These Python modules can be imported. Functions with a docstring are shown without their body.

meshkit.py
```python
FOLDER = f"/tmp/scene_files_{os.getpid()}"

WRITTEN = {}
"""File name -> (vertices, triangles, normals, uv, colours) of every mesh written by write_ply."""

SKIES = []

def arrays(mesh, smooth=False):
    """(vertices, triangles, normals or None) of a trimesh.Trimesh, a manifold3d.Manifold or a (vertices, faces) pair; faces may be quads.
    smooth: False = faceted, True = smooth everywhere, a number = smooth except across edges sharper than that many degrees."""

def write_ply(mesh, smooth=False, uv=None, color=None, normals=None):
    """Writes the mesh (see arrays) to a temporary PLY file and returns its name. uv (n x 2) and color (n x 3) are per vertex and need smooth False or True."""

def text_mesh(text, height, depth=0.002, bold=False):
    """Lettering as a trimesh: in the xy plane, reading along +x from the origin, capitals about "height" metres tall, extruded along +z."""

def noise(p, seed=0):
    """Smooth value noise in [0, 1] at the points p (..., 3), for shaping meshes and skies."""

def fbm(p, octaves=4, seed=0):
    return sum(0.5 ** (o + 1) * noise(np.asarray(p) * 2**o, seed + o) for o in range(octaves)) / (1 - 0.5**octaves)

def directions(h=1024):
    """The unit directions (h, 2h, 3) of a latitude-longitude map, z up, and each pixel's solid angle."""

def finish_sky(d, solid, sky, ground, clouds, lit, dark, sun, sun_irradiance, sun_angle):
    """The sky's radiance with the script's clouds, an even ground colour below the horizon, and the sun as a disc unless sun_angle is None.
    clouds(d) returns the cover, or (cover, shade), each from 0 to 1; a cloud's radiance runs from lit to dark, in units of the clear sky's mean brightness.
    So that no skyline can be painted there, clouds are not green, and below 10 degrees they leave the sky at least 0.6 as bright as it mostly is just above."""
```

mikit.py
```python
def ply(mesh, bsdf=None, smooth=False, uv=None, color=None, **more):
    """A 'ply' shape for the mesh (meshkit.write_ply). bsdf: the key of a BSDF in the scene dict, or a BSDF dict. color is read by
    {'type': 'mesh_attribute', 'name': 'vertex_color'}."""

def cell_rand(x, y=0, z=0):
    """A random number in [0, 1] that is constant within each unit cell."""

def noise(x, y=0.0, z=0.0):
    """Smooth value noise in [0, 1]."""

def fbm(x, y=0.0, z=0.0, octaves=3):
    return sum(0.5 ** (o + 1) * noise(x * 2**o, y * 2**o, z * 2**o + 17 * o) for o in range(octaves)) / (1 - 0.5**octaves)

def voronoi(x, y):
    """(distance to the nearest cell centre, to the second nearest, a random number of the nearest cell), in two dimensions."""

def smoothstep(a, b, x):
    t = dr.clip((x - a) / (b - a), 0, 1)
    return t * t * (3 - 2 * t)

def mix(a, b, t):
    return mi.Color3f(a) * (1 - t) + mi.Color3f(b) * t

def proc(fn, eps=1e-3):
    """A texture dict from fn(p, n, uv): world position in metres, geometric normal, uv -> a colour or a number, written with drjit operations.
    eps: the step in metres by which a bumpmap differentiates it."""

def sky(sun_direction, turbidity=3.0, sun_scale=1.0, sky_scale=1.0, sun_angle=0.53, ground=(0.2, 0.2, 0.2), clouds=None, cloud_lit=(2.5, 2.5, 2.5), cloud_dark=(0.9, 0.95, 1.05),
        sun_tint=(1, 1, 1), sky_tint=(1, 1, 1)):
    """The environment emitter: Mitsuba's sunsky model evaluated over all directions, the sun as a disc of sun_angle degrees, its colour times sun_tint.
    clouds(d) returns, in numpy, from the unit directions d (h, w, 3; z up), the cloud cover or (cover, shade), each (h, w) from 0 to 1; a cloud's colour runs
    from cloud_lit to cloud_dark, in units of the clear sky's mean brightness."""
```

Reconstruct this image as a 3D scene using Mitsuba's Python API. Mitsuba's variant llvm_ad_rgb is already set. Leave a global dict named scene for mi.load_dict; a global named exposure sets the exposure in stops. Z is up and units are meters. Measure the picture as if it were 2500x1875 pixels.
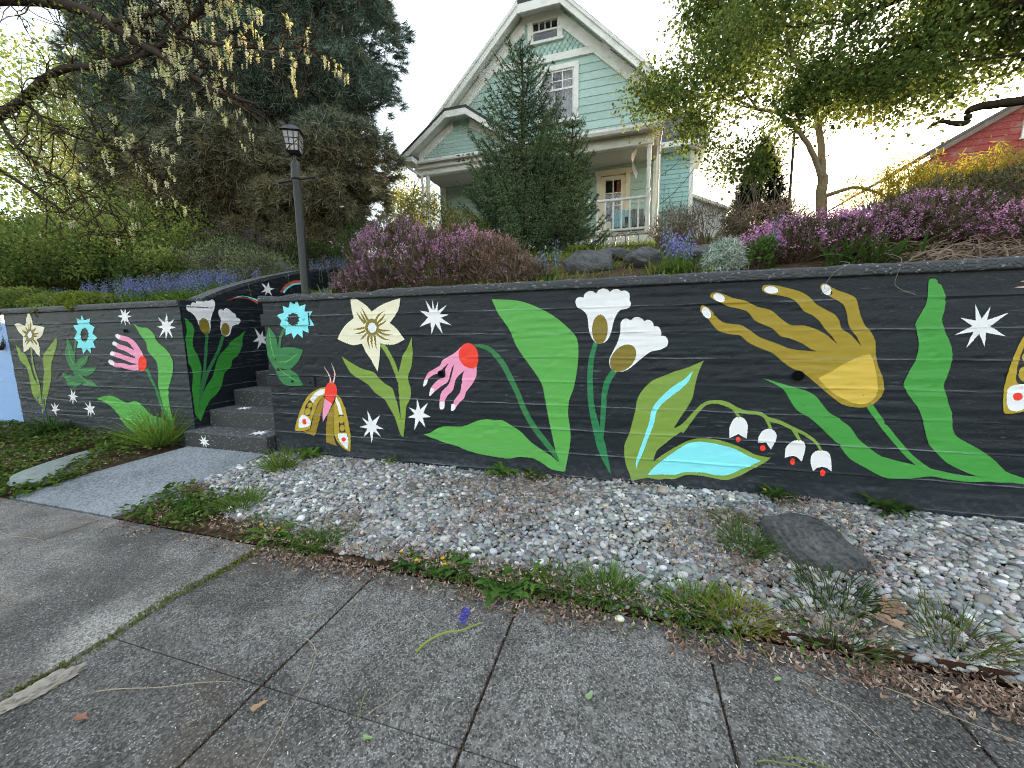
import math, random
import numpy as np, trimesh, shapely
from shapely.geometry import Polygon, box as sbox
import drjit as dr
import mitsuba as mi
import mikit, meshkit
from mikit import noise, fbm, voronoi, cell_rand, smoothstep, mix

scene, labels = {}, {}
T = mi.ScalarTransform4f
# ---------------------------------------------------------------- camera, sky, exposure
EYE = np.array([0, 0, 1.35])
def cam_axes(yaw=16.608, pitch=7.870, roll=-0.833):
    a, p, r = np.radians([yaw, pitch, roll])
    f0 = np.array([-np.sin(a), np.cos(a), 0]); rt = np.array([np.cos(a), np.sin(a), 0]); z = np.array([0, 0, 1.0])
    f = f0 * np.cos(p) - z * np.sin(p); u = f0 * np.sin(p) + z * np.cos(p)
    return f, u * np.cos(r) - rt * np.sin(r)
_f, _u = cam_axes()
scene['camera'] = {'type': 'perspective', 'fov': 106.154, 'fov_axis': 'x', 'near_clip': 0.05, 'far_clip': 2000.0,
                   'to_world': T().look_at(origin=EYE.tolist(), target=(EYE + _f).tolist(), up=_u.tolist())}
SUN_AZ, SUN_EL = 25.0, 12.0
_a, _e = np.radians([SUN_AZ, SUN_EL])
scene['sky'] = mikit.sky([np.sin(_a) * np.cos(_e), np.cos(_a) * np.cos(_e), np.sin(_e)], turbidity=3.0, sun_scale=0.55, sky_scale=1.0,
                         sun_angle=1.2, sun_tint=(.95, 1.04, 1.2), sky_tint=(1.12, 1.0, 0.84), clouds=lambda d: 0.55 + 0 * d[..., 2],
                         cloud_lit=(1.25, 1.25, 1.28), cloud_dark=(1.0, 1.0, 1.0))
exposure = 4.9

# ---------------------------------------------------------------- helpers
rng = np.random.default_rng(7)
def lin(r, g, b):
    c = np.array([r, g, b], float) / 255
    return np.where(c <= .04045, c / 12.92, ((c + .055) / 1.055) ** 2.4)
class MB:
    """collects triangles with a colour per vertex"""
    def __init__(s): s.v, s.f, s.c, s.n = [], [], [], 0
    def add(s, v, f, c=(.5, .5, .5)):
        v = np.asarray(v, float).reshape(-1, 3); f = np.asarray(f, int)
        if f.shape[1] == 4: f = np.vstack([f[:, [0, 1, 2]], f[:, [0, 2, 3]]])
        s.v.append(v); s.f.append(f + s.n); s.c.append(np.broadcast_to(np.asarray(c, float), v.shape)); s.n += len(v)
        return s
    def mesh(s): return np.vstack(s.v), np.vstack(s.f), np.vstack(s.c)
def put(key, mb, bsdf, smooth=False, **more):
    v, f, c = mb.mesh() if isinstance(mb, MB) else mb
    n = 0; k = key
    while k in scene: n += 1; k = f'{key}_{n:03d}'
    c = np.clip(c, .002, 1); s = c.sum(1); ch = np.minimum(np.round(c[:, :2] / s[:, None] * 127), 127); code = ch[:, 0] * 128 + ch[:, 1]
    bad = np.ptp(code[f], axis=1) > 0
    for _ in range(3 * bool(bad.any())): code[f[:, 1]] = code[f[:, 0]]; code[f[:, 2]] = code[f[:, 0]]
    scene[k] = mikit.ply((v, f), bsdf, smooth=smooth, uv=np.stack([s, code], 1), **more)
    return k
def free(key):
    n, k = 0, key
    while any(q == k or q.startswith(k + '__') for q in scene) or k in labels: n += 1; k = f'{key}_{n:03d}'
    return k
def lab(key, label, cat=None, group=None, kind=None):
    d = labels.setdefault(key, {})
    if label: d['label'] = label
    if cat: d['category'] = cat
    if group: d['group'] = group
    if kind: d['kind'] = kind
GROUPS = {'heather': 'heathers on the garden bank', 'boulder': 'boulders in the garden and gravel', 'grass_tuft': 'grass tufts around the gravel', 'dandelion': 'weeds at the gravel edges', 'plantain': 'broad-leaved weeds at the path and sidewalk',
          'bluebell_clump': 'bluebell clumps', 'twig': 'twigs and straws on the sidewalk', 'dead_leaf': 'fallen dead leaves', 'green_leaf': 'fallen green leaves', 'porch_chair': 'chairs on the porch', 'dry_stalk': 'dry stalks hanging over the wall', 'cable': 'cables on the house side',
          'fallen_grass': 'cut grass pieces on the sidewalk', 'creeper': 'creepers over the left walls', 'lavender_shrub': 'lavender shrubs', 'conifer_shrub': 'low conifer shrubs', 'tree': 'background trees', 'retaining_wall': 'street walls beside the steps'}
def thing(key, label, cat, group=None):
    k = free(key); lab(k, label, cat, group or GROUPS.get(key)); return k
def struct(key, label=None): lab(key, label, kind='structure')
def stuff(key, label=None, cat=None): lab(key, label, cat, kind='stuff')

BOXF = np.array([[0, 2, 3, 1], [4, 5, 7, 6], [0, 1, 5, 4], [2, 6, 7, 3], [0, 4, 6, 2], [1, 3, 7, 5]])
def bx(x0, x1, y0, y1, z0, z1):
    v = np.array([[x, y, z] for z in (z0, z1) for y in (y0, y1) for x in (x0, x1)], float)
    return v, BOXF
def cbx(x0, x1, y0, y1, z0, z1, r=.01):
    """box with chamfered edges (convex hull)"""
    P = []
    for sx, sy, sz in np.ndindex(2, 2, 2):
        p = np.array([(x0, x1)[sx], (y0, y1)[sy], (z0, z1)[sz]], float); d = r * (1 - 2 * np.array([sx, sy, sz]))
        for k in range(3):
            q = p + d; q[k] = p[k]; P.append(q)
    h = trimesh.convex.convex_hull(np.array(P)); return np.array(h.vertices), np.array(h.faces)
def tube(P, R, n=6, caps=True):
    P = np.asarray(P, float); R = np.broadcast_to(np.asarray(R, float), len(P))
    d = np.gradient(P, axis=0); d /= np.linalg.norm(d, axis=1)[:, None] + 1e-12
    a = np.array([0, 0, 1.0]) if abs(d[0, 2]) < .9 else np.array([1.0, 0, 0])
    u = np.cross(d, a); u /= np.linalg.norm(u, axis=1)[:, None] + 1e-12; w = np.cross(d, u)
    t = np.arange(n) * 2 * np.pi / n
    v = (P[:, None] + R[:, None, None] * (np.cos(t)[None, :, None] * u[:, None] + np.sin(t)[None, :, None] * w[:, None])).reshape(-1, 3)
    i, j = np.meshgrid(np.arange(len(P) - 1), np.arange(n), indexing='ij'); i, j = i.ravel(), j.ravel(); k = (j + 1) % n
    f = np.stack([i * n + j, i * n + k, (i + 1) * n + k, (i + 1) * n + j], 1)
    f = np.vstack([f[:, [0, 1, 2]], f[:, [0, 2, 3]]])
    if caps:
        c = len(v); v = np.vstack([v, P[0], P[-1]]); q = np.arange(n); b = (len(P) - 1) * n
        f = np.vstack([f, np.stack([q * 0 + c, (q + 1) % n, q], 1), np.stack([q * 0 + c + 1, b + q, b + (q + 1) % n], 1)])
    return v, f
def lathe(prof, n=20, ctr=(0, 0, 0)):
    return_v = np.array([[r * math.cos(2 * math.pi * j / n), r * math.sin(2 * math.pi * j / n), z] for r, z in prof for j in range(n)]) + np.asarray(ctr)
    f = [[i * n + j, i * n + (j + 1) % n, (i + 1) * n + (j + 1) % n, (i + 1) * n + j] for i in range(len(prof) - 1) for j in range(n)]
    return return_v, np.array(f)
def prism(poly, y0, y1, plane='Y'):
    """extrude a shapely polygon given in (x, z) along y (plane 'Y') or in (y, z) along x (plane 'X')"""
    m = trimesh.creation.extrude_polygon(poly, y1 - y0, engine='earcut'); v = np.array(m.vertices); f = np.array(m.faces)
    w = np.stack([v[:, 0], v[:, 2] + y0, v[:, 1]], 1) if plane == 'Y' else np.stack([v[:, 2] + y0, v[:, 0], v[:, 1]], 1)
    return w, (f[:, ::-1] if plane == 'Y' else f)
ICO = {k: (lambda m: (np.array(m.vertices), np.array(m.faces)))(trimesh.creation.icosphere(subdivisions=k)) for k in (0, 1, 2, 3, 4)}
def nz(p, s=0): return meshkit.noise(p, s)
def fb(p, o=3, s=0): return sum(.5 ** (k + 1) * meshkit.noise(np.asarray(p) * 2 ** k, s + k) for k in range(o)) / (1 - .5 ** o)
def unit(v): return v / (np.linalg.norm(v, axis=-1, keepdims=True) + 1e-12)
def sstep(a, b, x):
    t = np.clip((x - a) / (b - a), 0, 1); return t * t * (3 - 2 * t)
def randdir(n): return unit(rng.normal(size=(n, 3)))

def blades(P, D, L, W, C, droop=0.0, seg=2, side=None, flat=False):
    """N grass blades or needles: tapering ribbons from P along D, curving down by droop; returns v, f, c"""
    P, D = np.asarray(P, float), unit(np.asarray(D, float)); N = len(P)
    L = np.broadcast_to(L, N)[:, None]; W = np.broadcast_to(W, N)[:, None]; droop = np.broadcast_to(droop, N)[:, None]
    S = unit(np.cross(D, rng.normal(size=(N, 3)) if side is None else side))
    if flat: S = unit(np.cross(D, [0, 0, 1.0]) + 1e-6)
    C = np.broadcast_to(np.asarray(C, float), (N, 3)); V, CC = [], []
    for k in range(seg):
        t = k / seg; q = P + D * L * t - np.array([0, 0, 1.0]) * droop * L * t * t; w = W * (1 - t ** 1.5 * .55) * (.75 if k == 0 and seg > 1 else 1)
        V += [q - S * w / 2, q + S * w / 2]; CC += [C * (.86 + .14 * t)] * 2
    V.append(P + D * L - np.array([0, 0, 1.0]) * droop * L); CC.append(C * 1.05)
    m = 2 * seg + 1; v = np.stack(V, 1).reshape(-1, 3); c = np.stack(CC, 1).reshape(-1, 3)
    f = []
    for k in range(seg - 1): a = 2 * k; f += [[a, a + 1, a + 3], [a, a + 3, a + 2]]
    a = 2 * (seg - 1); f.append([a, a + 1, a + 2])
    return v, (np.array(f)[None] + (np.arange(N) * m)[:, None, None]).reshape(-1, 3), c
def leaves(P, D, Nrm, L, W, C, fold=.25):
    """N small leaves (four corners, folded along the midrib)"""
    P, D = np.asarray(P, float), unit(np.asarray(D, float)); N = len(P); L = np.broadcast_to(L, N)[:, None]; W = np.broadcast_to(W, N)[:, None]
    S = unit(np.cross(D, Nrm)); U = np.cross(S, D)
    v = np.stack([P, P + D * L * .45 + S * W / 2 + U * W * fold, P + D * L, P + D * L * .45 - S * W / 2 + U * W * fold], 1).reshape(-1, 3)
    f = (np.array([[0, 1, 2], [0, 2, 3]])[None] + (np.arange(N) * 4)[:, None, None]).reshape(-1, 3)
    return v, f, np.repeat(np.broadcast_to(np.asarray(C, float), (N, 3)), 4, 0)
def vary(c, n, a=.2, h=.08):
    return np.clip(np.asarray(c)[None] * (1 + a * rng.normal(size=(n, 1))) * (1 + h * rng.normal(size=(n, 3))), .004, .95)

# ---------------------------------------------------------------- materials
def _vcol(p, n, uv):
    """a piece's own plain colour, carried by its vertices: u is its sum of r, g and b, v its chroma on a 128 by 128 table"""
    k = dr.floor(uv.y + .5); r = dr.floor((k + .25) / 128); g = k - r * 128
    r, g = r / 127, g / 127
    return mi.Color3f(r, g, dr.maximum(1 - r - g, 0)) * uv.x
VC = mikit.proc(_vcol)
def two(b): return {'type': 'twosided', 'bsdf': b}
scene['leaf_m'] = {'type': 'principledthin', 'base_color': VC, 'roughness': .55, 'diff_trans': .95, 'spec_trans': 0.0, 'eta': 1.35}
scene['matte'] = two({'type': 'diffuse', 'reflectance': VC})
scene['satin'] = two({'type': 'principled', 'base_color': VC, 'roughness': .5, 'specular': .4})
scene['bark'] = two({'type': 'bumpmap', 'arbitrary': {**mikit.proc(lambda p, n, uv: fbm(p.x * 60, p.y * 60, p.z * 14), eps=.003)}, 'scale': .01, 'bsdf': {'type': 'diffuse', 'reflectance': VC}})
scene['metal'] = two({'type': 'principled', 'base_color': VC, 'roughness': .45, 'metallic': .0, 'specular': .5})
ZK = [-.20, .155, .351, .548, .747, .939, 1.133, 1.327, 1.52, 1.665]   # board joints of the formwork
def _chips(p, n, uv):
    """chips in the paint and soil splashed up from the ground"""
    c = smoothstep(.79, .83, fbm(p.x * 26, p.y * 26, p.z * 38)) * smoothstep(.45, .6, noise(p.x * 1.9, p.y * 1.9, p.z * 1.9))
    s = smoothstep(.34, .10, p.z + .22 * (fbm(p.x * 5, p.y * 5, p.z * 5) - .5)) * (.25 + .75 * smoothstep(.45, .7, fbm(p.x * 34, p.y * 34, p.z * 34)))
    return dr.minimum(c + .30 * s, 1)
def _dust_and_ridge_light(p, n, uv):
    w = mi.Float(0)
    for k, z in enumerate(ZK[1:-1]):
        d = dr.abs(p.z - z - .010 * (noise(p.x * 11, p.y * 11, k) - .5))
        w = dr.maximum(w, dr.exp(-dr.square(d / .0034)) * smoothstep(.30, .75, noise(p.x * 2.6 + k * 7, p.y * 2.6, 3)) * (.25 + .75 * noise(p.x * 30, p.y * 30, k)) * .60)  # pale line along each board ridge: its top light put into the colour
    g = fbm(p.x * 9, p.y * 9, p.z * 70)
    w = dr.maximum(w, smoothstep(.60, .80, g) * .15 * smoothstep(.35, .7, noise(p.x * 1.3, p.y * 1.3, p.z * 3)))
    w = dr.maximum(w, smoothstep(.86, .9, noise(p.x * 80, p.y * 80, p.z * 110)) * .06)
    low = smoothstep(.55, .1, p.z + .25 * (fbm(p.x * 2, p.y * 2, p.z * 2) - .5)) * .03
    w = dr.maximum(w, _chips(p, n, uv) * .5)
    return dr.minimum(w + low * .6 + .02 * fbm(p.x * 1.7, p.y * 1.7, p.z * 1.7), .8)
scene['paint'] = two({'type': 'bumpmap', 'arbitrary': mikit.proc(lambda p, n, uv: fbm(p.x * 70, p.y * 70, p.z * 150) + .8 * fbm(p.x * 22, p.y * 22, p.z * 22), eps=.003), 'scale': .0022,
    'bsdf': {'type': 'blendbsdf', 'weight': mikit.proc(_dust_and_ridge_light), 'a': {'type': 'principled', 'base_color': VC, 'roughness': .5, 'specular': .32},
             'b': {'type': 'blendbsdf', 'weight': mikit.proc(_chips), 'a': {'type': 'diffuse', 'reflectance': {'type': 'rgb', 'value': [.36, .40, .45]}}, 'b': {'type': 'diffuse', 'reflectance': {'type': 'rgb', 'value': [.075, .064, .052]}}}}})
scene['rough_paint'] = two({'type': 'bumpmap', 'arbitrary': mikit.proc(lambda p, n, uv: fbm(p.x * 90, p.y * 90, p.z * 90), eps=.004), 'scale': .012,
    'bsdf': {'type': 'blendbsdf', 'weight': mikit.proc(lambda p, n, uv: smoothstep(.62, .78, fbm(p.x * 60, p.y * 60, p.z * 60)) * .6 + .1 * smoothstep(.5, 1, n.z)), 'a': {'type': 'principled', 'base_color': VC, 'roughness': .55},
             'b': {'type': 'diffuse', 'reflectance': {'type': 'rgb', 'value': [.40, .41, .42]}}}})
def _agg(p, n, uv):
    d1, e1, r1 = voronoi(p.x * 150, p.y * 150)
    d2, e2, r2 = voronoi(p.x * 82 + 9, p.y * 82)
    st = fbm(p.x * 2.2, p.y * 2.2, 3.0); st2 = fbm(p.x * 11, p.y * 11, 7.0)
    base = .040 + .072 * smoothstep(.25, .75, st) + .064 * st2
    base *= .35 + 1.3 * r1
    left = smoothstep(-2.19, -2.22, p.x)
    base = base * (1 + .9 * left * smoothstep(.38, .62, fbm(p.x * 1.5 + 5, p.y * 1.5, 1.0))) + .014 * left
    base = base * dr.lerp(mi.Float(.55), 1.0, smoothstep(0., .22, e1 - d1))
    w1 = smoothstep(.80, .82, r1) * smoothstep(.42, .30, d1) * (.25 + .75 * smoothstep(.3, .6, st2))
    w2 = smoothstep(.94, .95, r2) * smoothstep(.26, .16, d2)
    lich = smoothstep(.70, .80, fbm(p.x * 3.1, p.y * 3.1, 11.0)) * smoothstep(.5, .62, fbm(p.x * 60, p.y * 60, 2.0)) * .32
    lich2 = smoothstep(.56, .66, fbm(p.x * 40, p.y * 40, 5.0)) * smoothstep(.45, .65, st) * .12
    w = dr.minimum(dr.maximum(w1 * .34, w2 * .62) + lich + lich2, 1)
    col = mix((1.05, .98, .90), (1.03, .99, .95), st2) * base
    col = mix(col, mi.Color3f(.19, .15, .11) * .42, smoothstep(.56, .74, fbm(p.x * 1.6 + 3, p.y * 1.6, 21.0)) * .55)
    return mix(col, (.50, .50, .49), w)
scene['aggregate'] = two({'type': 'bumpmap', 'arbitrary': mikit.proc(lambda p, n, uv: (lambda q: q[1] - q[0])(voronoi(p.x * 150, p.y * 150)) + fbm(p.x * 30, p.y * 30), eps=.002), 'scale': .0035,
    'bsdf': {'type': 'principled', 'base_color': mikit.proc(_agg), 'roughness': .7, 'specular': .3}})
def _path(p, n, uv):
    f1 = fbm(p.x * 75, p.y * 75, 1.0); s = fbm(p.x * 3, p.y * 3, 4.0); r = voronoi(p.x * 110, p.y * 110)[2]
    return mix((.11, .122, .135), (.37, .40, .43), dr.clip(.9 * f1 + .5 * s + .45 * r - .45, 0, 1))
scene['path_m'] = two({'type': 'bumpmap', 'arbitrary': mikit.proc(lambda p, n, uv: fbm(p.x * 120, p.y * 120, 1.0), eps=.002), 'scale': .002, 'bsdf': {'type': 'diffuse', 'reflectance': mikit.proc(_path)}})
def _soil(p, n, uv):
    a = fbm(p.x * 30, p.y * 30, p.z * 30); b = fbm(p.x * 2.5, p.y * 2.5, 8.0)
    return mix((.035, .024, .016), (.14, .10, .065), dr.clip(a * 1.3 - .3 + .5 * (b - .5), 0, 1))
scene['soil'] = two({'type': 'bumpmap', 'arbitrary': mikit.proc(lambda p, n, uv: fbm(p.x * 40, p.y * 40, p.z * 40), eps=.004), 'scale': .02, 'bsdf': {'type': 'diffuse', 'reflectance': mikit.proc(_soil)}})
def _rock(p, n, uv):
    w = fbm(p.x * 6, p.y * 6, p.z * 6); q = p.x * .55 - p.y * .25 + p.z * 1.1
    s = fbm(q * 70 + w * 4, p.y * 9, p.x * 9); s2 = fbm(p.x * 70, p.y * 70, p.z * 70)
    return mix((.030, .031, .033), (.20, .205, .205), dr.clip(.9 * s + .9 * s2 - .5, 0, 1))
scene['rock_m'] = two({'type': 'bumpmap', 'arbitrary': mikit.proc(lambda p, n, uv: fbm((p.x * .55 - p.y * .25 + p.z * 1.1) * 40, p.y * 8, p.x * 8) + .5 * fbm(p.x * 60, p.y * 60, p.z * 60), eps=.003), 'scale': .012,
    'bsdf': {'type': 'blendbsdf', 'weight': .68, 'a': {'type': 'diffuse', 'reflectance': VC}, 'b': {'type': 'diffuse', 'reflectance': mikit.proc(_rock)}}})
def _grime(p, n, uv):
    return .32 * smoothstep(.52, .8, fbm(p.x * 2.2, p.y * 2.2, p.z * 3.2)) + .25 * smoothstep(.64, .78, fbm(p.x * 14, p.y * 14, p.z * 5))
scene['pale_rock_m'] = two({**scene['rock_m']['bsdf'], 'bsdf': {**scene['rock_m']['bsdf']['bsdf'], 'weight': .22}})
scene['siding'] = two({'type': 'blendbsdf', 'weight': mikit.proc(_grime), 'a': {'type': 'principled', 'base_color': VC, 'roughness': .55, 'specular': .35}, 'b': {'type': 'diffuse', 'reflectance': {'type': 'rgb', 'value': [.38, .38, .33]}}})
scene['roofing'] = two({'type': 'blendbsdf', 'weight': mikit.proc(lambda p, n, uv: fbm(p.x * 18, p.y * 18, p.z * 18)), 'a': {'type': 'diffuse', 'reflectance': VC}, 'b': {'type': 'diffuse', 'reflectance': {'type': 'rgb', 'value': [.07, .07, .065]}}})
scene['pane_m'] = {'type': 'thindielectric', 'int_ior': 1.5}
scene['frosted'] = {'type': 'principledthin', 'base_color': VC, 'roughness': .3, 'diff_trans': 1.1, 'spec_trans': 0.0, 'eta': 1.4}
scene['stone'] = {'type': 'principled', 'base_color': VC, 'roughness': .55, 'specular': .35}

# ================================================================ THE SETTING: ground, walks, garden bank
def gz(x, y):
    """height of the ground in front of the wall"""
    return .125 * sstep(1.72, 3.0, np.asarray(y, float)) + .03 * sstep(1.72, 2.4, np.asarray(y, float)) * (nz(np.stack(np.broadcast_arrays(x, y, 0.), -1) * 1.7) - .5)
def bank(x, y):
    """height of the garden behind the wall"""
    x, y = np.asarray(x, float), np.asarray(y, float)
    z = 1.69 + .27 * np.clip(y - 3.35, 0, 4.4) + .20 * np.clip(y - 7.75, 0, 3) + .03 * np.clip(y - 10.75, 0, 40)
    z = z + .24 * np.exp(-((x - 3.6) / 1.6) ** 2 - ((y - 5.9) / 1.0) ** 2) + .10 * np.clip(-5.5 - x, 0, 40) * sstep(3.7, 6.2, y) + .25 * sstep(1.5, 6, x) * sstep(4.5, 8, y)
    return z + .07 * (fb(np.stack(np.broadcast_arrays(x, y, 0.), -1) * 1.3) - .5)
def grid(xs, ys, zf):
    X, Y = np.meshgrid(xs, ys); v = np.stack([X, Y, zf(X, Y)], -1).reshape(-1, 3); n, m = len(xs), len(ys)
    i, j = np.meshgrid(np.arange(m - 1), np.arange(n - 1), indexing='ij'); a = (i * n + j).ravel()
    return v, np.stack([a, a + 1, a + n + 1, a + n], 1)
m = MB(); m.add(*grid(np.r_[-600, -100, -30, -12, np.arange(-10, 6, .12), 8, 14, 40, 120, 600], np.r_[-600, -100, -20, -4, -1, np.arange(0, 3.2, .08), 3.3, 6, 12, 60, 600],
                      lambda X, Y: np.where(Y < 3.25, gz(X, Y) - .035, -.04)), (.1, .08, .06))
put('ground', m, 'soil', True); struct('ground')
m = MB()
m.add(*grid(np.r_[-400, -60, -30, np.arange(-20, -4.8, .2), -4.76], np.r_[3.2, np.arange(3.4, 9, .2), 10, 12, 16, 25, 60], bank), (.1, .08, .06))
m.add(*grid(np.r_[-3.38, np.arange(-3.2, 8, .15), 10, 15, 30, 60, 400], np.r_[3.22, np.arange(3.4, 9, .15), 10, 12, 16, 25, 60], bank), (.1, .08, .06))
m.add(*grid(np.r_[-4.80, -4.2, -3.8, -3.36], np.r_[6.62, np.arange(6.8, 9, .2), 10, 12, 16, 25, 60], bank), (.1, .08, .06))
put('garden_bank', m, 'soil', True); struct('garden_bank')

# sidewalk of cast slabs with worn aggregate showing
XJ = [-5.6, -3.70, -2.205, -1.325, -.485, .365, 1.13, 1.93, 2.75, 3.6]
YJ = [-1.5, -.62, .18, .985, 1.74]
for i in range(len(XJ) - 1):
    for j in range(len(YJ) - 1):
        if i in (0, 1) and j in (0, 2): continue
        y0 = YJ[j - 1] if i in (0, 1) else YJ[j]
        r = .004; h = (.010 if i < 2 else 0) + .002 * rng.random()
        g = .0065
        n_ = 26; X0, X1, Y0, Y1 = XJ[i] + g * .6, XJ[i + 1] - g * .6, y0 + .0012, YJ[j + 1] - .0012
        m = MB(); v, f = cbx(X0, X1, Y0, Y1, -.10, h, r); m.add(v, f, (.1, .1, .1))
        put('sidewalk__slab', m, 'aggregate')
struct('sidewalk')
# walk from the sidewalk to the steps
P = [(-4.98, 1.76), (-3.70, 1.76), (-3.62, 2.0), (-3.52, 2.93), (-4.62, 2.93), (-4.86, 2.3)]
pm = trimesh.creation.extrude_polygon(Polygon(P), .12, engine='earcut'); v = np.array(pm.vertices); v[:, 2] += np.where(v[:, 1] < 2, -.112, -.02 + .02 * (v[:, 1] > 2.9)) + 0
v[:, 2] = np.where(v[:, 2] > -.01, .012 + .125 * np.clip((v[:, 1] - 1.76) / 1.17, 0, 1), v[:, 2] - .05)
put('front_path', MB().add(v, pm.faces, (.2, .2, .2)), 'path_m'); struct('front_path')

# ================================================================ RETAINING WALLS with formwork relief and the painted mural
def relief(u, w, s=0):
    u, w = np.asarray(u, float), np.asarray(w, float); k = np.clip(np.searchsorted(ZK, w + 1e-6) - 1, 0, len(ZK) - 2)
    out = .0035 * (nz(np.stack([k * 3.7, k * 0 + s, u * .25], -1)) - .5)
    for q, z in enumerate(ZK[1:-1]):
        A = .0065 * np.clip(1.7 * nz(np.stack([u * 1.9, u * 0 + q * 5.1, u * 0 + s], -1)) - .25, .12, 1)
        out = out + A * np.exp(-((w - z + .005 * (nz(np.stack([u * 11, u * 0 + q, u * 0 + s], -1)) - .5)) / .006) ** 2)
    p3 = np.stack([u, w, u * 0 + s], -1)
    patch = sstep(.42, .75, fb(p3 * [.9, 3.1, 1], 2, 5))
    out = out + (fb(p3 * [3.0, 55, 1], 3, 9) - .5) * (.003 + .011 * patch)
    return out - .005 * sstep(.80, .9, nz(p3 * [22, 22, 1], 3))
ZG = np.unique(np.round(np.concatenate([[z - .012, z - .006, z, z + .006, z + .012] for z in ZK] + [np.arange(a + .024, b - .018, .0135) for a, b in zip(ZK[:-1], ZK[1:])]), 4))
def plane_pts(plane, u, w, off):
    return np.stack([u, off, w], -1) if plane[0] == 'Y' else np.stack([off, u, w], -1)
def onwall(plane, u, w, lift):
    """points on a wall face, lifted from it by so much (the street wall faces -y, the stair wall +x)"""
    r = relief(u, w, plane[2]) + lift
    return plane_pts(plane, u, w, plane[1] - r if plane[0] == 'Y' else plane[1] + r)
STREET, CHEEK = ('Y', 3.05, 0), ('X', -4.66, 4)
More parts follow.
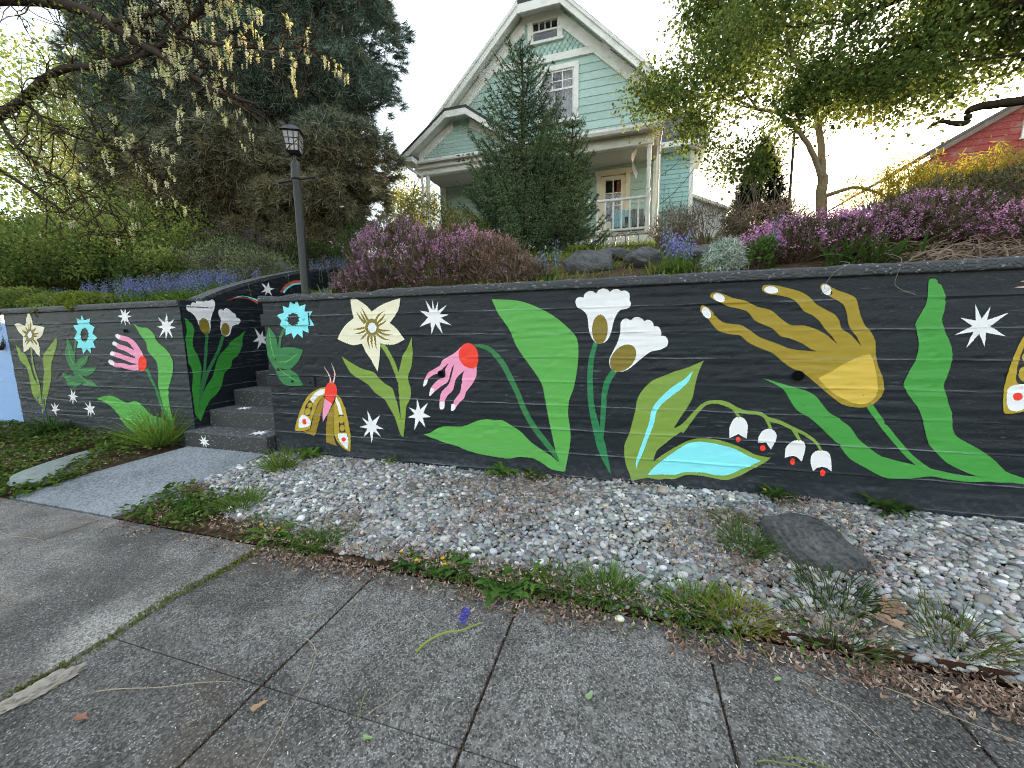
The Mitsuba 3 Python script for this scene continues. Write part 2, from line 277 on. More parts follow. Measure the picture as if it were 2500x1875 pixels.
def cells(poly, plane, lift, du=.03, col=(1, 1, 1)):
    """a sheet over a flat polygon that follows the relief of the wall"""
    x0, z0, x1, z1 = poly.bounds
    xs = np.arange(math.floor(x0 / du), math.ceil(x1 / du) + 1) * du; zs = ZG[max(0, np.searchsorted(ZG, z0) - 1):np.searchsorted(ZG, z1) + 1]
    I, J = np.meshgrid(np.arange(len(xs) - 1), np.arange(len(zs) - 1), indexing='ij'); I, J = I.ravel(), J.ravel()
    B = shapely.box(xs[I], zs[J], xs[I + 1], zs[J + 1]); shapely.prepare(poly)
    ins = shapely.contains_properly(poly, B); tou = shapely.intersects(poly, B) & ~ins
    a, b, c, d = xs[I[ins]], xs[I[ins] + 1], zs[J[ins]], zs[J[ins] + 1]
    tri = [np.stack([np.stack([a, c], 1), np.stack([b, c], 1), np.stack([b, d], 1)], 1), np.stack([np.stack([a, c], 1), np.stack([b, d], 1), np.stack([a, d], 1)], 1)]
    cut = shapely.intersection(poly, B[tou]); cut = shapely.get_parts(cut); cut = cut[shapely.get_type_id(cut) == 3]
    if len(cut):
        t = shapely.get_parts(shapely.get_parts(shapely.constrained_delaunay_triangles(cut)))
        t = t[shapely.get_type_id(t) == 3]
        if len(t): tri.append(shapely.get_coordinates(t).reshape(-1, 4, 2)[:, :3])
    q = np.concatenate(tri); e1, e2 = q[:, 1] - q[:, 0], q[:, 2] - q[:, 0]; s = e1[:, 0] * e2[:, 1] - e1[:, 1] * e2[:, 0]; q[s < 0] = q[s < 0][:, ::-1]; q = q[np.abs(s) > 1e-9]
    uw, inv = np.unique(np.round(q.reshape(-1, 2), 5), axis=0, return_inverse=True); f = inv.reshape(-1, 3)
    v = onwall(plane, uw[:, 0], uw[:, 1], lift)
    return v, f if plane[0] == 'Y' else f, np.broadcast_to(np.asarray(col, float), v.shape)
DARK = np.array([.0050, .0098, .0150])
def courses(key, outline, plane, tone=1.0):
    for k in range(len(ZK) - 1):
        g = outline.intersection(sbox(-99, ZK[k], 99, ZK[k + 1]))
        for q in getattr(g, 'geoms', [g]):
            if q.is_empty or q.geom_type != 'Polygon': continue
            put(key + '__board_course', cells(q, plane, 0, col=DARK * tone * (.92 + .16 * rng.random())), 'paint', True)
def coping(key, x0, x1, z0, z1, y0, y1, amp=.006, notch=()):
    n = max(2, int((x1 - x0) / .025)); xs = np.linspace(x0, x1, n)
    ring = np.array([(y1, z0), (y0 + .006, z0), (y0, z0 + .012), (y0, z1 - .014), (y0 + .012, z1), ((y0 + y1) / 2, z1 + .002), (y1, z1)]); V = []
    for i, x in enumerate(xs):
        p = np.stack([np.full(len(ring), x), ring[:, 0], ring[:, 1]], 1)
        d = (fb(p * [14, 30, 30]) - .5) * 2 * amp; e = sum(.018 * np.exp(-((x - c) / w) ** 2) for c, w in notch)
        p[1:5, 1] += d[1:5] + e * .6; p[3:, 2] += d[3:] - e; V.append(p)
    v = np.vstack(V); k = len(ring); f = [[i * k + j, (i + 1) * k + j, (i + 1) * k + j + 1, i * k + j + 1] for i in range(n - 1) for j in range(k - 1)]
    m = MB().add(v, np.array(f), (.034, .039, .045))
    for e, o in ((0, 1), ((n - 1) * k, -1)):
        q = [[e, e + j + 1, e + j + 2][::o] for j in range(k - 2)]; m.add(v, np.array(q), (.034, .039, .045))
    put(key + '__coping', m, 'rough_paint', 40 if False else True)
MURAL_KEYS = {}
RW = thing('retaining_wall', 'long dark concrete wall right of the steps painted with big flowers and a golden hand', 'wall')
courses(RW, sbox(-3.5, -.2, 4.6, 1.665), STREET)
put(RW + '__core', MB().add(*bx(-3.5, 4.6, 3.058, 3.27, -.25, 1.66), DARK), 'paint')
coping(RW, -3.52, 4.62, 1.662, 1.735, 3.022, 3.29, .008, ((-3.3, .12), (-2.95, .06), (-2.6, .18), (-2.25, .1)))
LW = thing('retaining_wall', 'dark concrete wall left of the steps painted with smaller flowers', 'wall')
courses(LW, sbox(-7.93, -.2, -4.66, 1.665), STREET, np.array([4.2, 3.0, 2.4]))
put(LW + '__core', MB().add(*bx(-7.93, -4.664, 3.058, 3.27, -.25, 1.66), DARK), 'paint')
coping(LW, -7.95, -4.668, 1.662, 1.735, 3.03, 3.29, .004)
# stair wall (left cheek of the steps): its top climbs with the bank
TOPY = [(3.05, 1.735), (3.3, 1.755), (3.55, 1.875), (3.83, 1.98), (4.16, 2.095), (4.68, 2.245), (5.3, 2.385), (6.4, 2.62)]
SW = thing('stair_wall', 'black stair side wall with two painted white callas and a rising curved top', 'wall')
out = Polygon([(3.0635, -.2)] + [(3.0635, 1.728)] + [(a, b - .02) for a, b in TOPY[1:]] + [(6.4, -.2)])
_zk = ZK; ZK = ZK + [1.86, 2.055, 2.25, 2.45, 2.65]
ZG = np.unique(np.round(np.concatenate([ZG, np.arange(1.68, 2.7, .02)]), 4))
courses(SW, out, CHEEK, .8)
ZK = _zk
core = Polygon([(3.28, -.2), (3.28, 1.65)] + [(a, b - .04) for a, b in TOPY[2:]] + [(6.4, -.2)])
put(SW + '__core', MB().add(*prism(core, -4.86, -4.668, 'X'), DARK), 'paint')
pts = np.array(TOPY[1:]); tp = Polygon([(a, b - .025) for a, b in pts] + [(a, b + .02) for a, b in pts[::-1]])
put(SW + '__coping', MB().add(*prism(tp, -4.88, -4.655, 'X'), (.03, .035, .04)), 'rough_paint')
# right cheek
core = Polygon([(3.28, -.2), (3.28, 1.66)] + [(a, b - .12) for a, b in TOPY[2:]] + [(6.4, -.2)])
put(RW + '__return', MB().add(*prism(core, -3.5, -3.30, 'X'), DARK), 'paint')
# steps
ST = thing('garden_steps', 'dark painted concrete steps climbing between the two wall ends', 'steps')
SY, SZ = [2.955, 3.205, 3.52, 3.84, 4.15, 4.46, 4.77, 5.08, 5.39, 5.70, 6.01, 6.32], [.30, .49, .68, .875, 1.065, 1.255, 1.445, 1.635, 1.83, 2.02, 2.21, 2.42]
for k, (y, z) in enumerate(zip(SY, SZ)):
    x0, x1 = (-4.648, -3.505)
    if k == 0: x0, x1 = -4.70, -3.53
    y1 = SY[k + 1] if k + 1 < len(SY) else 7.2
    v, f = cbx(x0, x1, y, y1 + .05, z - .21 if k else -.05, z, .012); vm = trimesh.Trimesh(v, f).subdivide_to_size(.12)
    q = np.array(vm.vertices); q += (fb(q * 9)[:, None] - .5) * [.006, .006, .004]
    put(ST + '__step', MB().add(q, vm.faces, (.036, .038, .040)), 'rough_paint')
# light blue neighbour wall
BW = thing('blue_wall', 'pale blue painted low wall at the left edge of the street wall', 'wall')
put(BW + '__face', MB().add(*cbx(-13, -7.935, 3.06, 3.3, -.2, 1.55, .01), lin(140, 176, 224)), 'paint')

COLS = dict(cream=lin(232, 226, 200), ray=lin(128, 112, 38), white=np.array([.80, .81, .82]), olive=lin(124, 152, 62), aqua=lin(132, 226, 236), dgreen=lin(46, 116, 66), dgreen2=lin(34, 118, 72), vein=lin(104, 164, 84),
    pink=lin(236, 150, 186), red=lin(236, 56, 44), lgreen=lin(88, 166, 74), leafdark=lin(50, 134, 48), rainbowred=lin(188, 78, 52), palepink=lin(240, 196, 190), black=np.array([.02, .02, .022]), olive2=lin(176, 150, 44),
    olive3=lin(146, 122, 30), yellow=lin(208, 176, 70), gold=lin(156, 134, 36), mgreen=lin(66, 150, 62))
STRAPS = [(-3.50, -2.935, 1.435, 1.550), (-3.50, -2.93, .835, .927)]
BOLTS = [(-3.208, -2.991), (-3.196, -2.983)]
PIPES = [(-1.553, .987, .030), (1.12, 1.02, .036), (-5.564, 1.414, .020)]
MURAL = {
    'cream_daffodil_small': ('Y', [
        ('center','white','-7378,1388 -7389,1368 -7397,1360 -7417,1347 -7428,1344 -7449,1344 -7458,1348 -7465,1353 -7470,1361 -7473,1369 -7473,1379 -7471,1389 -7461,1409 -7443,1425 -7421,1433 -7401,1433 -7392,1429 -7385,1424 -7380,1417 -7377,1408'),
        ('petal_rays','ray','-7512,1390 -7562,1430 -7576,1443 -7579,1451 -7567,1451 -7545,1447 -7472,1430 -7493,1479 -7499,1493 -7499,1500 -7491,1497 -7478,1487 -7436,1449 -7423,1529 -7416,1562 -7415,1531 -7417,1455 -7370,1531 -7355,1553 -7347,1561 -7346,1550 -7352,1525 -7375,1441 -7298,1469 -7275,1477 -7263,1477 -7267,1470 -7281,1455 -7336,1409 -7255,1410 -7222,1408 -7255,1398 -7338,1381 -7270,1376 -7250,1373 -7243,1370 -7276,1363 -7353,1352 -7314,1277 -7304,1255 -7302,1244 -7312,1249 -7331,1266 -7393,1327 -7382,1278 -7381,1264 -7382,1257 -7389,1261 -7401,1273 -7435,1315 -7508,1273 -7530,1262 -7542,1258 -7540,1264 -7527,1279 -7478,1328 -7539,1295 -7558,1286 -7567,1284 -7563,1291 -7549,1306 -7502,1354 -7545,1356 -7558,1358 -7564,1361 -7560,1365 -7550,1372/-7376,1398 -7377,1408 -7380,1417 -7385,1424 -7392,1429 -7401,1433 -7411,1434 -7432,1430 -7452,1418 -7467,1399 -7473,1379 -7473,1369 -7470,1361 -7465,1353 -7458,1348 -7449,1344 -7439,1343 -7417,1347 -7407,1353 -7389,1368 -7383,1378'),
        ('petals','cream','-7484,1500 -7440,1588 -7373,1680 -7345,1651 -7335,1638 -7328,1623 -7323,1603 -7320,1579 -7315,1512 -7195,1498 -7087,1481 -7115,1438 -7140,1407 -7154,1394 -7185,1370 -7218,1351 -7234,1345 -7296,1335 -7278,1287 -7273,1267 -7271,1244 -7277,1185 -7293,1100 -7378,1167 -7446,1238 -7493,1211 -7530,1193 -7570,1180 -7625,1167 -7619,1217 -7611,1258 -7596,1306 -7571,1374 -7623,1409 -7642,1423 -7658,1439 -7671,1456 -7682,1476 -7706,1530 -7650,1538 -7628,1539 -7605,1538 -7554,1525/-7512,1390 -7550,1372 -7560,1365 -7564,1361 -7558,1358 -7545,1356 -7502,1354 -7549,1306 -7563,1291 -7567,1284 -7558,1286 -7539,1295 -7478,1328 -7527,1279 -7540,1264 -7542,1258 -7530,1262 -7508,1273 -7435,1315 -7401,1273 -7389,1261 -7382,1257 -7381,1264 -7382,1278 -7393,1327 -7331,1266 -7312,1249 -7302,1244 -7304,1255 -7314,1277 -7353,1352 -7276,1363 -7243,1370 -7250,1373 -7270,1376 -7338,1381 -7255,1398 -7222,1408 -7255,1410 -7336,1409 -7281,1455 -7267,1470 -7263,1477 -7275,1477 -7298,1469 -7375,1441 -7352,1525 -7346,1550 -7347,1561 -7355,1553 -7370,1531 -7417,1455 -7415,1531 -7416,1562 -7423,1529 -7436,1449 -7478,1487 -7491,1497 -7499,1500 -7499,1493 -7493,1479 -7472,1430 -7545,1447 -7567,1451 -7579,1451 -7576,1443 -7562,1430'),
        ('leaf','olive','-7771,1278 -7724,1219 -7686,1180 -7667,1168 -7628,1153 -7610,1143 -7593,1128 -7580,1105 -7569,1078 -7532,953 -7510,855 -7502,828 -7493,806 -7462,756 -7454,737 -7450,716 -7447,671 -7447,585 -7449,444 -7469,452 -7479,458 -7534,508 -7559,533 -7581,559 -7597,586 -7606,614 -7609,644 -7607,759 -7602,830 -7606,896 -7609,918 -7615,938 -7625,958 -7641,975 -7711,1024 -7730,1042 -7743,1062 -7753,1084 -7767,1130 -7774,1179'),
        ('leaf_001','olive','-6883,1351 -6877,1322 -6878,1309 -6883,1293 -6894,1272 -6926,1223 -6964,1168 -7037,1076 -7061,1044 -7079,1016 -7091,990 -7098,967 -7106,923 -7126,856 -7143,809 -7156,783 -7174,755 -7265,624 -7380,434 -7464,309 -7470,363 -7469,388 -7464,417 -7454,446 -7449,444 -7449,461 -7437,493 -7327,749 -7290,839 -7269,896 -7261,924 -7258,951 -7258,1030 -7255,1052 -7245,1086 -7237,1099 -7211,1129 -7163,1167 -7031,1255'),
        ('stem','olive','-7442,1234 -7425,1216 -7457,1065 -7461,1032 -7461,1014 -7454,973 -7414,807 -7407,768 -7407,748 -7413,647 -7432,505 -7440,485 -7449,484 -7447,585 -7448,694 -7460,798 -7492,966 -7495,988 -7496,1029 -7491,1063 -7481,1115 -7465,1227 -7453,1234')]),
    'aqua_flower_small': ('Y', [
        ('leaf_vein','vein','-6245,960 -6345,932 -6405,920 -6462,921 -6555,933 -6554,936 -6459,928 -6404,929 -6347,938 -6245,962|-6253,744 -6375,775 -6441,797 -6493,827 -6569,884 -6566,886 -6485,832 -6432,804 -6369,781 -6251,747|-6350,1095 -6447,1043 -6508,1006 -6576,958 -6579,960 -6515,1009 -6475,1037 -6384,1082 -6352,1097|-6674,1279 -6671,1186 -6666,1133 -6656,1081 -6634,996 -6637,995 -6667,1079 -6680,1130 -6682,1185 -6678,1279|-6850,855 -6771,803 -6748,791 -6729,785 -6713,784 -6696,787 -6638,809 -6636,807 -6675,788 -6694,780 -6714,776 -6736,776 -6757,785 -6779,798 -6853,853'),
        ('petals','aqua','-6281,1550 -6171,1569 -6197,1502 -6115,1467 -6173,1395 -6097,1335 -6189,1295 -6162,1221 -6254,1220 -6262,1151 -6336,1205 -6409,1141 -6423,1220 -6518,1218 -6467,1290 -6535,1337 -6458,1411 -6512,1492 -6415,1500 -6423,1579 -6351,1552 -6316,1613/-6237,1398 -6258,1410 -6246,1437 -6272,1437 -6273,1463 -6299,1450 -6312,1469 -6331,1446 -6354,1454 -6363,1427 -6390,1421 -6386,1395 -6412,1378 -6395,1360 -6413,1334 -6389,1328 -6394,1300 -6367,1307 -6360,1284 -6337,1303 -6318,1289 -6303,1315 -6277,1315 -6275,1342 -6249,1354 -6259,1376'),
        ('leaf','dgreen','-6667,1346 -6630,1289 -6617,1265 -6608,1242 -6603,1220 -6600,1197 -6598,1119 -6601,1050 -6608,952 -6646,930 -6660,925 -6673,926 -6686,936 -6698,951 -6721,989 -6739,1024 -6754,1058 -6759,1076 -6762,1112 -6760,1130 -6751,1170 -6730,1222/-6671,1186 -6674,1279 -6678,1279 -6682,1185 -6680,1130 -6667,1079 -6637,995 -6634,996 -6656,1081 -6666,1133'),
        ('leaf_001','dgreen','-6315,1127 -6339,1081 -6350,1063 -6363,1048 -6399,1021 -6443,996 -6489,975 -6582,940 -6598,971 -6602,983 -6600,996 -6594,1009 -6585,1024 -6572,1038 -6557,1052 -6540,1064 -6520,1075 -6472,1094 -6400,1114/-6447,1043 -6350,1095 -6352,1097 -6384,1082 -6475,1037 -6515,1009 -6579,960 -6576,958 -6508,1006'),
        ('leaf_002','dgreen','-6203,979 -6239,941 -6256,927 -6275,914 -6329,892 -6360,881 -6391,873 -6419,869 -6444,869 -6468,874 -6528,892 -6567,920 -6575,931 -6573,940 -6557,949 -6533,956 -6502,963 -6430,973 -6337,978/-6314,940 -6245,960 -6245,962 -6347,938 -6404,929 -6459,928 -6554,936 -6555,933 -6462,921 -6405,920 -6376,925'),
        ('leaf_003','dgreen','-6212,734 -6458,748 -6474,749 -6489,753 -6504,761 -6519,775 -6547,814 -6568,847 -6583,891 -6585,904 -6581,909 -6569,905 -6507,862 -6481,849 -6452,840 -6350,819 -6320,809 -6294,796 -6270,779/-6338,765 -6253,744 -6251,747 -6369,781 -6432,804 -6485,832 -6566,886 -6569,884 -6493,827 -6441,797 -6410,785'),
        ('leaf_004','dgreen','-6916,910 -6685,865 -6664,862 -6651,864 -6647,872 -6651,886 -6673,926 -6660,925 -6654,927 -6575,933 -6567,920 -6528,892 -6487,879 -6491,854 -6507,862 -6569,905 -6581,909 -6585,904 -6583,891 -6568,847 -6526,784 -6552,766 -6577,753 -6651,725 -6698,716 -6740,715 -6759,718 -6777,724 -6793,732 -6819,753 -6828,766 -6841,813 -6848,829 -6875,863/-6771,803 -6850,855 -6853,853 -6779,798 -6757,785 -6736,776 -6714,776 -6694,780 -6675,788 -6636,807 -6638,809 -6679,792 -6696,787 -6713,784 -6729,785 -6748,791'),
        ('stem','dgreen','-6502,1314 -6487,1304 -6531,1229 -6555,1180 -6577,1112 -6588,1067 -6591,1047 -6589,1017 -6600,996 -6602,983 -6598,971 -6582,940 -6575,943 -6574,938 -6633,929 -6632,938 -6608,952 -6599,1087 -6598,1159 -6570,1232 -6534,1317')]),
    'pink_hand_flower_small': ('Y', [
        ('fingernail','white','-5683,1335 -5696,1328 -5715,1326 -5736,1330 -5745,1333 -5761,1343 -5766,1348 -5769,1354 -5768,1366 -5765,1371 -5751,1377 -5732,1379 -5711,1376 -5693,1368 -5681,1357 -5677,1346'),
        ('fingernail_001','white','-5774,1245 -5790,1241 -5799,1241 -5818,1244 -5826,1248 -5838,1257 -5841,1263 -5842,1274 -5834,1284 -5820,1291 -5803,1292 -5785,1289 -5770,1281 -5765,1276 -5760,1265 -5763,1254'),
        ('fingernail_002','white','-5834,1143 -5846,1132 -5854,1128 -5873,1124 -5882,1124 -5899,1128 -5906,1131 -5914,1141 -5915,1147 -5911,1159 -5899,1170 -5881,1176 -5862,1178 -5845,1174 -5833,1166 -5829,1155'),
        ('fingernail_003','white','-5879,1010 -5899,1008 -5911,1009 -5933,1017 -5943,1022 -5958,1037 -5962,1044 -5964,1052 -5963,1059 -5959,1065 -5945,1074 -5925,1076 -5902,1072 -5881,1062 -5867,1048 -5861,1032 -5862,1025 -5865,1019'),
        ('wrist','red','-5306,1018 -5316,999 -5328,982 -5343,967 -5359,956 -5376,949 -5393,947 -5409,949 -5423,955 -5435,966 -5443,980 -5449,997 -5450,1016 -5447,1036 -5441,1056 -5432,1075 -5419,1092 -5405,1106 -5388,1117 -5371,1124 -5355,1126 -5339,1124 -5325,1118 -5313,1107 -5305,1093 -5300,1076 -5298,1057 -5300,1038'),
        ('finger','pink','-5706,1376 -5658,1363 -5575,1348 -5544,1341 -5517,1332 -5493,1321 -5456,1296 -5427,1270 -5402,1244 -5382,1215 -5351,1162 -5329,1120 -5339,1124 -5355,1126 -5371,1124 -5388,1117 -5405,1106 -5419,1092 -5432,1075 -5441,1056 -5447,1036 -5450,1016 -5449,997 -5443,980 -5446,958 -5546,955 -5608,956 -5661,966 -5741,986 -5820,987 -5844,988 -5870,992 -5893,1000 -5911,1009 -5889,1008 -5879,1010 -5865,1019 -5862,1025 -5861,1032 -5863,1040 -5867,1048 -5877,1058 -5846,1045 -5819,1039 -5741,1039 -5716,1038 -5603,1018 -5584,1017 -5535,1018 -5451,1026 -5537,1038 -5582,1048 -5765,1098 -5870,1124 -5854,1128 -5846,1132 -5834,1143 -5831,1149 -5830,1161 -5839,1171 -5770,1160 -5543,1105 -5466,1095 -5492,1116 -5518,1129 -5610,1168 -5654,1184 -5716,1198 -5755,1209 -5808,1242 -5790,1241 -5782,1243 -5774,1245 -5763,1254 -5761,1259 -5761,1271 -5765,1276 -5775,1284 -5721,1263 -5693,1255 -5610,1237 -5479,1193 -5498,1220 -5529,1256 -5553,1276 -5567,1284 -5609,1295 -5694,1309 -5719,1315 -5738,1324 -5751,1333 -5761,1343 -5745,1333 -5725,1327 -5705,1327 -5688,1331 -5683,1335 -5677,1346 -5681,1357 -5686,1363 -5702,1373 -5711,1376 -5739,1379 -5729,1385|-5771,1360 -5770,1361 -5770,1357|-5789,1290 -5803,1292 -5805,1292 -5802,1295|-5884,1176 -5893,1173 -5890,1176|-5926,1083 -5906,1073 -5925,1076 -5935,1076|-5908,1133 -5916,1135 -5913,1139 -5911,1136|-5963,1055 -5962,1044 -5959,1039 -5973,1048'),
        ('stem','dgreen','-5293,986 -5208,808 -5185,756 -5169,711 -5155,638 -5132,567 -5074,430 -5015,305 -5027,300 -5072,361 -5110,416 -5127,442 -5140,469 -5165,525 -5195,604 -5201,626 -5215,699 -5230,742 -5291,866 -5346,965 -5340,970'),
        ('leaf','lgreen','-5421,1495 -5370,1468 -5326,1452 -5302,1448 -5222,1444 -5199,1439 -5179,1429 -5161,1417 -5144,1402 -5116,1371 -5106,1355 -5084,1300 -5070,1282 -5049,1265 -4967,1212 -4945,1193 -4911,1155 -4897,1136 -4886,1115 -4878,1094 -4873,1071 -4872,1046 -4873,1021 -4882,972 -4890,948 -4901,925 -4951,837 -4989,777 -4998,755 -5006,731 -5015,683 -5020,628 -5020,595 -5012,487 -5002,426 -4980,352 -4976,328 -4976,277 -4982,210 -5000,276 -5016,326 -5075,440 -5117,541 -5139,612 -5147,645 -5156,712 -5159,773 -5158,800 -5139,900 -5128,986 -5126,1013 -5128,1036 -5132,1054 -5139,1067 -5171,1103 -5240,1165 -5252,1182 -5258,1201 -5258,1263 -5264,1283 -5275,1302 -5326,1354 -5343,1374 -5377,1424'),
        ('leaf_001','lgreen','-6307,599 -6175,621 -6087,633 -6036,637 -6012,636 -5987,633 -5941,623 -5864,598 -5804,574 -5773,564 -5743,559 -5713,561 -5624,586 -5597,589 -5573,586 -5551,579 -5531,571 -5487,545 -5463,527 -5413,479 -5386,456 -5357,438 -5323,426 -5285,418 -5211,407 -5181,399 -5159,390 -5126,372 -5094,345 -5047,302 -5022,277 -4990,239 -4982,210 -4981,224 -4978,218 -4976,205 -4980,175 -5412,167 -5483,168 -5548,174 -5608,184 -5665,198 -5719,214 -5768,234 -5811,256 -5845,283 -5871,315 -5914,381 -5938,410 -5993,461 -6049,504 -6075,521 -6101,533 -6125,542 -6195,559')]),
    'star00': ('Y', [
        ('star','white','-5516,1687 -5524,1612 -5446,1646 -5507,1591 -5435,1577 -5509,1562 -5478,1479 -5542,1539 -5571,1465 -5573,1542 -5641,1488 -5600,1563 -5683,1586 -5594,1599 -5616,1677 -5557,1618')]),
    'star01': ('Y', [
        ('star','white','-4863,1597 -4860,1492 -4756,1534 -4840,1461 -4758,1440 -4848,1424 -4823,1322 -4888,1397 -4930,1300 -4929,1399 -5036,1335 -4956,1428 -5048,1453 -4950,1467 -5010,1558 -4912,1497')]),
    'star02': ('Y', [
        ('star','white','-6769,704 -6743,637 -6684,683 -6718,618 -6657,605 -6720,590 -6692,525 -6748,566 -6781,488 -6780,567 -6844,528 -6800,590 -6861,614 -6786,623')]),
    'star03': ('Y', [
        ('star','white','-7163,522 -7153,451 -7074,493 -7135,429 -7082,411 -7151,399 -7168,328 -7202,391 -7259,389 -7218,421 -7244,493 -7188,450')]),
    'star04': ('Y', [
        ('star','white','-6428,557 -6424,483 -6344,491 -6410,450 -6372,379 -6442,419 -6464,340 -6472,415 -6526,353 -6505,433 -6587,455 -6499,469 -6534,531 -6466,489')]),
    'calla_cheek': ('X', [
        ('spadix','ray','3344,1470 3345,1450 3344,1430 3339,1411 3332,1394 3323,1380 3311,1370 3299,1365 3286,1364 3273,1367 3260,1375 3250,1387 3241,1402 3234,1420 3230,1439 3228,1459 3230,1479 3234,1498 3241,1514 3250,1528 3261,1538 3274,1544 3287,1545 3300,1542 3312,1535 3323,1523 3333,1508 3340,1490'),
        ('spadix_001','ray','3572,1399 3566,1383 3558,1368 3548,1356 3537,1347 3525,1341 3513,1339 3502,1342 3491,1347 3483,1357 3476,1369 3471,1383 3469,1400 3470,1416 3473,1433 3479,1450 3487,1464 3497,1476 3508,1485 3519,1491 3531,1493 3543,1492 3553,1486 3563,1477 3570,1465 3574,1450 3576,1434 3576,1416'),
        ('flower','white','3113,1662 3122,1678 3131,1687 3136,1687 3157,1684 3162,1684 3170,1693 3178,1710 3189,1715 3198,1718 3203,1717 3223,1708 3223,1724 3225,1730 3229,1733 3245,1735 3272,1732 3279,1746 3288,1754 3304,1756 3329,1754 3343,1745 3355,1742 3367,1745 3407,1763 3418,1760 3428,1751 3432,1744 3435,1727 3431,1692 3421,1663 3385,1591 3367,1538 3358,1505 3356,1490 3355,1447 3349,1421 3337,1396 3320,1371 3309,1366 3301,1365 3311,1370 3323,1380 3332,1394 3339,1411 3344,1430 3345,1450 3344,1470 3340,1490 3333,1508 3323,1523 3312,1535 3300,1542 3287,1545 3274,1544 3261,1538 3250,1528 3241,1514 3234,1498 3230,1479 3228,1458 3210,1526 3196,1557 3181,1579 3164,1597 3156,1603 3129,1616 3123,1622 3116,1638|3251,1384 3245,1394 3245,1394 3258,1377'),
        ('flower_001','white','3461,1620 3467,1640 3471,1645 3482,1652 3501,1656 3511,1653 3522,1644 3536,1659 3547,1667 3562,1669 3585,1665 3604,1652 3634,1622 3671,1606 3676,1580 3682,1564 3688,1560 3711,1554 3716,1550 3722,1536 3723,1519 3721,1511 3717,1505 3705,1491 3688,1480 3678,1477 3642,1469 3631,1465 3614,1449 3595,1419 3578,1370 3572,1360 3557,1345 3539,1335 3522,1333 3503,1337 3494,1341 3481,1352 3471,1369 3468,1379 3464,1403 3465,1433 3468,1463 3479,1524 3480,1536 3478,1547 3463,1579 3460,1603/3576,1416 3576,1434 3574,1450 3570,1465 3563,1477 3553,1486 3543,1492 3531,1493 3519,1491 3508,1485 3497,1476 3487,1464 3479,1450 3473,1433 3470,1416 3469,1400 3471,1383 3476,1369 3483,1357 3491,1347 3502,1342 3513,1339 3525,1341 3537,1347 3548,1356 3558,1368 3566,1383 3572,1399'),
        ('leaf','leafdark','3083,1547 3117,1524 3130,1513 3140,1501 3156,1472 3167,1438 3169,1419 3167,1399 3143,1310 3137,1271 3136,1234 3138,1214 3143,1192 3170,1123 3182,1077 3191,1031 3194,986 3193,964 3186,920 3142,712 3127,625 3123,581 3117,375 3076,444 3068,465 3060,507 3056,554 3056,612 3060,716 3068,778 3088,860 3092,884 3096,943 3091,982 3084,1004 3054,1074 3047,1095 3040,1134 3037,1172 3040,1212 3048,1255 3065,1319 3087,1382 3091,1406 3090,1465'),
        ('leaf_001','leafdark','3790,1412 3757,1366 3745,1347 3736,1327 3729,1304 3716,1227 3708,1203 3698,1180 3672,1136 3644,1098 3628,1084 3578,1054 3566,1042 3559,1029 3550,984 3542,968 3526,953 3465,906 3448,887 3436,863 3413,782 3403,757 3391,736 3364,697 3333,663 3315,647 3256,606 3239,590 3225,574 3202,539 3180,499 3117,375 3122,525 3132,583 3146,621 3185,700 3217,754 3234,779 3292,849 3308,873 3320,898 3358,1000 3389,1070 3401,1092 3415,1113 3433,1132 3515,1196 3528,1212 3556,1256 3569,1269 3586,1282 3671,1328'),
        ('stem','dgreen','3238,929 3266,975 3337,1083 3406,1200 3428,1244 3465,1343 3502,1334 3463,1232 3440,1184 3368,1064 3280,926 3252,873 3216,793 3171,674 3146,621 3128,567 3123,568 3131,643 3142,712 3153,766 3189,876 3209,957 3264,1237 3282,1365 3309,1366 3319,1369 3297,1234 3263,1064/3237,922 3238,929 3238,929')]),
    'rainbow_feather': ('X', [
        ('red_stripe','rainbowred','3539,1746 3651,1796 3679,1806 3704,1811 3727,1814 3834,1815 3892,1810 3957,1794 3988,1780 3994,1773 3994,1765 3984,1743 3931,1775 3891,1794 3871,1800 3833,1806 3770,1808 3726,1803 3677,1794 3618,1775'),
        ('pale_stripe','aqua','3667,1802 3729,1825 3748,1830 3781,1835 3828,1836 3877,1831 3957,1817 3988,1807 3993,1802 3994,1796 3985,1782 3957,1794 3856,1823 3827,1829 3804,1831 3767,1826 3717,1813 3679,1806')]),
    'rainbow_arc': ('X', [
        ('red_stripe','rainbowred','4372,1923 4351,1935 4393,1986 4432,2023 4464,2049 4500,2073 4518,2083 4576,2108 4621,2122 4679,2133 4785,2147 4782,2111 4678,2095 4625,2085 4569,2066 4521,2043 4490,2023 4460,2000 4420,1968'),
        ('pale_stripe','aqua','4397,1934 4437,1981 4460,2000 4511,2037 4552,2059 4605,2079 4649,2090 4781,2110 4780,2087 4689,2074 4643,2065 4597,2051 4572,2040 4528,2016 4483,1985 4450,1956 4419,1922')]),
    'star05': ('X', [
        ('star','white','4079,2027 4149,1984 4186,2055 4190,1976 4267,1974 4195,1937 4217,1870 4159,1915 4113,1870 4131,1922 4058,1902 4117,1951')]),
    'star06': ('X', [
        ('star','white','3914,1431 3986,1339 4022,1403 4021,1321 4108,1336 4035,1282 4074,1204 3996,1242 3913,1154 3948,1258 3863,1260 3941,1309')]),
    'aqua_flower': ('Y', [
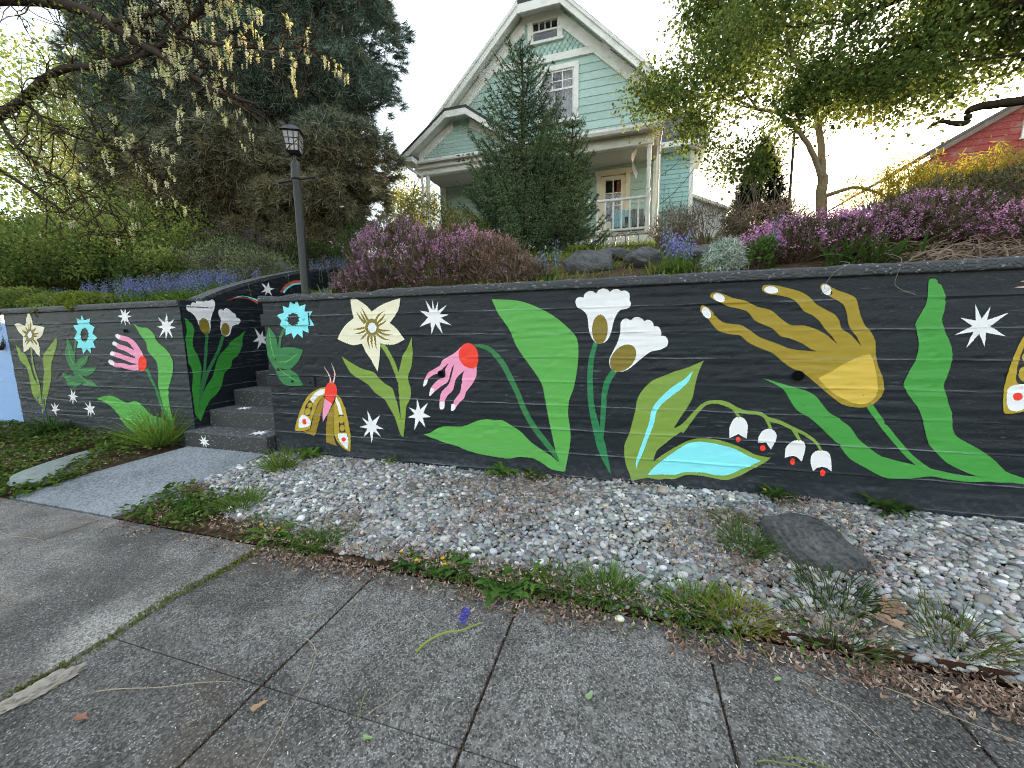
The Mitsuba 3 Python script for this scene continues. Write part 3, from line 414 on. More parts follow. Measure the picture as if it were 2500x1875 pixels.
        ('leaf_vein','vein','-3446,1408 -3440,1294 -3433,1229 -3422,1170 -3398,1077 -3311,1076 -3282,1079 -3257,1085 -3231,1094 -3203,1107 -3108,1162 -3107,1160 -3198,1101 -3227,1086 -3254,1075 -3282,1070 -3311,1069 -3397,1074 -3397,1073 -3400,1072 -3401,1075 -3406,1075 -3406,1077 -3402,1077 -3401,1075 -3431,1168 -3445,1227 -3448,1258 -3450,1327 -3450,1407|-3386,1036 -3332,987 -3312,972 -3290,959 -3229,929 -3108,879 -3109,876 -3197,908 -3269,937 -3298,951 -3320,966 -3339,982 -3388,1034'),
        ('petals','aqua','-3106,1636 -3061,1665 -3041,1614 -2966,1631 -2985,1562 -2892,1563 -2934,1511 -2885,1428 -2959,1424 -2958,1358 -3030,1383 -3034,1308 -3093,1354 -3148,1304 -3168,1361 -3245,1338 -3233,1398 -3291,1429 -3261,1483 -3309,1535 -3237,1560 -3244,1626 -3178,1600 -3148,1662/-3035,1508 -3057,1518 -3053,1539 -3078,1539 -3087,1558 -3109,1547 -3129,1559 -3142,1540 -3167,1542 -3167,1521 -3192,1512 -3179,1493 -3196,1476 -3174,1465 -3179,1444 -3153,1445 -3144,1426 -3122,1437 -3102,1425 -3089,1443 -3063,1442 -3064,1463 -3039,1472 -3052,1490'),
        ('leaf','dgreen','-3445,1429 -3385,1359 -3373,1339 -3365,1319 -3361,1299 -3343,1160 -3345,1107 -3349,1076 -3398,1077 -3422,1170 -3433,1229 -3440,1294 -3446,1408 -3450,1407 -3450,1293 -3445,1227 -3431,1168 -3402,1077 -3406,1077 -3406,1075 -3401,1075 -3400,1072 -3397,1073 -3397,1074 -3350,1071 -3359,1048 -3373,1024 -3386,1036 -3388,1034 -3375,1020 -3402,978 -3447,1042 -3476,1091 -3493,1136 -3499,1158 -3506,1203 -3508,1226 -3504,1271 -3495,1315 -3487,1339'),
        ('leaf_001','dgreen','-3345,1179 -3328,1202 -3317,1210 -3302,1216 -3252,1221 -3162,1219 -3108,1210 -3040,1193 -3081,1128 -3098,1103 -3116,1081 -3137,1062 -3161,1044 -3226,1000 -3308,1001 -3345,1010 -3362,1017 -3373,1024 -3359,1048 -3350,1071 -3311,1069 -3282,1070 -3254,1075 -3227,1086 -3198,1101 -3107,1160 -3108,1162 -3203,1107 -3231,1094 -3257,1085 -3282,1079 -3311,1076 -3349,1076 -3345,1107 -3344,1127 -3343,1160'),
        ('leaf_002','dgreen','-3403,980 -3402,978 -3401,980 -3344,986 -3320,966 -3298,951 -3269,937 -3197,908 -3109,876 -3108,879 -3263,945 -3312,972 -3332,988 -3226,1000 -3171,972 -3150,960 -3132,945 -3115,927 -3100,905 -3062,845 -3146,835 -3207,831 -3253,833 -3273,836 -3293,842 -3314,854 -3336,873 -3359,900 -3418,978'),
        ('stem','dgreen','-3235,1387 -3268,1351 -3289,1322 -3296,1309 -3305,1281 -3323,1206 -3328,1202 -3345,1179 -3350,1217 -3331,1299 -3318,1330 -3298,1364 -3261,1413 -3233,1398')]),
    'cream_daffodil': ('Y', [
        ('center','white','-2191,1396 -2197,1376 -2211,1360 -2229,1351 -2239,1350 -2259,1355 -2267,1361 -2278,1377 -2281,1387 -2281,1397 -2275,1417 -2261,1433 -2243,1442 -2223,1441 -2205,1432 -2194,1416'),
        ('petal_rays','ray','-2337,1580 -2325,1567 -2296,1525 -2268,1468 -2248,1476 -2231,1478 -2215,1475 -2201,1469 -2185,1492 -2165,1513 -2139,1528 -2092,1546 -2098,1540 -2132,1519 -2151,1502 -2167,1483 -2174,1472 -2181,1461 -2187,1451 -2184,1456 -2177,1448 -2090,1517 -2084,1520 -2097,1499 -2118,1472 -2168,1429 -2167,1424 -2131,1440 -2079,1466 -2097,1444 -2111,1430 -2170,1402 -2164,1404 -2166,1386 -2167,1386 -2142,1381 -2120,1377 -2034,1372 -2068,1364 -2111,1359 -2151,1363 -2123,1350 -2098,1341 -2071,1336 -2028,1333 -2019,1331 -2071,1324 -2103,1324 -2133,1333 -2180,1354 -2183,1350 -2198,1336 -2198,1336 -2209,1329 -2201,1329 -2202,1219 -2205,1202 -2221,1267 -2223,1290 -2224,1321 -2224,1328 -2224,1323 -2226,1323 -2234,1322 -2233,1326 -2238,1300 -2240,1289 -2243,1259 -2241,1209 -2245,1215 -2253,1234 -2263,1267 -2262,1290 -2260,1302 -2257,1321 -2257,1328 -2257,1323 -2262,1324 -2261,1326 -2277,1331 -2289,1341 -2333,1303 -2359,1292 -2378,1287 -2307,1354 -2291,1343 -2299,1351 -2306,1366 -2310,1383 -2311,1401 -2308,1418 -2301,1435 -2291,1449 -2288,1450 -2310,1442 -2304,1444 -2302,1442 -2321,1430 -2370,1488 -2384,1521 -2392,1546 -2386,1541 -2360,1506 -2316,1455 -2334,1493 -2355,1544 -2356,1551 -2316,1501 -2289,1451 -2286,1454 -2314,1518/-2168,1372 -2173,1366 -2173,1366/-2281,1387 -2274,1368 -2259,1355 -2239,1350 -2219,1354 -2211,1360 -2197,1376 -2191,1396 -2194,1416 -2205,1432 -2223,1441 -2243,1442 -2252,1438 -2269,1426 -2279,1407|-2261,1326 -2272,1306 -2276,1297 -2280,1279 -2279,1252 -2271,1206 -2271,1196 -2287,1233 -2298,1264 -2301,1278 -2300,1290 -2293,1312 -2283,1332|-2198,1336 -2182,1351 -2144,1319 -2121,1305 -2097,1295 -2059,1285 -2052,1281 -2101,1284 -2131,1290 -2158,1305 -2170,1314 -2191,1331|-2414,1341 -2429,1344 -2384,1354 -2355,1364 -2318,1379 -2309,1361 -2371,1340|-2428,1383 -2443,1388 -2372,1397 -2317,1408 -2312,1389 -2382,1378'),
        ('petals','cream','-2449,1683 -2373,1654 -2320,1623 -2287,1601 -2273,1589 -2229,1542 -2149,1586 -2091,1610 -2012,1632 -1926,1650 -1942,1578 -1955,1546 -1972,1519 -1992,1494 -2047,1436 -2004,1405 -1981,1385 -1939,1335 -1905,1286 -1982,1253 -2019,1243 -2052,1241 -2083,1242 -2116,1246 -2159,1255 -2173,1135 -2205,993 -2266,1094 -2326,1176 -2341,1210 -2356,1253 -2435,1239 -2456,1238 -2476,1241 -2516,1252 -2553,1265 -2626,1296 -2603,1334 -2582,1364 -2557,1393 -2528,1422 -2496,1447 -2429,1487 -2443,1556 -2447,1597/-2336,1581 -2335,1573 -2314,1518 -2286,1454 -2289,1451 -2316,1501 -2356,1551 -2355,1544 -2334,1493 -2318,1458 -2360,1506 -2386,1541 -2392,1546 -2384,1521 -2370,1488 -2321,1430 -2302,1442 -2304,1444 -2291,1449 -2301,1435 -2308,1418 -2311,1401 -2310,1383 -2306,1366 -2299,1351 -2291,1343 -2307,1354 -2378,1287 -2359,1292 -2333,1303 -2290,1341 -2277,1331 -2283,1332 -2293,1312 -2300,1290 -2301,1278 -2293,1249 -2271,1196 -2271,1206 -2279,1252 -2280,1279 -2276,1297 -2262,1324 -2257,1323 -2262,1290 -2263,1267 -2253,1234 -2242,1209 -2241,1216 -2243,1259 -2240,1289 -2234,1322 -2224,1323 -2221,1267 -2210,1218 -2203,1202 -2201,1329 -2209,1329 -2198,1336 -2158,1305 -2131,1290 -2101,1284 -2052,1281 -2059,1285 -2097,1295 -2121,1305 -2144,1319 -2182,1351 -2183,1350 -2180,1354 -2133,1333 -2103,1324 -2071,1324 -2019,1331 -2028,1333 -2071,1336 -2098,1341 -2123,1350 -2151,1363 -2111,1359 -2068,1364 -2034,1372 -2120,1377 -2166,1386 -2164,1404 -2111,1430 -2097,1444 -2079,1466 -2131,1440 -2167,1424 -2168,1429 -2118,1472 -2097,1499 -2084,1520 -2090,1517 -2177,1448 -2184,1456 -2167,1483 -2151,1502 -2132,1519 -2098,1540 -2092,1546 -2139,1528 -2165,1513 -2185,1492 -2201,1469 -2215,1475 -2231,1478 -2248,1476 -2268,1468 -2296,1525/-2414,1341 -2371,1340 -2309,1361 -2318,1379 -2355,1364 -2384,1354 -2429,1344/-2437,1385 -2382,1378 -2312,1389 -2317,1408 -2372,1397 -2443,1388'),
        ('leaf','olive','-1828,1312 -1832,1236 -1831,1157 -1837,1100 -1849,1047 -1856,1029 -1883,973 -1888,956 -1889,938 -1887,921 -1866,826 -1867,800 -1873,770 -1883,741 -1890,729 -1915,693 -1922,678 -1926,659 -1955,466 -1974,382 -1987,560 -1998,943 -1934,1143 -1919,1169 -1889,1202 -1878,1216'),
        ('leaf_001','olive','-2593,1133 -2507,1081 -2401,1030 -2375,1020 -2349,1012 -2275,997 -2255,990 -2240,981 -2228,971 -2199,939 -2167,908 -2143,888 -2076,854 -2063,844 -2054,832 -2049,819 -2019,715 -2009,669 -1989,559 -1974,382 -1992,396 -2000,406 -2007,421 -2041,539 -2051,567 -2075,613 -2142,724 -2153,736 -2169,748 -2228,779 -2246,791 -2261,805 -2298,849 -2314,863 -2354,889 -2473,953 -2503,975 -2516,990 -2539,1025 -2567,1076'),
        ('stem','olive','-2138,1251 -2114,1246 -2087,1210 -2046,1144 -2030,1114 -2015,1080 -1983,989 -1998,943 -1997,901 -2004,900 -2010,931 -2020,964 -2052,1046 -2073,1097 -2096,1138 -2119,1176 -2161,1232 -2161,1237')]),
    'star07': ('Y', [
        ('star','white','-1682,1629 -1618,1537 -1613,1626 -1595,1533 -1558,1610 -1569,1525 -1478,1577 -1548,1501 -1460,1495 -1540,1470 -1438,1403 -1554,1434 -1528,1331 -1594,1420 -1635,1329 -1638,1432 -1746,1396 -1662,1476 -1735,1535 -1646,1519')]),
    'star08': ('Y', [
        ('star','white','-2348,622 -2297,520 -2213,580 -2262,486 -2179,448 -2269,446 -2215,373 -2294,418 -2323,302 -2336,414 -2416,353 -2361,443 -2448,453 -2360,479 -2416,548 -2341,510')]),
    'star09': ('Y', [
        ('star','white','-1808,754 -1781,656 -1701,720 -1751,624 -1676,591 -1760,581 -1735,488 -1796,554 -1851,457 -1837,571 -1914,574 -1842,611 -1899,670 -1823,646')]),
    'moth': ('Y', [
        ('body','red','-2736,879 -2707,871 -2697,866 -2690,859 -2680,834 -2677,802 -2678,788 -2682,775 -2688,763 -2747,667 -2831,717 -2829,749 -2826,789 -2822,806 -2816,821 -2801,847 -2783,867 -2774,873 -2763,876'),
        ('abdomen','pink','-2831,715 -2747,667 -2813,562 -2877,480 -2871,579 -2861,628'),
        ('antenna','palepink','-2757,877 -2752,912 -2756,936 -2773,971 -2813,1038 -2811,1039 -2764,975 -2744,941 -2737,914 -2739,879'),
        ('antenna_001','palepink','-2725,879 -2700,930 -2695,946 -2693,961 -2694,978 -2698,998 -2719,1068 -2717,1069 -2689,1001 -2683,980 -2680,962 -2682,945 -2686,928 -2708,876'),
        ('wing_band','white','-2828,767 -2881,746 -2924,725 -2953,700 -2984,664 -3011,705 -2973,746 -2947,767 -2915,788 -2882,804 -2866,809 -2819,814 -2826,789'),
        ('wing_spot','olive2','-3000,629 -3010,619 -3017,616 -3030,613 -3036,614 -3045,620 -3048,624 -3050,630 -3049,642 -3042,654 -3031,663 -3019,669 -3006,668 -2997,663 -2992,653 -2993,641'),
        ('wing_spot_001','olive2','-3022,566 -3034,552 -3041,547 -3057,541 -3066,541 -3080,546 -3085,551 -3089,557 -3091,573 -3085,589 -3074,603 -3059,612 -3042,614 -3028,609 -3019,597 -3017,582'),
        ('wing_pattern','black','-3022,693 -2981,661 -3006,586 -3036,528 -3100,546 -3088,594 -3075,629 -3054,658/-3000,629 -2993,641 -2992,653 -2997,663 -3006,668 -3019,669 -3031,663 -3042,654 -3049,642 -3050,630 -3048,624 -3045,620 -3036,614 -3030,613 -3017,616 -3010,619/-3019,574 -3017,590 -3023,604 -3035,612 -3050,614 -3067,608 -3080,596 -3089,581 -3091,565 -3089,557 -3080,546 -3073,543 -3057,541 -3049,543 -3034,552 -3027,558'),
        ('wing_eye_pupil','red','-3124,492 -3111,499 -3098,500 -3093,496 -3083,483 -3078,469 -3079,463 -3085,451 -3095,442 -3107,440 -3114,440 -3125,445 -3128,452 -3130,470 -3128,487'),
        ('wing_eye','white','-3169,498 -3143,527 -3132,536 -3122,541 -3110,542 -3084,534 -3061,521 -3042,503 -3034,492 -3028,481 -3025,472 -3025,462 -3028,453 -3041,437 -3050,430 -3079,418 -3114,408 -3157,402 -3170,401 -3179,404 -3185,411 -3187,424 -3183,443/-3128,487 -3130,480 -3130,460 -3125,445 -3121,442 -3107,440 -3095,442 -3090,446 -3081,456 -3078,469 -3083,483 -3093,496 -3098,500 -3111,499 -3124,492'),
        ('wing','olive2','-2829,756 -2870,722 -2890,703 -2908,681 -2927,653 -2966,584 -3000,519 -3023,464 -3046,401 -3085,383 -3119,372 -3166,368 -3233,367 -3236,382 -3236,391 -3228,417 -3201,475 -3151,574 -3135,601 -3102,652 -3066,701 -3045,724 -3024,744 -2999,762 -2973,778 -2918,805 -2872,822 -2811,831 -2819,814 -2850,811 -2882,804 -2898,797 -2931,778 -2973,746 -3011,705 -2984,664 -2953,700 -2924,725 -2881,746 -2828,767/-2981,661 -3022,693 -3065,644 -3075,629 -3082,612 -3100,546 -3036,528 -3006,586/-3169,498 -3183,443 -3187,424 -3185,411 -3179,404 -3170,401 -3157,402 -3114,408 -3063,424 -3041,437 -3028,453 -3025,462 -3025,472 -3028,481 -3042,503 -3061,521 -3084,534 -3097,539 -3110,542 -3122,541 -3132,536 -3143,527'),
        ('wing_fold','olive3','-2845,743 -2835,721 -2833,710 -2856,644 -2875,604 -2981,342 -2997,333 -3006,331 -3019,332 -3063,344 -3134,367 -3079,377 -3058,385 -3039,402 -3024,428 -2983,540 -2966,577 -2918,652 -2863,728'),
        ('wing_band_001','white','-2696,744 -2674,703 -2658,668 -2645,627 -2631,568 -2670,564 -2684,634 -2707,699'),
        ('wing_spot_002','olive2','-2618,509 -2627,493 -2640,481 -2656,476 -2664,477 -2677,484 -2682,490 -2686,497 -2688,514 -2686,523 -2677,540 -2664,552 -2648,556 -2634,553 -2622,543 -2617,527'),
        ('wing_spot_003','olive2','-2621,425 -2628,410 -2639,400 -2652,396 -2659,396 -2671,402 -2675,407 -2678,414 -2680,429 -2678,437 -2671,451 -2660,461 -2646,465 -2633,463 -2624,454 -2619,440'),
        ('wing_pattern_001','black','-2621,504 -2615,388 -2689,380 -2685,497 -2677,484 -2671,479 -2656,476 -2648,477 -2633,486 -2627,493/-2619,432 -2621,447 -2628,459 -2640,465 -2653,464 -2666,457 -2675,444 -2680,429 -2678,414 -2675,407 -2665,398 -2659,396 -2646,397 -2639,400 -2628,410 -2624,417|-2683,560 -2623,563 -2622,543 -2627,549 -2641,556 -2656,555 -2671,547 -2677,540 -2684,527'),
        ('wing_eye_pupil_001','red','-2616,314 -2622,305 -2632,298 -2651,295 -2661,299 -2665,302 -2668,306 -2670,315 -2669,320 -2663,329 -2653,335 -2641,338 -2629,337 -2620,331 -2615,323'),
        ('wing_eye_001','white','-2707,373 -2612,379 -2600,358 -2592,339 -2590,329 -2589,295 -2593,270 -2609,217 -2644,245 -2668,266 -2685,288 -2698,310 -2706,332/-2615,318 -2617,328 -2624,335 -2634,338 -2647,337 -2658,332 -2667,324 -2670,315 -2670,310 -2668,306 -2661,299 -2644,295 -2627,301 -2618,309'),
        ('wing_001','olive2','-2687,765 -2660,747 -2650,737 -2640,724 -2631,707 -2605,640 -2591,592 -2580,540 -2567,457 -2560,370 -2561,311 -2576,196 -2631,215 -2659,231 -2684,250 -2707,275 -2729,306 -2746,343 -2752,362 -2754,382 -2753,402 -2721,666 -2700,729 -2707,699 -2684,634 -2670,564 -2631,568 -2645,627 -2658,668 -2674,703 -2696,742/-2707,373 -2706,332 -2703,320 -2692,299 -2677,277 -2657,256 -2609,217 -2593,270 -2589,307 -2590,329 -2595,349 -2612,379/-2688,514 -2685,497 -2689,380 -2615,388 -2621,504 -2617,518 -2617,527 -2622,543 -2623,563 -2683,560 -2684,527'),
        ('wing_fold_001','olive3','-2805,573 -2715,688 -2721,666 -2751,451 -2756,403 -2758,362 -2756,330 -2750,303 -2729,245 -2857,273 -2854,351 -2847,413 -2831,481')]),
    'pink_hand_flower': ('Y', [
        ('fingernail','white','-1724,929 -1687,930 -1703,893 -1720,875 -1730,868 -1733,868 -1738,872 -1739,882'),
        ('fingernail_001','white','-1663,858 -1632,848 -1634,828 -1643,814 -1659,796 -1673,784 -1681,782 -1685,788 -1682,804'),
        ('fingernail_002','white','-1578,737 -1536,736 -1535,704 -1538,684 -1547,672 -1553,668 -1564,665 -1576,666 -1581,669 -1586,673 -1588,679 -1586,701'),
        ('fingernail_003','white','-1468,720 -1433,714 -1431,689 -1432,683 -1442,670 -1455,659 -1465,655 -1472,658 -1475,662 -1476,676'),
        ('wrist','red','-1282,1251 -1257,1242 -1246,1236 -1228,1218 -1214,1195 -1206,1169 -1203,1156 -1203,1113 -1205,1100 -1212,1075 -1224,1053 -1231,1045 -1238,1040 -1254,1034 -1274,1035 -1299,1040 -1326,1051 -1337,1059 -1358,1080 -1373,1106 -1379,1119 -1384,1143 -1382,1167 -1376,1190 -1364,1214 -1356,1225 -1338,1240 -1316,1250 -1293,1253'),
        ('fingers','pink','-1733,867 -1739,868 -1741,871 -1740,884 -1735,905 -1724,929 -1739,882 -1738,872 -1733,868 -1730,868|-1724,929 -1700,971 -1689,985 -1675,998 -1656,1010 -1587,1045 -1569,1056 -1559,1067 -1545,1097 -1534,1107 -1515,1119 -1441,1156 -1421,1168 -1388,1194 -1353,1228 -1364,1214 -1376,1190 -1380,1179 -1384,1155 -1382,1131 -1379,1119 -1366,1093 -1358,1080 -1337,1059 -1326,1051 -1299,1040 -1274,1035 -1254,1034 -1246,1036 -1231,1045 -1222,1057 -1221,1021 -1224,987 -1227,970 -1240,940 -1267,899 -1321,837 -1328,824 -1340,786 -1347,774 -1357,763 -1404,721 -1439,671 -1450,661 -1456,658 -1460,656 -1442,670 -1432,683 -1431,689 -1433,714 -1460,719 -1425,772 -1385,820 -1378,835 -1373,853 -1363,937 -1354,972 -1339,1014 -1385,977 -1403,959 -1414,945 -1424,926 -1443,858 -1450,843 -1458,832 -1467,823 -1496,800 -1510,785 -1521,768 -1530,744 -1535,706 -1536,736 -1578,737 -1586,701 -1588,682 -1589,703 -1586,731 -1577,775 -1569,806 -1556,829 -1496,883 -1481,904 -1474,920 -1460,959 -1430,1066 -1443,1052 -1453,1037 -1484,937 -1489,925 -1497,914 -1508,904 -1566,871 -1594,851 -1631,822 -1667,788 -1673,784 -1650,805 -1637,822 -1634,828 -1632,848 -1662,857 -1647,878 -1617,908 -1586,932 -1572,940 -1529,952 -1520,960 -1515,970 -1517,1013 -1515,1026 -1502,1051 -1481,1083 -1525,1046 -1561,1010 -1584,989 -1593,984 -1615,981 -1624,978 -1648,966 -1673,949 -1683,941 -1690,930|-1549,670 -1554,667 -1559,665 -1564,665|-1685,794 -1679,817 -1674,832 -1665,851|-1685,794 -1684,784 -1678,782 -1682,781 -1684,783|-1703,893 -1714,880 -1720,875 -1721,874'),
        ('stem','dgreen','-1235,1241 -1195,1243 -1168,1242 -1130,1233 -1102,1223 -1075,1207 -1036,1175 -1011,1151 -978,1110 -939,1050 -861,892 -833,830 -810,767 -793,725 -744,631 -699,561 -608,450 -541,362 -520,310 -509,269 -512,267 -520,273 -577,335 -632,399 -719,506 -755,556 -786,606 -824,681 -845,728 -884,831 -903,870 -984,1027 -1010,1069 -1029,1096 -1070,1143 -1092,1164 -1113,1181 -1134,1193 -1156,1202 -1188,1213 -1232,1224 -1236,1228'),
        ('leaf','lgreen','-1073,1610 -922,1599 -864,1592 -826,1585 -757,1563 -681,1530 -631,1505 -582,1477 -519,1434 -467,1389 -419,1345 -394,1316 -379,1292 -374,1281 -366,1253 -362,1213 -361,1144 -364,1093 -377,990 -390,916 -402,871 -426,809 -432,788 -438,747 -440,683 -438,659 -421,559 -419,515 -419,474 -422,431 -430,368 -462,192 -500,188 -523,276 -512,267 -509,269 -511,279 -527,327 -542,364 -594,603 -643,876 -655,915 -664,934 -686,971 -727,1029 -838,1179 -867,1227 -880,1252 -912,1333 -925,1360 -941,1386 -1013,1484 -1033,1519'),
        ('leaf_001','lgreen','-1764,423 -1722,432 -1690,443 -1618,488 -1588,501 -1555,511 -1513,516 -1412,516 -1373,522 -1322,537 -1233,578 -1198,589 -1163,596 -1131,599 -1073,592 -1029,597 -1015,598 -999,596 -967,583 -885,537 -853,517 -819,489 -765,436 -746,420 -707,393 -585,319 -549,294 -520,266 -501,190 -540,193 -578,201 -596,210 -667,254 -714,275 -747,283 -786,287 -849,285 -870,281 -931,264 -953,261 -975,260 -1129,272 -1220,281 -1267,289 -1330,304 -1441,339 -1573,368')]),
    'white_callas': ('Y', [
        ('spadix','ray','-140,1348 -142,1324 -147,1300 -154,1279 -164,1262 -175,1249 -188,1241 -201,1239 -215,1242 -227,1251 -238,1265 -248,1283 -254,1305 -258,1329 -259,1354 -257,1379 -252,1403 -245,1424 -235,1441 -223,1453 -211,1461 -197,1463 -184,1459 -172,1450 -161,1436 -152,1418 -145,1397 -141,1373'),
        ('flower','white','-388,1563 -385,1581 -375,1594 -358,1601 -345,1600 -327,1593 -324,1610 -319,1622 -307,1632 -292,1640 -279,1643 -262,1641 -251,1636 -232,1621 -223,1637 -214,1646 -192,1655 -176,1656 -161,1653 -143,1643 -137,1637 -132,1628 -117,1640 -105,1646 -85,1649 -68,1645 -51,1631 -24,1635 -11,1631 2,1622 11,1609 13,1590 12,1562 20,1549 24,1538 20,1521 13,1510 9,1507 -14,1499 -44,1496 -51,1493 -63,1483 -73,1469 -83,1451 -97,1416 -103,1391 -113,1337 -126,1299 -141,1270 -164,1249 -175,1249 -164,1262 -154,1279 -147,1300 -142,1324 -140,1348 -141,1373 -145,1397 -152,1418 -161,1436 -172,1450 -184,1459 -197,1463 -211,1461 -223,1453 -235,1441 -245,1424 -252,1403 -257,1379 -259,1354 -258,1329 -254,1305 -248,1283 -238,1265 -225,1250 -232,1250 -256,1280 -266,1299 -275,1322 -285,1365 -293,1437 -300,1464 -314,1483 -328,1496 -342,1507 -367,1518 -372,1522 -383,1542'),
        ('stem','dgreen2','-245,1254 -223,1248 -214,1242 -236,1147 -242,1107 -245,1068 -248,971 -242,844 -237,788 -226,728 -212,668 -186,586 -180,834 -174,888 -162,943 -148,978 -104,1047 -99,1041 -68,1022 -107,956 -118,928 -130,880 -138,815 -146,644 -156,508 -161,508 -165,520 -159,501 -153,482 -141,446 -100,241 -94,203 -96,202 -116,232 -166,319 -208,421 -236,537 -253,614 -273,717 -282,780 -289,858 -292,952 -291,1010 -286,1092 -280,1134 -275,1156'),
        ('spadix_001','ray','61,1206 69,1188 71,1167 69,1144 62,1121 51,1098 36,1077 18,1059 -2,1044 -23,1033 -45,1027 -65,1027 -84,1031 -99,1041 -111,1056 -118,1074 -120,1096 -118,1119 -111,1142 -99,1165 -84,1186 -66,1205 -45,1219 -24,1230 -3,1235 17,1235 35,1230 50,1220'),
        ('flower_001','white','-48,1355 -49,1385 -46,1401 -35,1419 -31,1423 -20,1428 -9,1429 3,1427 25,1414 37,1426 47,1434 60,1438 73,1439 85,1436 102,1427 110,1420 118,1407 145,1416 158,1414 170,1407 179,1398 185,1386 189,1368 215,1367 225,1360 234,1346 239,1332 242,1317 242,1297 259,1297 272,1294 285,1276 292,1254 290,1234 287,1228 278,1217 251,1201 222,1192 183,1184 173,1181 157,1171 123,1143 36,1062 14,1046 -31,1026 -54,1027 -45,1027 -23,1033 -2,1044 18,1059 36,1077 51,1098 62,1121 69,1144 71,1167 69,1188 61,1206 50,1220 35,1230 17,1235 -3,1235 -24,1230 -45,1219 -66,1205 -84,1186 -99,1165 -111,1142 -118,1119 -120,1096 -118,1074 -111,1056 -101,1044 -111,1053 -117,1062 -121,1072 -125,1097 -125,1121 -123,1131 -75,1234 -64,1262 -50,1316|-67,1027 -78,1027 -83,1031')]),
    'bell_lily': ('Y', [
        ('leaf_vein','aqua','467,1039 449,980 442,965 425,940 380,894 324,846 286,809 264,785 241,751 229,724 225,708 218,653 209,614 181,531 147,416 112,320 95,264 93,313 97,345 118,424 152,539 177,631 184,670 189,717 193,732 209,775 239,819 296,884 321,909 356,939 407,974'),
        ('leaf_pool','aqua','181,222 207,264 229,291 273,339 324,388 431,480 462,496 497,508 532,515 550,516 584,515 657,505 742,487 781,474 858,432 943,403 879,357 815,322 763,288 737,276 709,269 683,265 661,265 579,280 465,273 437,269 425,264 389,245 375,240 361,238 293,238'),
        ('leaf','olive','536,1117 511,1051 500,1007 490,959 476,855 470,832 442,769 393,683 354,604 390,626 403,632 413,635 421,634 430,630 436,623 439,616 436,607 426,596 354,540 293,478 256,443 243,424 234,402 225,371 220,334 271,383 303,409 357,451 428,500 445,510 479,527 514,538 548,545 582,546 616,543 675,534 717,524 755,513 805,494 838,479 888,452 906,445 947,437 1003,430 980,404 958,383 881,328 824,282 777,255 744,241 727,237 697,235 581,252 520,254 476,252 456,248 438,242 391,216 377,210 363,207 313,205 269,194 257,193 195,200 171,199 135,186 63,163 52,209 27,265 13,312 7,346 3,381 2,438 9,476 32,532 44,574 75,724 80,757 85,806 93,831 106,860 123,888 158,933 185,959 200,969 335,1032 438,1069/181,222 293,238 361,238 375,240 389,245 425,264 437,269 465,273 579,280 651,267 672,265 696,267 723,272 750,281 763,288 815,322 879,357 943,403 858,432 781,474 742,487 657,505 584,515 550,516 532,515 497,508 462,496 431,480 305,371 273,339 229,291 207,264/467,1039 407,974 356,939 321,909 296,884 239,819 209,775 193,732 189,717 184,670 177,631 152,539 118,424 97,345 93,313 95,264 112,320 147,416 181,531 209,614 218,653 225,708 229,724 241,751 264,785 286,809 324,846 380,894 425,940 442,965 449,980'),
        ('stem','olive','436,607 439,616 436,623 430,630 421,634 413,635 397,629 438,674 484,739 524,788 547,808 572,823 585,827 623,833 662,832 687,827 712,819 774,784 806,770 832,764 890,762 919,758 932,753 965,727 973,723 1048,702 1127,660 1131,659 1128,660 1132,663 1135,657 1172,640 1205,622 1251,588 1279,555 1305,509 1292,499 1271,535 1247,564 1225,581 1197,601 1176,614 1150,625 1175,574 1160,563 1113,641 1042,676 977,692 996,643 982,635 945,709 954,702 930,724 914,733 889,737 844,738 811,741 794,743 775,749 777,749 793,718 780,708 737,769 714,781 680,795 658,802 636,806 602,804 581,798 571,793 552,777 534,755 508,718 422,571 410,582 426,596'),
        ('bell','white','792,717 811,711 823,700 833,685 841,668 845,649 845,629 843,560 817,571 789,590 732,556 728,621 732,650 740,675 752,697 766,712 774,716 780,708'),
        ('bell_clapper','red','804,546 801,537 796,532 790,529 783,531 777,536 773,544 773,553 775,561 784,569 794,568 802,559'),
        ('bell_001','white','998,636 1012,625 1021,612 1026,597 1028,580 1021,550 999,491 964,541 939,535 913,536 915,563 919,583 926,601 935,618 949,630 965,638 979,641 982,635 990,639'),
        ('bell_clapper_001','red','965,493 962,484 956,477 949,474 941,476 934,482 930,491 930,501 932,510 942,519 954,518 962,508'),
        ('bell_002','white','1171,571 1188,562 1197,550 1205,524 1203,489 1191,417 1161,447 1149,452 1136,455 1112,448 1088,436 1086,471 1088,496 1093,518 1102,538 1117,554 1136,565 1155,571 1160,563'),
        ('bell_clapper_002','red','1153,410 1149,395 1142,390 1135,389 1128,394 1123,402 1121,412 1122,423 1128,435 1135,438 1146,434 1152,421'),
        ('bell_003','white','1302,507 1325,504 1333,501 1340,496 1350,482 1356,462 1362,434 1370,363 1341,385 1313,392 1282,379 1263,355 1251,386 1244,410 1242,444 1244,464 1250,480 1265,498 1278,504 1288,506 1292,499'),
        ('bell_clapper_003','red','1335,345 1331,330 1325,325 1317,324 1310,328 1305,336 1303,347 1303,358 1307,366 1313,372 1317,373 1324,371 1333,360')]),
    'golden_hand_flower': ('Y', [
        ('fingernail','white','559,1419 547,1417 534,1422 520,1435 515,1443 510,1452 505,1469 506,1485 512,1494 518,1497 530,1495 544,1486 556,1471 564,1453 567,1436 563,1423'),
        ('fingernail_001','white','645,1534 635,1528 619,1528 602,1535 594,1539 581,1552 577,1559 574,1572 578,1583 583,1587 596,1590 612,1586 629,1578 642,1565 649,1552 648,1539'),
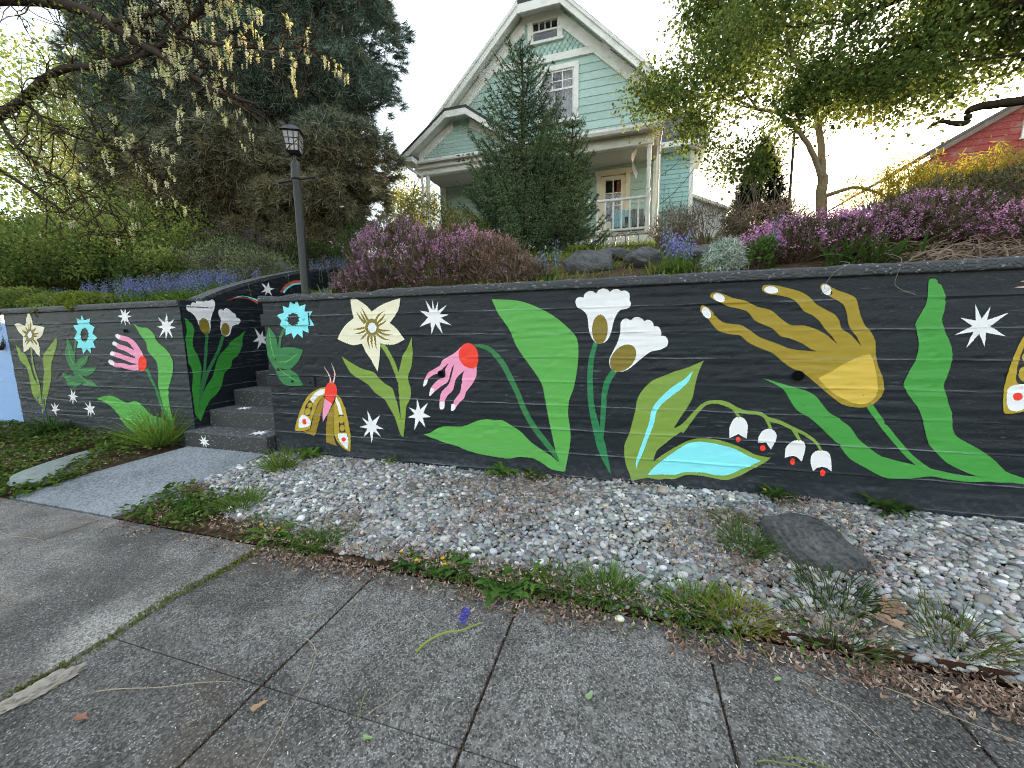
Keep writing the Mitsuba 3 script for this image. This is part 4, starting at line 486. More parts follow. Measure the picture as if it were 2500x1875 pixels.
        ('fingernail_002','white','967,1587 959,1578 944,1574 926,1574 916,1576 899,1583 887,1593 884,1599 884,1609 887,1614 899,1621 917,1623 935,1620 944,1617 959,1608 967,1598'),
        ('fingernail_003','white','1259,1552 1247,1551 1234,1557 1222,1569 1218,1577 1214,1585 1211,1601 1214,1614 1222,1621 1227,1622 1240,1619 1253,1610 1263,1596 1269,1580 1269,1565 1264,1555'),
        ('palm','yellow','1241,1004 1317,1056 1385,1109 1428,1137 1464,1156 1486,1162 1514,1165 1532,1125 1541,1098 1554,1050 1570,978 1574,944 1574,929 1570,903 1567,892 1556,871 1540,855 1522,843 1511,840 1489,837 1476,838 1448,845 1433,851 1401,866 1369,884 1335,907 1304,932 1275,962'),
        ('fingers','gold','503,1509 514,1510 526,1505 540,1497 555,1485 570,1469 592,1439 615,1412 640,1391 670,1380 705,1374 748,1369 772,1360 813,1332 861,1293 887,1277 995,1233 1046,1209 1068,1201 1121,1191 1219,1184 1183,1200 1138,1233 1111,1248 1052,1274 1013,1283 1003,1288 993,1296 962,1329 951,1339 928,1352 861,1383 842,1396 833,1406 806,1443 788,1460 768,1469 746,1477 683,1493 656,1504 616,1528 584,1543 567,1553 555,1568 553,1577 554,1581 560,1589 574,1596 592,1597 608,1593 647,1578 699,1553 760,1537 776,1531 852,1488 927,1467 946,1455 1003,1400 1040,1370 1061,1360 1073,1358 1111,1360 1138,1356 1167,1347 1209,1329 1235,1314 1269,1291 1332,1229 1298,1280 1257,1325 1222,1377 1205,1397 1173,1425 1134,1445 1125,1453 1116,1462 1090,1497 1066,1523 1040,1540 1016,1549 976,1560 923,1569 902,1576 885,1585 874,1596 871,1601 869,1613 874,1626 879,1631 901,1633 927,1631 970,1623 1079,1587 1104,1576 1138,1553 1157,1535 1181,1504 1200,1487 1293,1430 1308,1414 1326,1386 1340,1342 1346,1333 1353,1325 1383,1304 1402,1289 1462,1217 1431,1279 1398,1323 1383,1348 1373,1379 1366,1417 1357,1451 1344,1481 1331,1495 1316,1507 1246,1552 1259,1552 1264,1555 1269,1565 1270,1572 1267,1588 1258,1603 1253,1610 1240,1619 1234,1622 1222,1621 1217,1618 1212,1608 1211,1601 1214,1585 1218,1576 1210,1589 1206,1599 1205,1610 1206,1619 1208,1622 1216,1626 1227,1625 1238,1622 1303,1578 1352,1559 1381,1544 1396,1533 1402,1526 1411,1509 1437,1418 1458,1368 1471,1347 1493,1323 1507,1302 1520,1279 1531,1252 1534,1236 1542,1165 1552,1121 1565,1082 1587,1033 1604,977 1606,948 1604,918 1597,891 1587,870 1573,853 1547,831 1527,821 1506,815 1482,813 1444,817 1417,822 1388,833 1359,853 1315,891 1174,1021 1140,1045 1096,1064 1070,1079 1023,1117 989,1151 963,1172 930,1188 878,1210 822,1239 798,1257 768,1288 756,1295 744,1299 702,1303 674,1309 644,1317 618,1330 597,1349 545,1417 554,1417 559,1419 563,1423 567,1436 564,1453 556,1471 551,1479 537,1491 530,1495 518,1497 508,1490 504,1478 507,1461 510,1451 497,1465 495,1474 495,1493 500,1506/1241,1004 1290,946 1304,932 1335,907 1369,884 1401,866 1433,851 1463,841 1476,838 1500,838 1522,843 1531,848 1540,855 1556,871 1562,881 1570,903 1572,916 1574,944 1566,997 1554,1050 1541,1098 1532,1125 1514,1165 1486,1162 1464,1156 1441,1145 1415,1129 1385,1109 1317,1056/967,1598 959,1608 944,1617 917,1623 899,1621 893,1618 884,1609 883,1604 884,1599 892,1588 907,1579 926,1574 944,1574 959,1578 967,1587/649,1545 646,1558 636,1572 621,1583 612,1586 596,1590 589,1589 578,1583 575,1578 574,1566 577,1559 587,1545 602,1535 619,1528 635,1528 645,1534'),
        ('leaf','mgreen','1764,1619 1769,1627 1782,1630 1794,1627 1806,1619 1818,1604 1830,1583 1845,1550 1853,1525 1858,1498 1859,1469 1858,1428 1852,1393 1855,1367 1876,1308 1914,1226 1921,1201 1927,1164 1928,1131 1926,1081 1908,997 1907,977 1908,964 1923,915 1968,796 1976,720 1983,693 1994,668 2001,657 2023,637 2120,578 2173,539 2204,511 2247,463 2264,447 2289,434 2355,410 2440,360 2377,371 2345,374 2284,376 2235,372 2205,373 2177,381 2144,397 2085,419 2014,453 1980,474 1967,484 1944,507 1902,554 1883,579 1874,593 1860,627 1839,695 1828,740 1810,790 1784,841 1739,902 1722,929 1712,952 1706,975 1706,986 1710,1009 1747,1121 1756,1179 1757,1216 1753,1247 1739,1303 1727,1340 1725,1352 1728,1372 1761,1461 1767,1487 1768,1535 1763,1599'),
        ('leaf_001','mgreen','1387,727 1422,702 1447,679 1458,665 1490,616 1501,601 1524,578 1601,514 1630,495 1644,489 1736,465 2020,407 2073,401 2135,400 2177,381 2201,374 2115,363 2071,362 1992,368 1940,378 1905,380 1886,377 1804,355 1743,346 1707,344 1680,345 1643,357 1609,374 1555,407 1501,436 1467,459 1437,492 1403,542'),
        ('leaf_002','mgreen','908,1002 1075,949 1165,923 1207,904 1230,888 1249,868 1303,794 1325,770 1352,752 1388,734 1388,726 1387,727 1402,558 1388,563 1372,575 1272,679 1219,727 1202,739 1150,769 1136,780 1116,804 1082,861 1064,895 1052,912 1036,929 1014,945 986,961'),
        ('stem','mgreen','1556,837 1645,706 1698,634 1769,545 1801,510 1834,481 1855,463 1900,431 1820,448 1772,491 1737,529 1619,678 1523,820 1538,826')]),
    'star10': ('Y', [
        ('star','white','1999,1469 2040,1381 2071,1453 2066,1373 2157,1413 2086,1337 2162,1275 2070,1298 2074,1213 2040,1290 1989,1207 2012,1304 1925,1287 2002,1339 1939,1390 2014,1371')]),
    'moth_right': ('Y', [
        ('wing_eye_pupil','red','2282,915 2281,905 2276,896 2268,891 2257,891 2248,895 2240,903 2237,919 2238,925 2243,933 2247,936 2256,939 2271,934 2279,926'),
        ('wing_eye','white','2209,917 2209,952 2214,967 2223,978 2230,982 2246,987 2273,992 2292,990 2300,985 2307,975 2319,946 2324,915 2321,900 2310,867 2295,842 2287,834 2269,826 2252,825 2238,829 2226,840 2222,849 2214,880/2281,921 2275,931 2267,937 2256,939 2252,938 2243,933 2240,929 2237,914 2244,899 2252,892 2263,890 2272,893 2279,900 2282,910'),
        ('wing_spot','olive2','2278,1144 2275,1130 2270,1125 2264,1125 2258,1130 2253,1139 2250,1156 2251,1166 2258,1175 2264,1175 2270,1170 2276,1156'),
        ('wing_spot_001','olive2','2315,1041 2311,1022 2306,1015 2294,1005 2278,1005 2263,1014 2252,1030 2246,1050 2247,1070 2254,1086 2267,1095 2274,1096 2290,1092 2297,1087 2309,1071 2314,1051'),
        ('wing_pattern','black','2253,1225 2327,1175 2322,988 2293,990 2283,992 2254,992 2244,1005 2241,1012 2238,1024 2237,1064 2238,1113 2242,1155/2314,1051 2312,1061 2303,1079 2290,1092 2282,1095 2267,1095 2260,1092 2250,1079 2245,1060 2248,1039 2257,1021 2271,1008 2286,1004 2300,1009 2311,1022 2314,1031/2277,1150 2275,1161 2267,1173 2261,1176 2255,1173 2250,1161 2252,1144 2255,1134 2264,1125 2270,1125 2275,1130 2277,1139'),
        ('wing','olive2','2283,1351 2376,1195 2383,856 2320,833 2267,815 2232,807 2219,808 2211,812 2206,820 2203,831 2195,896 2193,940 2193,982 2195,1023 2208,1130 2227,1221 2239,1265 2253,1301/2209,952 2208,931 2211,899 2217,863 2226,840 2238,829 2252,825 2269,826 2287,834 2295,842 2310,867 2321,900 2324,915 2322,930 2313,962 2300,985 2293,990 2322,988 2327,1175 2253,1225 2240,1135 2237,1064 2238,1024 2244,1005 2254,992 2267,991 2238,985 2223,978 2214,967'),
        ('antenna','palepink','2168,1561 2205,1563 2228,1560 2252,1547 2292,1519 2289,1509 2250,1538 2227,1550 2206,1556 2168,1559'),
        ('antenna_001','palepink','2189,1593 2219,1597 2238,1595 2260,1584 2298,1557 2295,1547 2258,1575 2237,1586 2219,1590 2189,1591')]),
}
MURAL_NAMES = {'cream_daffodil_small': ('painted_daffodil', 'small painted cream daffodil with olive leaves at the left end', LW), 'aqua_flower_small': ('painted_aqua_flower', 'small painted aqua flower with dark green leaves, second from the left end', LW),
    'pink_hand_flower_small': ('painted_hand_flower', 'small painted pink hand flower with fingers pointing left', LW), 'calla_cheek': ('painted_callas', None, SW), 'rainbow_feather': ('painted_rainbow', None, SW), 'rainbow_arc': ('painted_rainbow', None, SW),
    'aqua_flower': ('painted_aqua_flower', 'painted aqua flower over the upper strap plate', RW), 'cream_daffodil': ('painted_daffodil', 'large painted cream daffodil', RW), 'moth': ('painted_moth', 'painted olive moth with red body beside the lower strap plate', RW),
    'pink_hand_flower': ('painted_hand_flower', 'painted drooping pink hand with red wrist', RW), 'white_callas': ('painted_callas', 'pair of painted white callas with olive spadices', RW), 'bell_lily': ('painted_bell_lily', 'painted olive plant with four hanging white bells and aqua leaf', RW),
    'golden_hand_flower': ('painted_golden_hand', 'large painted golden hand with white nails on a green stem', RW), 'moth_right': ('painted_moth', 'cut-off painted moth at the right edge', RW)}
for fig, (pl, parts) in MURAL.items():
    if fig.startswith('star'): base, holder = 'painted_star', (SW if pl == 'X' else None)
    else: base, l_, holder = MURAL_NAMES[fig]
    plane = CHEEK if pl == 'X' else STREET
    for i, (name, col, enc) in enumerate(parts):
        polys = []
        for g in enc.split('|'):
            R = [[tuple(float(t) / 1000 for t in p.split(',')) for p in r.split()] for r in g.split('/')]
            polys.append(Polygon(R[0], R[1:]).buffer(0))
        P = shapely.union_all(polys)
        if fig.startswith('star') and holder is None: holder = LW if P.centroid.x < -4.6 else RW
        if pl == 'Y': P = P.intersection(sbox(-9, -.2, 4.5, 1.66))
        else: P = P.intersection(out.buffer(-.002))
        if P.is_empty: continue
        if i == 0: fk = free(f'{holder}__{base}') if not fig.startswith('star') else f'{holder}__{base}'
        lift = .0032
        if fig == 'aqua_flower' and name.startswith(('petals', 'leaf')):   # painted over the strap plates, which stand proud
            for a, b, c, d in STRAPS:
                hit = P.intersection(sbox(a, c, b, d))
                if not hit.is_empty:
                    sub = MB()
                    for g in getattr(hit, 'geoms', [hit]):
                        if g.geom_type == 'Polygon':
                            t = trimesh.creation.triangulate_polygon(g, engine='earcut'); w = np.stack([t[0][:, 0], np.full(len(t[0]), 3.05 - .0175), t[0][:, 1]], 1); sub.add(w, t[1], COLS[col])
                    put(fk + '__' + name + '_on_plate', sub, 'paint')
                    P = P.difference(sbox(a, c, b, d))
        if P.is_empty: continue
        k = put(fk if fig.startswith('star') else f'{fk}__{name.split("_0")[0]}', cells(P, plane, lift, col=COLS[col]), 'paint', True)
    if not fig.startswith('star') and l_: lab(fk, l_)
# stars on the steps
def flat_star(c, tips, mapf, key):
    c = np.array(c, float); t = np.array(tips, float); P = []
    for i in range(len(t)):
        a, b = t[i] - c, t[(i + 1) % len(t)] - c; d = unit(unit(a) + unit(b)); P += [t[i], c + d * .36 * (np.linalg.norm(a) + np.linalg.norm(b)) / 2]
    q = trimesh.creation.triangulate_polygon(Polygon(P).buffer(0), engine='earcut'); w = np.array([mapf(a, b) for a, b in q[0]])
    put(key, MB().add(w, q[1], COLS['white']), 'paint')
def ring(n, r, jit, a0, s=(1, 1)): return [(r * s[0] * (1 + jit * math.sin(7.3 * k)) * math.cos(a0 + 2 * math.pi * k / n), r * s[1] * (1 + jit * math.sin(7.3 * k)) * math.sin(a0 + 2 * math.pi * k / n)) for k in range(n)]
flat_star((0, 0), ring(8, .075, .12, .4, (1.15, 1)), lambda a, b: (-4.40 + a, 2.950, .195 + b), ST + '__painted_star')
flat_star((0, 0), ring(9, .13, .15, .2, (1, .8)), lambda a, b: (-3.76 + a, 3.075 + b, .3055), ST + '__painted_star')
flat_star((0, 0), ring(9, .12, .15, .1, (1, .8)), lambda a, b: (-4.30 + a, 3.36 + b, .4955), ST + '__painted_star')
flat_star((0, 0), ring(8, .07, .15, .3), lambda a, b: (-3.60 + a, 3.199, .40 + b), ST + '__painted_star')
flat_star((0, 0), ring(8, .085, .15, .5), lambda a, b: (-4.06 + a, 3.834, .78 + b), ST + '__painted_star')
# bolted steel strap plates, drain pipes and holes
for n_, (a, b, c, d) in enumerate(STRAPS):
    m = MB().add(*cbx(a - .03, b, 3.034, 3.058, c, d, .003), DARK * 1.15)
    k = put(RW + '__strap_plate', m, 'paint')
    for x in BOLTS[n_]:
        bm = ICO[1]; put(k + '__bolt', MB().add(bm[0] * [.015, .012, .015] + [x, 3.031, (c + d) / 2], bm[1], DARK * 1.2 if n_ else COLS['aqua'] * .9), 'paint', True)
for (x, z, r) in PIPES:
    k = put((LW if x < -4.6 else RW) + '__drain_pipe', MB().add(*[q for q in tube([(x, 3.036, z), (x, 3.20, z)], r * .88, 20, False)], (.03, .03, .03)).add(*lathe([(r * .86, 0), (r * 1.12, .002), (r * 1.12, .012), (r * .9, .016), (r * .86, .01)], 20) if False else tube([(x, 3.030, z), (x, 3.05, z)], r, 20, False), (.02, .02, .022)), 'satin', True)
    put(k + '__opening', MB().add(*(lambda q: (q[0][:, [0, 2, 1]] * 1.0 + [x, 3.035, z], q[1]))(lathe([(0.0001, 0), (r * .9, 0)], 20)), (.006, .006, .007)), 'matte')
# ---------------------------------------------------------------- gravel bed: pebbles, edging
GB = 'gravel_bed'
v, f = grid(np.arange(-3.74, 4.3, .08), np.arange(1.77, 3.07, .06), lambda X, Y: gz(X, Y) - .006)
put(GB, MB().add(v, f, (.1, .09, .08)), 'soil', True); struct(GB)
def in_gravel(x, y):
    edge = 1.80 + .22 * sstep(-1.2, -3.3, x) + .05 * (nz(np.stack([x * 2.3, x * 0, x * 0], -1)) - .5)
    lft = -3.50 - .10 * (3.0 - y) + .42 * sstep(2.15, 1.80, y)
    return (y > edge) & (y < 3.035) & (x > lft + .06 * (nz(np.stack([y * 5, y * 0, y * 0 + 3], -1)) - .5)) & (x < 4.2)
STONE = np.array([lin(150, 152, 152), lin(176, 178, 178), lin(128, 134, 140), lin(112, 116, 120), lin(158, 148, 136), lin(196, 196, 194), lin(142, 154, 160), lin(168, 158, 148), lin(214, 212, 206), lin(136, 146, 138), lin(98, 102, 108), lin(178, 158, 132)])
def litter_density(x, y):
    q = np.stack([x * 1.6, y * 2.4, x * 0], -1); d = sstep(.50, .72, fb(q, 3, 31))
    d = np.maximum(d, .95 * np.exp(-((x + .95) / .75) ** 2 - ((y - 2.35) / .26) ** 2) * sstep(.3, .55, fb(q * 2.2, 2, 4)))
    d = d * (1 - .8 * sstep(1.15, 1.5, x) * sstep(1.95, 2.15, y))
    return np.maximum(d * .75, .9 * sstep(1.98, 1.86, y) * sstep(.3, .6, fb(q * 1.5, 2, 14)))
pts = []
for layer, pitch in ((0, .0285), (1, .034)):
    xs, ys = np.meshgrid(np.arange(-3.75, 4.2, pitch), np.arange(1.75, 3.05, pitch * .87)); xs = xs + (np.arange(xs.shape[0]) % 2)[:, None] * pitch / 2
    x, y = xs.ravel() + rng.normal(0, pitch * .2, xs.size), ys.ravel() + rng.normal(0, pitch * .2, xs.size); k = in_gravel(x, y); x, y = x[k], y[k]
    if layer: s_ = rng.random(len(x)) < .8; x, y = x[s_], y[s_]
    pts.append(np.stack([x, y, gz(x, y) + .004 + layer * .012 + .005 * rng.random(len(x))], 1))
pts = np.vstack(pts); N = len(pts)
size = rng.lognormal(0, .27, N) * .0170
ax = size[:, None] * np.stack([1 + .35 * rng.random(N), .78 + .22 * rng.random(N), .50 + .22 * rng.random(N)], 1)
yaw, tx, ty = rng.random(N) * 6.283, rng.normal(0, .28, N), rng.normal(0, .28, N)
cy, sy = np.cos(yaw), np.sin(yaw); R = np.zeros((N, 3, 3)); R[:, 0, 0], R[:, 0, 1], R[:, 1, 0], R[:, 1, 1], R[:, 2, 2] = cy, -sy, sy, cy, 1
Rx = np.zeros((N, 3, 3)); Rx[:, 0, 0] = 1; Rx[:, 1, 1] = Rx[:, 2, 2] = np.cos(tx); Rx[:, 1, 2], Rx[:, 2, 1] = -np.sin(tx), np.sin(tx)
Ry = np.zeros((N, 3, 3)); Ry[:, 1, 1] = 1; Ry[:, 0, 0] = Ry[:, 2, 2] = np.cos(ty); Ry[:, 0, 2], Ry[:, 2, 0] = np.sin(ty), -np.sin(ty)
R = R @ Rx @ Ry
ti = rng.choice(len(STONE), N, p=np.array([16, 12, 14, 8, 8, 8, 10, 8, 4, 6, 3, 3]) / 100)
STONE = STONE * .55 + .45 * STONE.mean(1, keepdims=True)
tone = STONE[ti] * (.58 + .66 * rng.random((N, 1))) * (1 + .03 * rng.normal(size=(N, 3)))
V0, F0 = ICO[1]
bump = 1 + .10 * (nz(V0 * 1.7 + 5) - .5)[:, None]
def stones(idx, lod=1):
    V0, F0 = ICO[lod]; bump = 1 + .10 * (nz(V0 * 1.7 + 5) - .5)[:, None] + (.06 if lod == 0 else 0)
    q = (V0 * bump)[None] * ax[idx][:, None]; q = np.einsum('nij,nkj->nki', R[idx], q) + pts[idx][:, None]
    return q.reshape(-1, 3), (F0[None] + (np.arange(len(idx)) * len(V0))[:, None, None]).reshape(-1, 3), np.repeat(tone[idx], len(V0), 0)
d_ = np.linalg.norm(pts - EYE, axis=1); top = pts[:, 2] > gz(pts[:, 0], pts[:, 1]) + .013
seen = (pts[:, 0] > -1.6) & (pts[:, 0] < 1.75)
order = np.argsort(np.where(top & seen, -ax[:, 0] / d_, 9)); near = order[:300]; rest = np.setdiff1d(np.arange(N), near)
for i in near: put(GB + '__pebble', stones(np.array([i])), 'stone', True)
fine = top[rest] & (d_[rest] < 3.4)
m = MB().add(*stones(rest[fine])).add(*stones(rest[~fine], 0)); put(GB + '__pebble_cover', m, 'stone', True); lab(GB + '__pebble_cover', None, kind='stuff')
# rusty steel edging strip between gravel and sidewalk
EG = thing('steel_edging', 'rusty brown steel edging strip between the gravel and the sidewalk', 'edging')
xs = np.arange(-.9, 3.9, .1); ys = 1.775 + .012 * np.sin(xs * 2.1) + .02 * sstep(.9, 2, xs); zs = .026 + .006 * np.sin(xs * 1.3)
v = []; 
for x, y, z in zip(xs, ys, zs): v += [(x, y - .004, -.04), (x, y - .004, z), (x, y + .004, z), (x, y + .004, -.04)]
f = [[4 * i + a, 4 * i + 4 + a, 4 * i + 4 + (a + 1) % 4, 4 * i + (a + 1) % 4] for i in range(len(xs) - 1) for a in range(4)]
put(EG + '__strip', MB().add(np.array(v), np.array(f)[:, ::-1], lin(66, 46, 40)), 'matte')

# ================================================================ THE HOUSE
GRN, WHT, CRM = lin(172, 198, 188), np.array([.78, .78, .76]), lin(226, 216, 196)
HO = thing('house', 'pale green clapboard house with white trim, steep clipped gable and a front porch', 'house')
HC, ZB = -2.65, 3.4
def roofz(x, ze=7.86, half=3.45, th=.65): return ze + (half - np.maximum(np.abs(x - HC), th)) * .972
GAB = Polygon([(-6.1, 7.6)] + [(-6.1, roofz(-6.1)), (HC - .65, roofz(HC)), (HC + .65, roofz(HC)), (.78, roofz(.78)), (.78, 7.6)])
BODY = Polygon([(-6.1, ZB), (-6.1, roofz(-6.1)), (HC - .65, roofz(HC)), (HC + .65, roofz(HC)), (.78, roofz(.78)), (.78, ZB)])
WHOLES = [(-2.80, -1.54, 7.55, 9.09), (-3.06, -2.02, 9.80, 10.50), (-.98, -.02, 3.78, 5.98)]     # openings: window, gable window, porch door
HOLE = shapely.union_all([sbox(a + .05, c + .05, b - .05, d - .05) for a, b, c, d in WHOLES])
put(HO + '__wall', MB().add(*prism(BODY.difference(HOLE), 12.50, 12.62), GRN * .42).add(*prism(BODY, 18.9, 19.0), GRN), 'siding')
put(HO + '__wall', MB().add(*bx(.66, .78, 12.62, 19, ZB, 7.8), GRN).add(*bx(-6.1, -5.98, 12.62, 19, ZB, 7.8), GRN).add(*bx(-6.1, .78, 18.9, 19, ZB, 7.8), GRN), 'siding')
put(HO + '__room', MB().add(*bx(-5.9, .6, 14.2, 14.3, 3.5, 7.6), (.05, .045, .04)).add(*bx(-3.6, -1.7, 14.2, 14.3, 7.6, 9.9), (.05, .045, .04)).add(*bx(-5.9, .64, 12.64, 18.8, 7.1, 7.2), (.06, .05, .045)).add(*bx(-4.0, -1.3, 12.64, 18.8, 9.55, 9.65), (.06, .05, .045)).add(*bx(-3.3, -1.8, 13.6, 13.7, 9.66, 10.5), (.16, .17, .24)), 'matte')  # attic plate bluish: sky reflection of the gable panes put into its colour
ZONE = GAB.buffer(-.02).union(sbox(-6.05, ZB, .76, 7.9)).intersection(BODY.buffer(-.02)).difference(shapely.union_all([sbox(a, c, b, d) for a, b, c, d in WHOLES]))
def clap(key, zone, z0, z1, e, y, col, t=.018, plane='Y', maxn=99):
    z, n = z0, 0
    while z < z1 - .02 and n < maxn:
        zt = min(z + e, z1); g = zone.intersection(sbox(-99, z, 99, zt))
        for q in getattr(g, 'geoms', [g]):
            if q.is_empty or q.geom_type != 'Polygon' or q.area < .004: continue
            v, f = prism(q, 0, 1, plane); a = 1 if plane == 'Y' else 0; s = v[:, a] > .5
            lip = t * (1 - .75 * (v[:, 2] - z) / e)     # thick at the lower edge, thin where the board above laps it
            if plane == 'Y': v[:, 1] = np.where(s, y + .02, y - lip)
            else: v[:, 0] = np.where(s, y + lip, y - .02)
            put(key, MB().add(v, f, col * (.93 + .12 * rng.random())), 'siding')
        z += e; n += 1
clap(HO + '__siding_board', ZONE, 7.0, 9.22, .222, 12.485, GRN, .024)
clap(HO + '__siding_board', ZONE, 3.8, 6.15, .20, 12.485, GRN * .95, .024)
# diamond shingles of the gable
put(HO + '__shingle_backing', MB().add(*prism(ZONE.intersection(sbox(-9, 9.41, 9, 11)), 12.492, 12.499), GRN * .16), 'siding')  # near-black sheet added; its colour holds the shade of the shingle gaps
SHG = ZONE.intersection(sbox(-9, 9.41, 9, 11)); r_ = 0
for zrow in np.arange(9.36, 10.55, .115):
    for x in np.arange(-4.8, -.4, .15) + (r_ % 2) * .075:
        q = Polygon([(x, zrow), (x + .066, zrow + .10), (x + .066, zrow + .26), (x - .066, zrow + .26), (x - .066, zrow + .10)]).intersection(SHG)
        q = max(getattr(q, 'geoms', [q]), key=lambda g: g.area)
        if q.geom_type != 'Polygon' or q.area < .004: continue
        v, f = prism(q, 0, 1); d = .060 * (1 - (v[:, 2] - zrow) / .30) + .003 * (r_ % 2) + .003; v[:, 1] = np.where(v[:, 1] > .5, 12.490, 12.487 - d)
        put(HO + '__shingle', MB().add(v, f, GRN * (.80 + .3 * rng.random())), 'siding')
    r_ += 1
put(HO + '__trim_band', MB().add(*prism(ZONE.intersection(sbox(-9, 9.22, 9, 9.41)), 12.41, 12.49), WHT), 'siding')
put(HO + '__trim_band', MB().add(*prism(ZONE.intersection(sbox(-9, 6.9, 9, 7.02)), 12.44, 12.50), WHT), 'siding')
for x0 in (.60, -6.13): put(HO + '__corner_board', MB().add(*cbx(x0, x0 + .2, 12.435, 12.64, ZB, 7.75, .008), WHT), 'siding')
# frieze along the rake, overhanging roof, fascias, eave returns
for s in (-1, 1):
    X = lambda a: HC + s * a
    def slab(a0, a1, d0, d1):
        return Polygon([(X(a0), roofz(X(a0)) + d0), (X(a1), 7.86 + (3.45 - a1) * .972 + d0), (X(a1), 7.86 + (3.45 - a1) * .972 + d1), (X(a0), roofz(X(a0)) + d1)])
    put(HO + '__frieze', MB().add(*prism(slab(.5, 3.45, -.42, -.02).intersection(BODY.buffer(.05)), 12.405, 12.505), WHT), 'siding')
    rk = put(HO + '__roof', MB().add(*prism(slab(.62, 3.62, .04, .14), 11.98, 19.3), (.10, .10, .10)), 'roofing')
    put(rk + '__soffit', MB().add(*prism(slab(.62, 3.56, 0, .038), 12.03, 19.2), WHT * .95), 'siding')
    put(rk + '__fascia', MB().add(*prism(slab(.62, 3.60, -.19, .05), 11.99, 12.03), WHT), 'siding')
    put(rk + '__rake_moulding', MB().add(*prism(slab(.60, 3.63, .02, .12), 11.95, 11.985), WHT * .95), 'siding')
    a, b = sorted((X(3.08), X(3.62)))
    put(HO + '__eave_return', MB().add(*cbx(a, b, 11.99, 12.5, 7.52, 7.70, .01), WHT).add(*prism(Polygon([(11.97, 7.70), (12.48, 7.70), (12.48, 7.96)]), a - .02, b + .02, 'X'), (.09, .088, .085)), 'siding')
z_ = float(roofz(HC))
rk = put(HO + '__roof', MB().add(*prism(sbox(HC - .66, z_ + .04, HC + .66, z_ + .14), 11.98, 12.6), (.10, .10, .10)).add(*prism(Polygon([(HC - .66, z_ + .14), (HC + .66, z_ + .14), (HC, z_ + .6)]), 12.6, 19.3), (.1, .1, .1)), 'roofing')
put(rk + '__fascia', MB().add(*prism(sbox(HC - .66, z_ - .19, HC + .66, z_ + .05), 11.985, 12.03), WHT).add(*prism(sbox(HC - .6, z_ - .02, HC + .6, z_ + .03), 12.03, 12.5), WHT * .95), 'siding')
put(HO + '__frieze', MB().add(*prism(sbox(HC - .55, z_ - .24, HC + .55, z_ - .02), 12.402, 12.5), WHT), 'siding')
def window(parent, name, x0, x1, z0, z1, y, fw, bars_v, zsplit, bars_top, curtain=None, sash=.05, col=WHT, rows=0):
    w = put(f'{parent}__{name}', MB().add(*bx(x0, x1, y - .04, y + .015, z1 - fw, z1), col).add(*bx(x0 - .03, x1 + .03, y - .07, y + .015, z0 - .05, z0 + .02), col)
            .add(*bx(x0, x0 + fw, y - .04, y + .015, z0 + .02, z1 - fw), col).add(*bx(x1 - fw, x1, y - .04, y + .015, z0 + .02, z1 - fw), col), 'siding')
    a, b, c, d = x0 + fw, x1 - fw, z0 + .02, z1 - fw
    m = MB().add(*bx(a, a + sash, y, y + .04, c, d), col).add(*bx(b - sash, b, y, y + .04, c, d), col).add(*bx(a + sash, b - sash, y, y + .04, d - sash, d), col).add(*bx(a + sash, b - sash, y, y + .04, c, c + sash), col)
    m.add(*bx(a + sash, b - sash, y - .006, y + .04, zsplit - .025, zsplit + .025), col)
    for k in range(1, bars_top): q = a + sash + (b - a - 2 * sash) * k / bars_top; m.add(*bx(q - .012, q + .012, y + .004, y + .03, zsplit + .025, d - sash), col)
    for k in range(1, rows): q = zsplit + (d - sash - zsplit) * k / rows; m.add(*bx(a + sash, b - sash, y + .006, y + .028, q - .012, q + .012), col)
    put(w + '__sash', m, 'siding')
    put(w + '__pane', MB().add(np.array([(a, y + .018, c), (b, y + .018, c), (b, y + .018, d), (a, y + .018, d)]), np.array([[0, 1, 2, 3]])), 'pane_m')
    if curtain:
        m = MB()
        for (p, q) in curtain:
            xs = np.linspace(a + (b - a) * p, a + (b - a) * q, 40); ys = y + .12 + .02 * np.sin(xs * 75); V = np.concatenate([np.stack([xs, ys, xs * 0 + c], 1), np.stack([xs, ys, xs * 0 + d], 1)])
            m.add(V, np.array([[i, i + 1, i + 41, i + 40] for i in range(39)]), (.62, .63, .64))
        put(w + '__curtain', m, 'frosted')
    return w
window(HO, 'window', -2.80, -1.54, 7.55, 9.09, 12.44, .13, 0, 8.44, 3, [(0, .42), (.60, 1)], rows=2)
window(HO, 'window', -3.06, -2.02, 9.80, 10.50, 12.44, .11, 0, 10.10, 4)
put(HO + '__foundation', MB().add(*bx(-6.1, .78, 12.44, 12.49, 3.2, 3.5), (.2, .2, .2)), 'siding')
# porch: floor, skirt, rail, posts, shed roof, entry gable
PO = thing('porch', 'white railed front porch with a shed roof and a small entry gable numbered 317', 'porch')
put(PO + '__floor', MB().add(*cbx(-6.1, .56, 10.72, 12.47, 3.74, 3.80, .008), CRM * .6), 'siding')
put(PO + '__skirt', MB().add(*cbx(-6.1, .56, 10.74, 10.78, 3.40, 3.735, .006), WHT).add(*bx(.52, .555, 10.78, 12.4, 3.40, 3.735), WHT), 'siding')
put(PO + '__top_rail', MB().add(*cbx(-3.0, .38, 10.80, 10.88, 4.63, 4.69, .012), WHT), 'siding')
put(PO + '__bottom_rail', MB().add(*cbx(-3.0, .38, 10.81, 10.87, 3.89, 3.94, .01), WHT), 'siding')
for x in np.arange(-2.9, .36, .205): put(PO + '__baluster', MB().add(*cbx(x, x + .042, 10.82, 10.86, 3.94, 4.63, .005), WHT), 'siding')
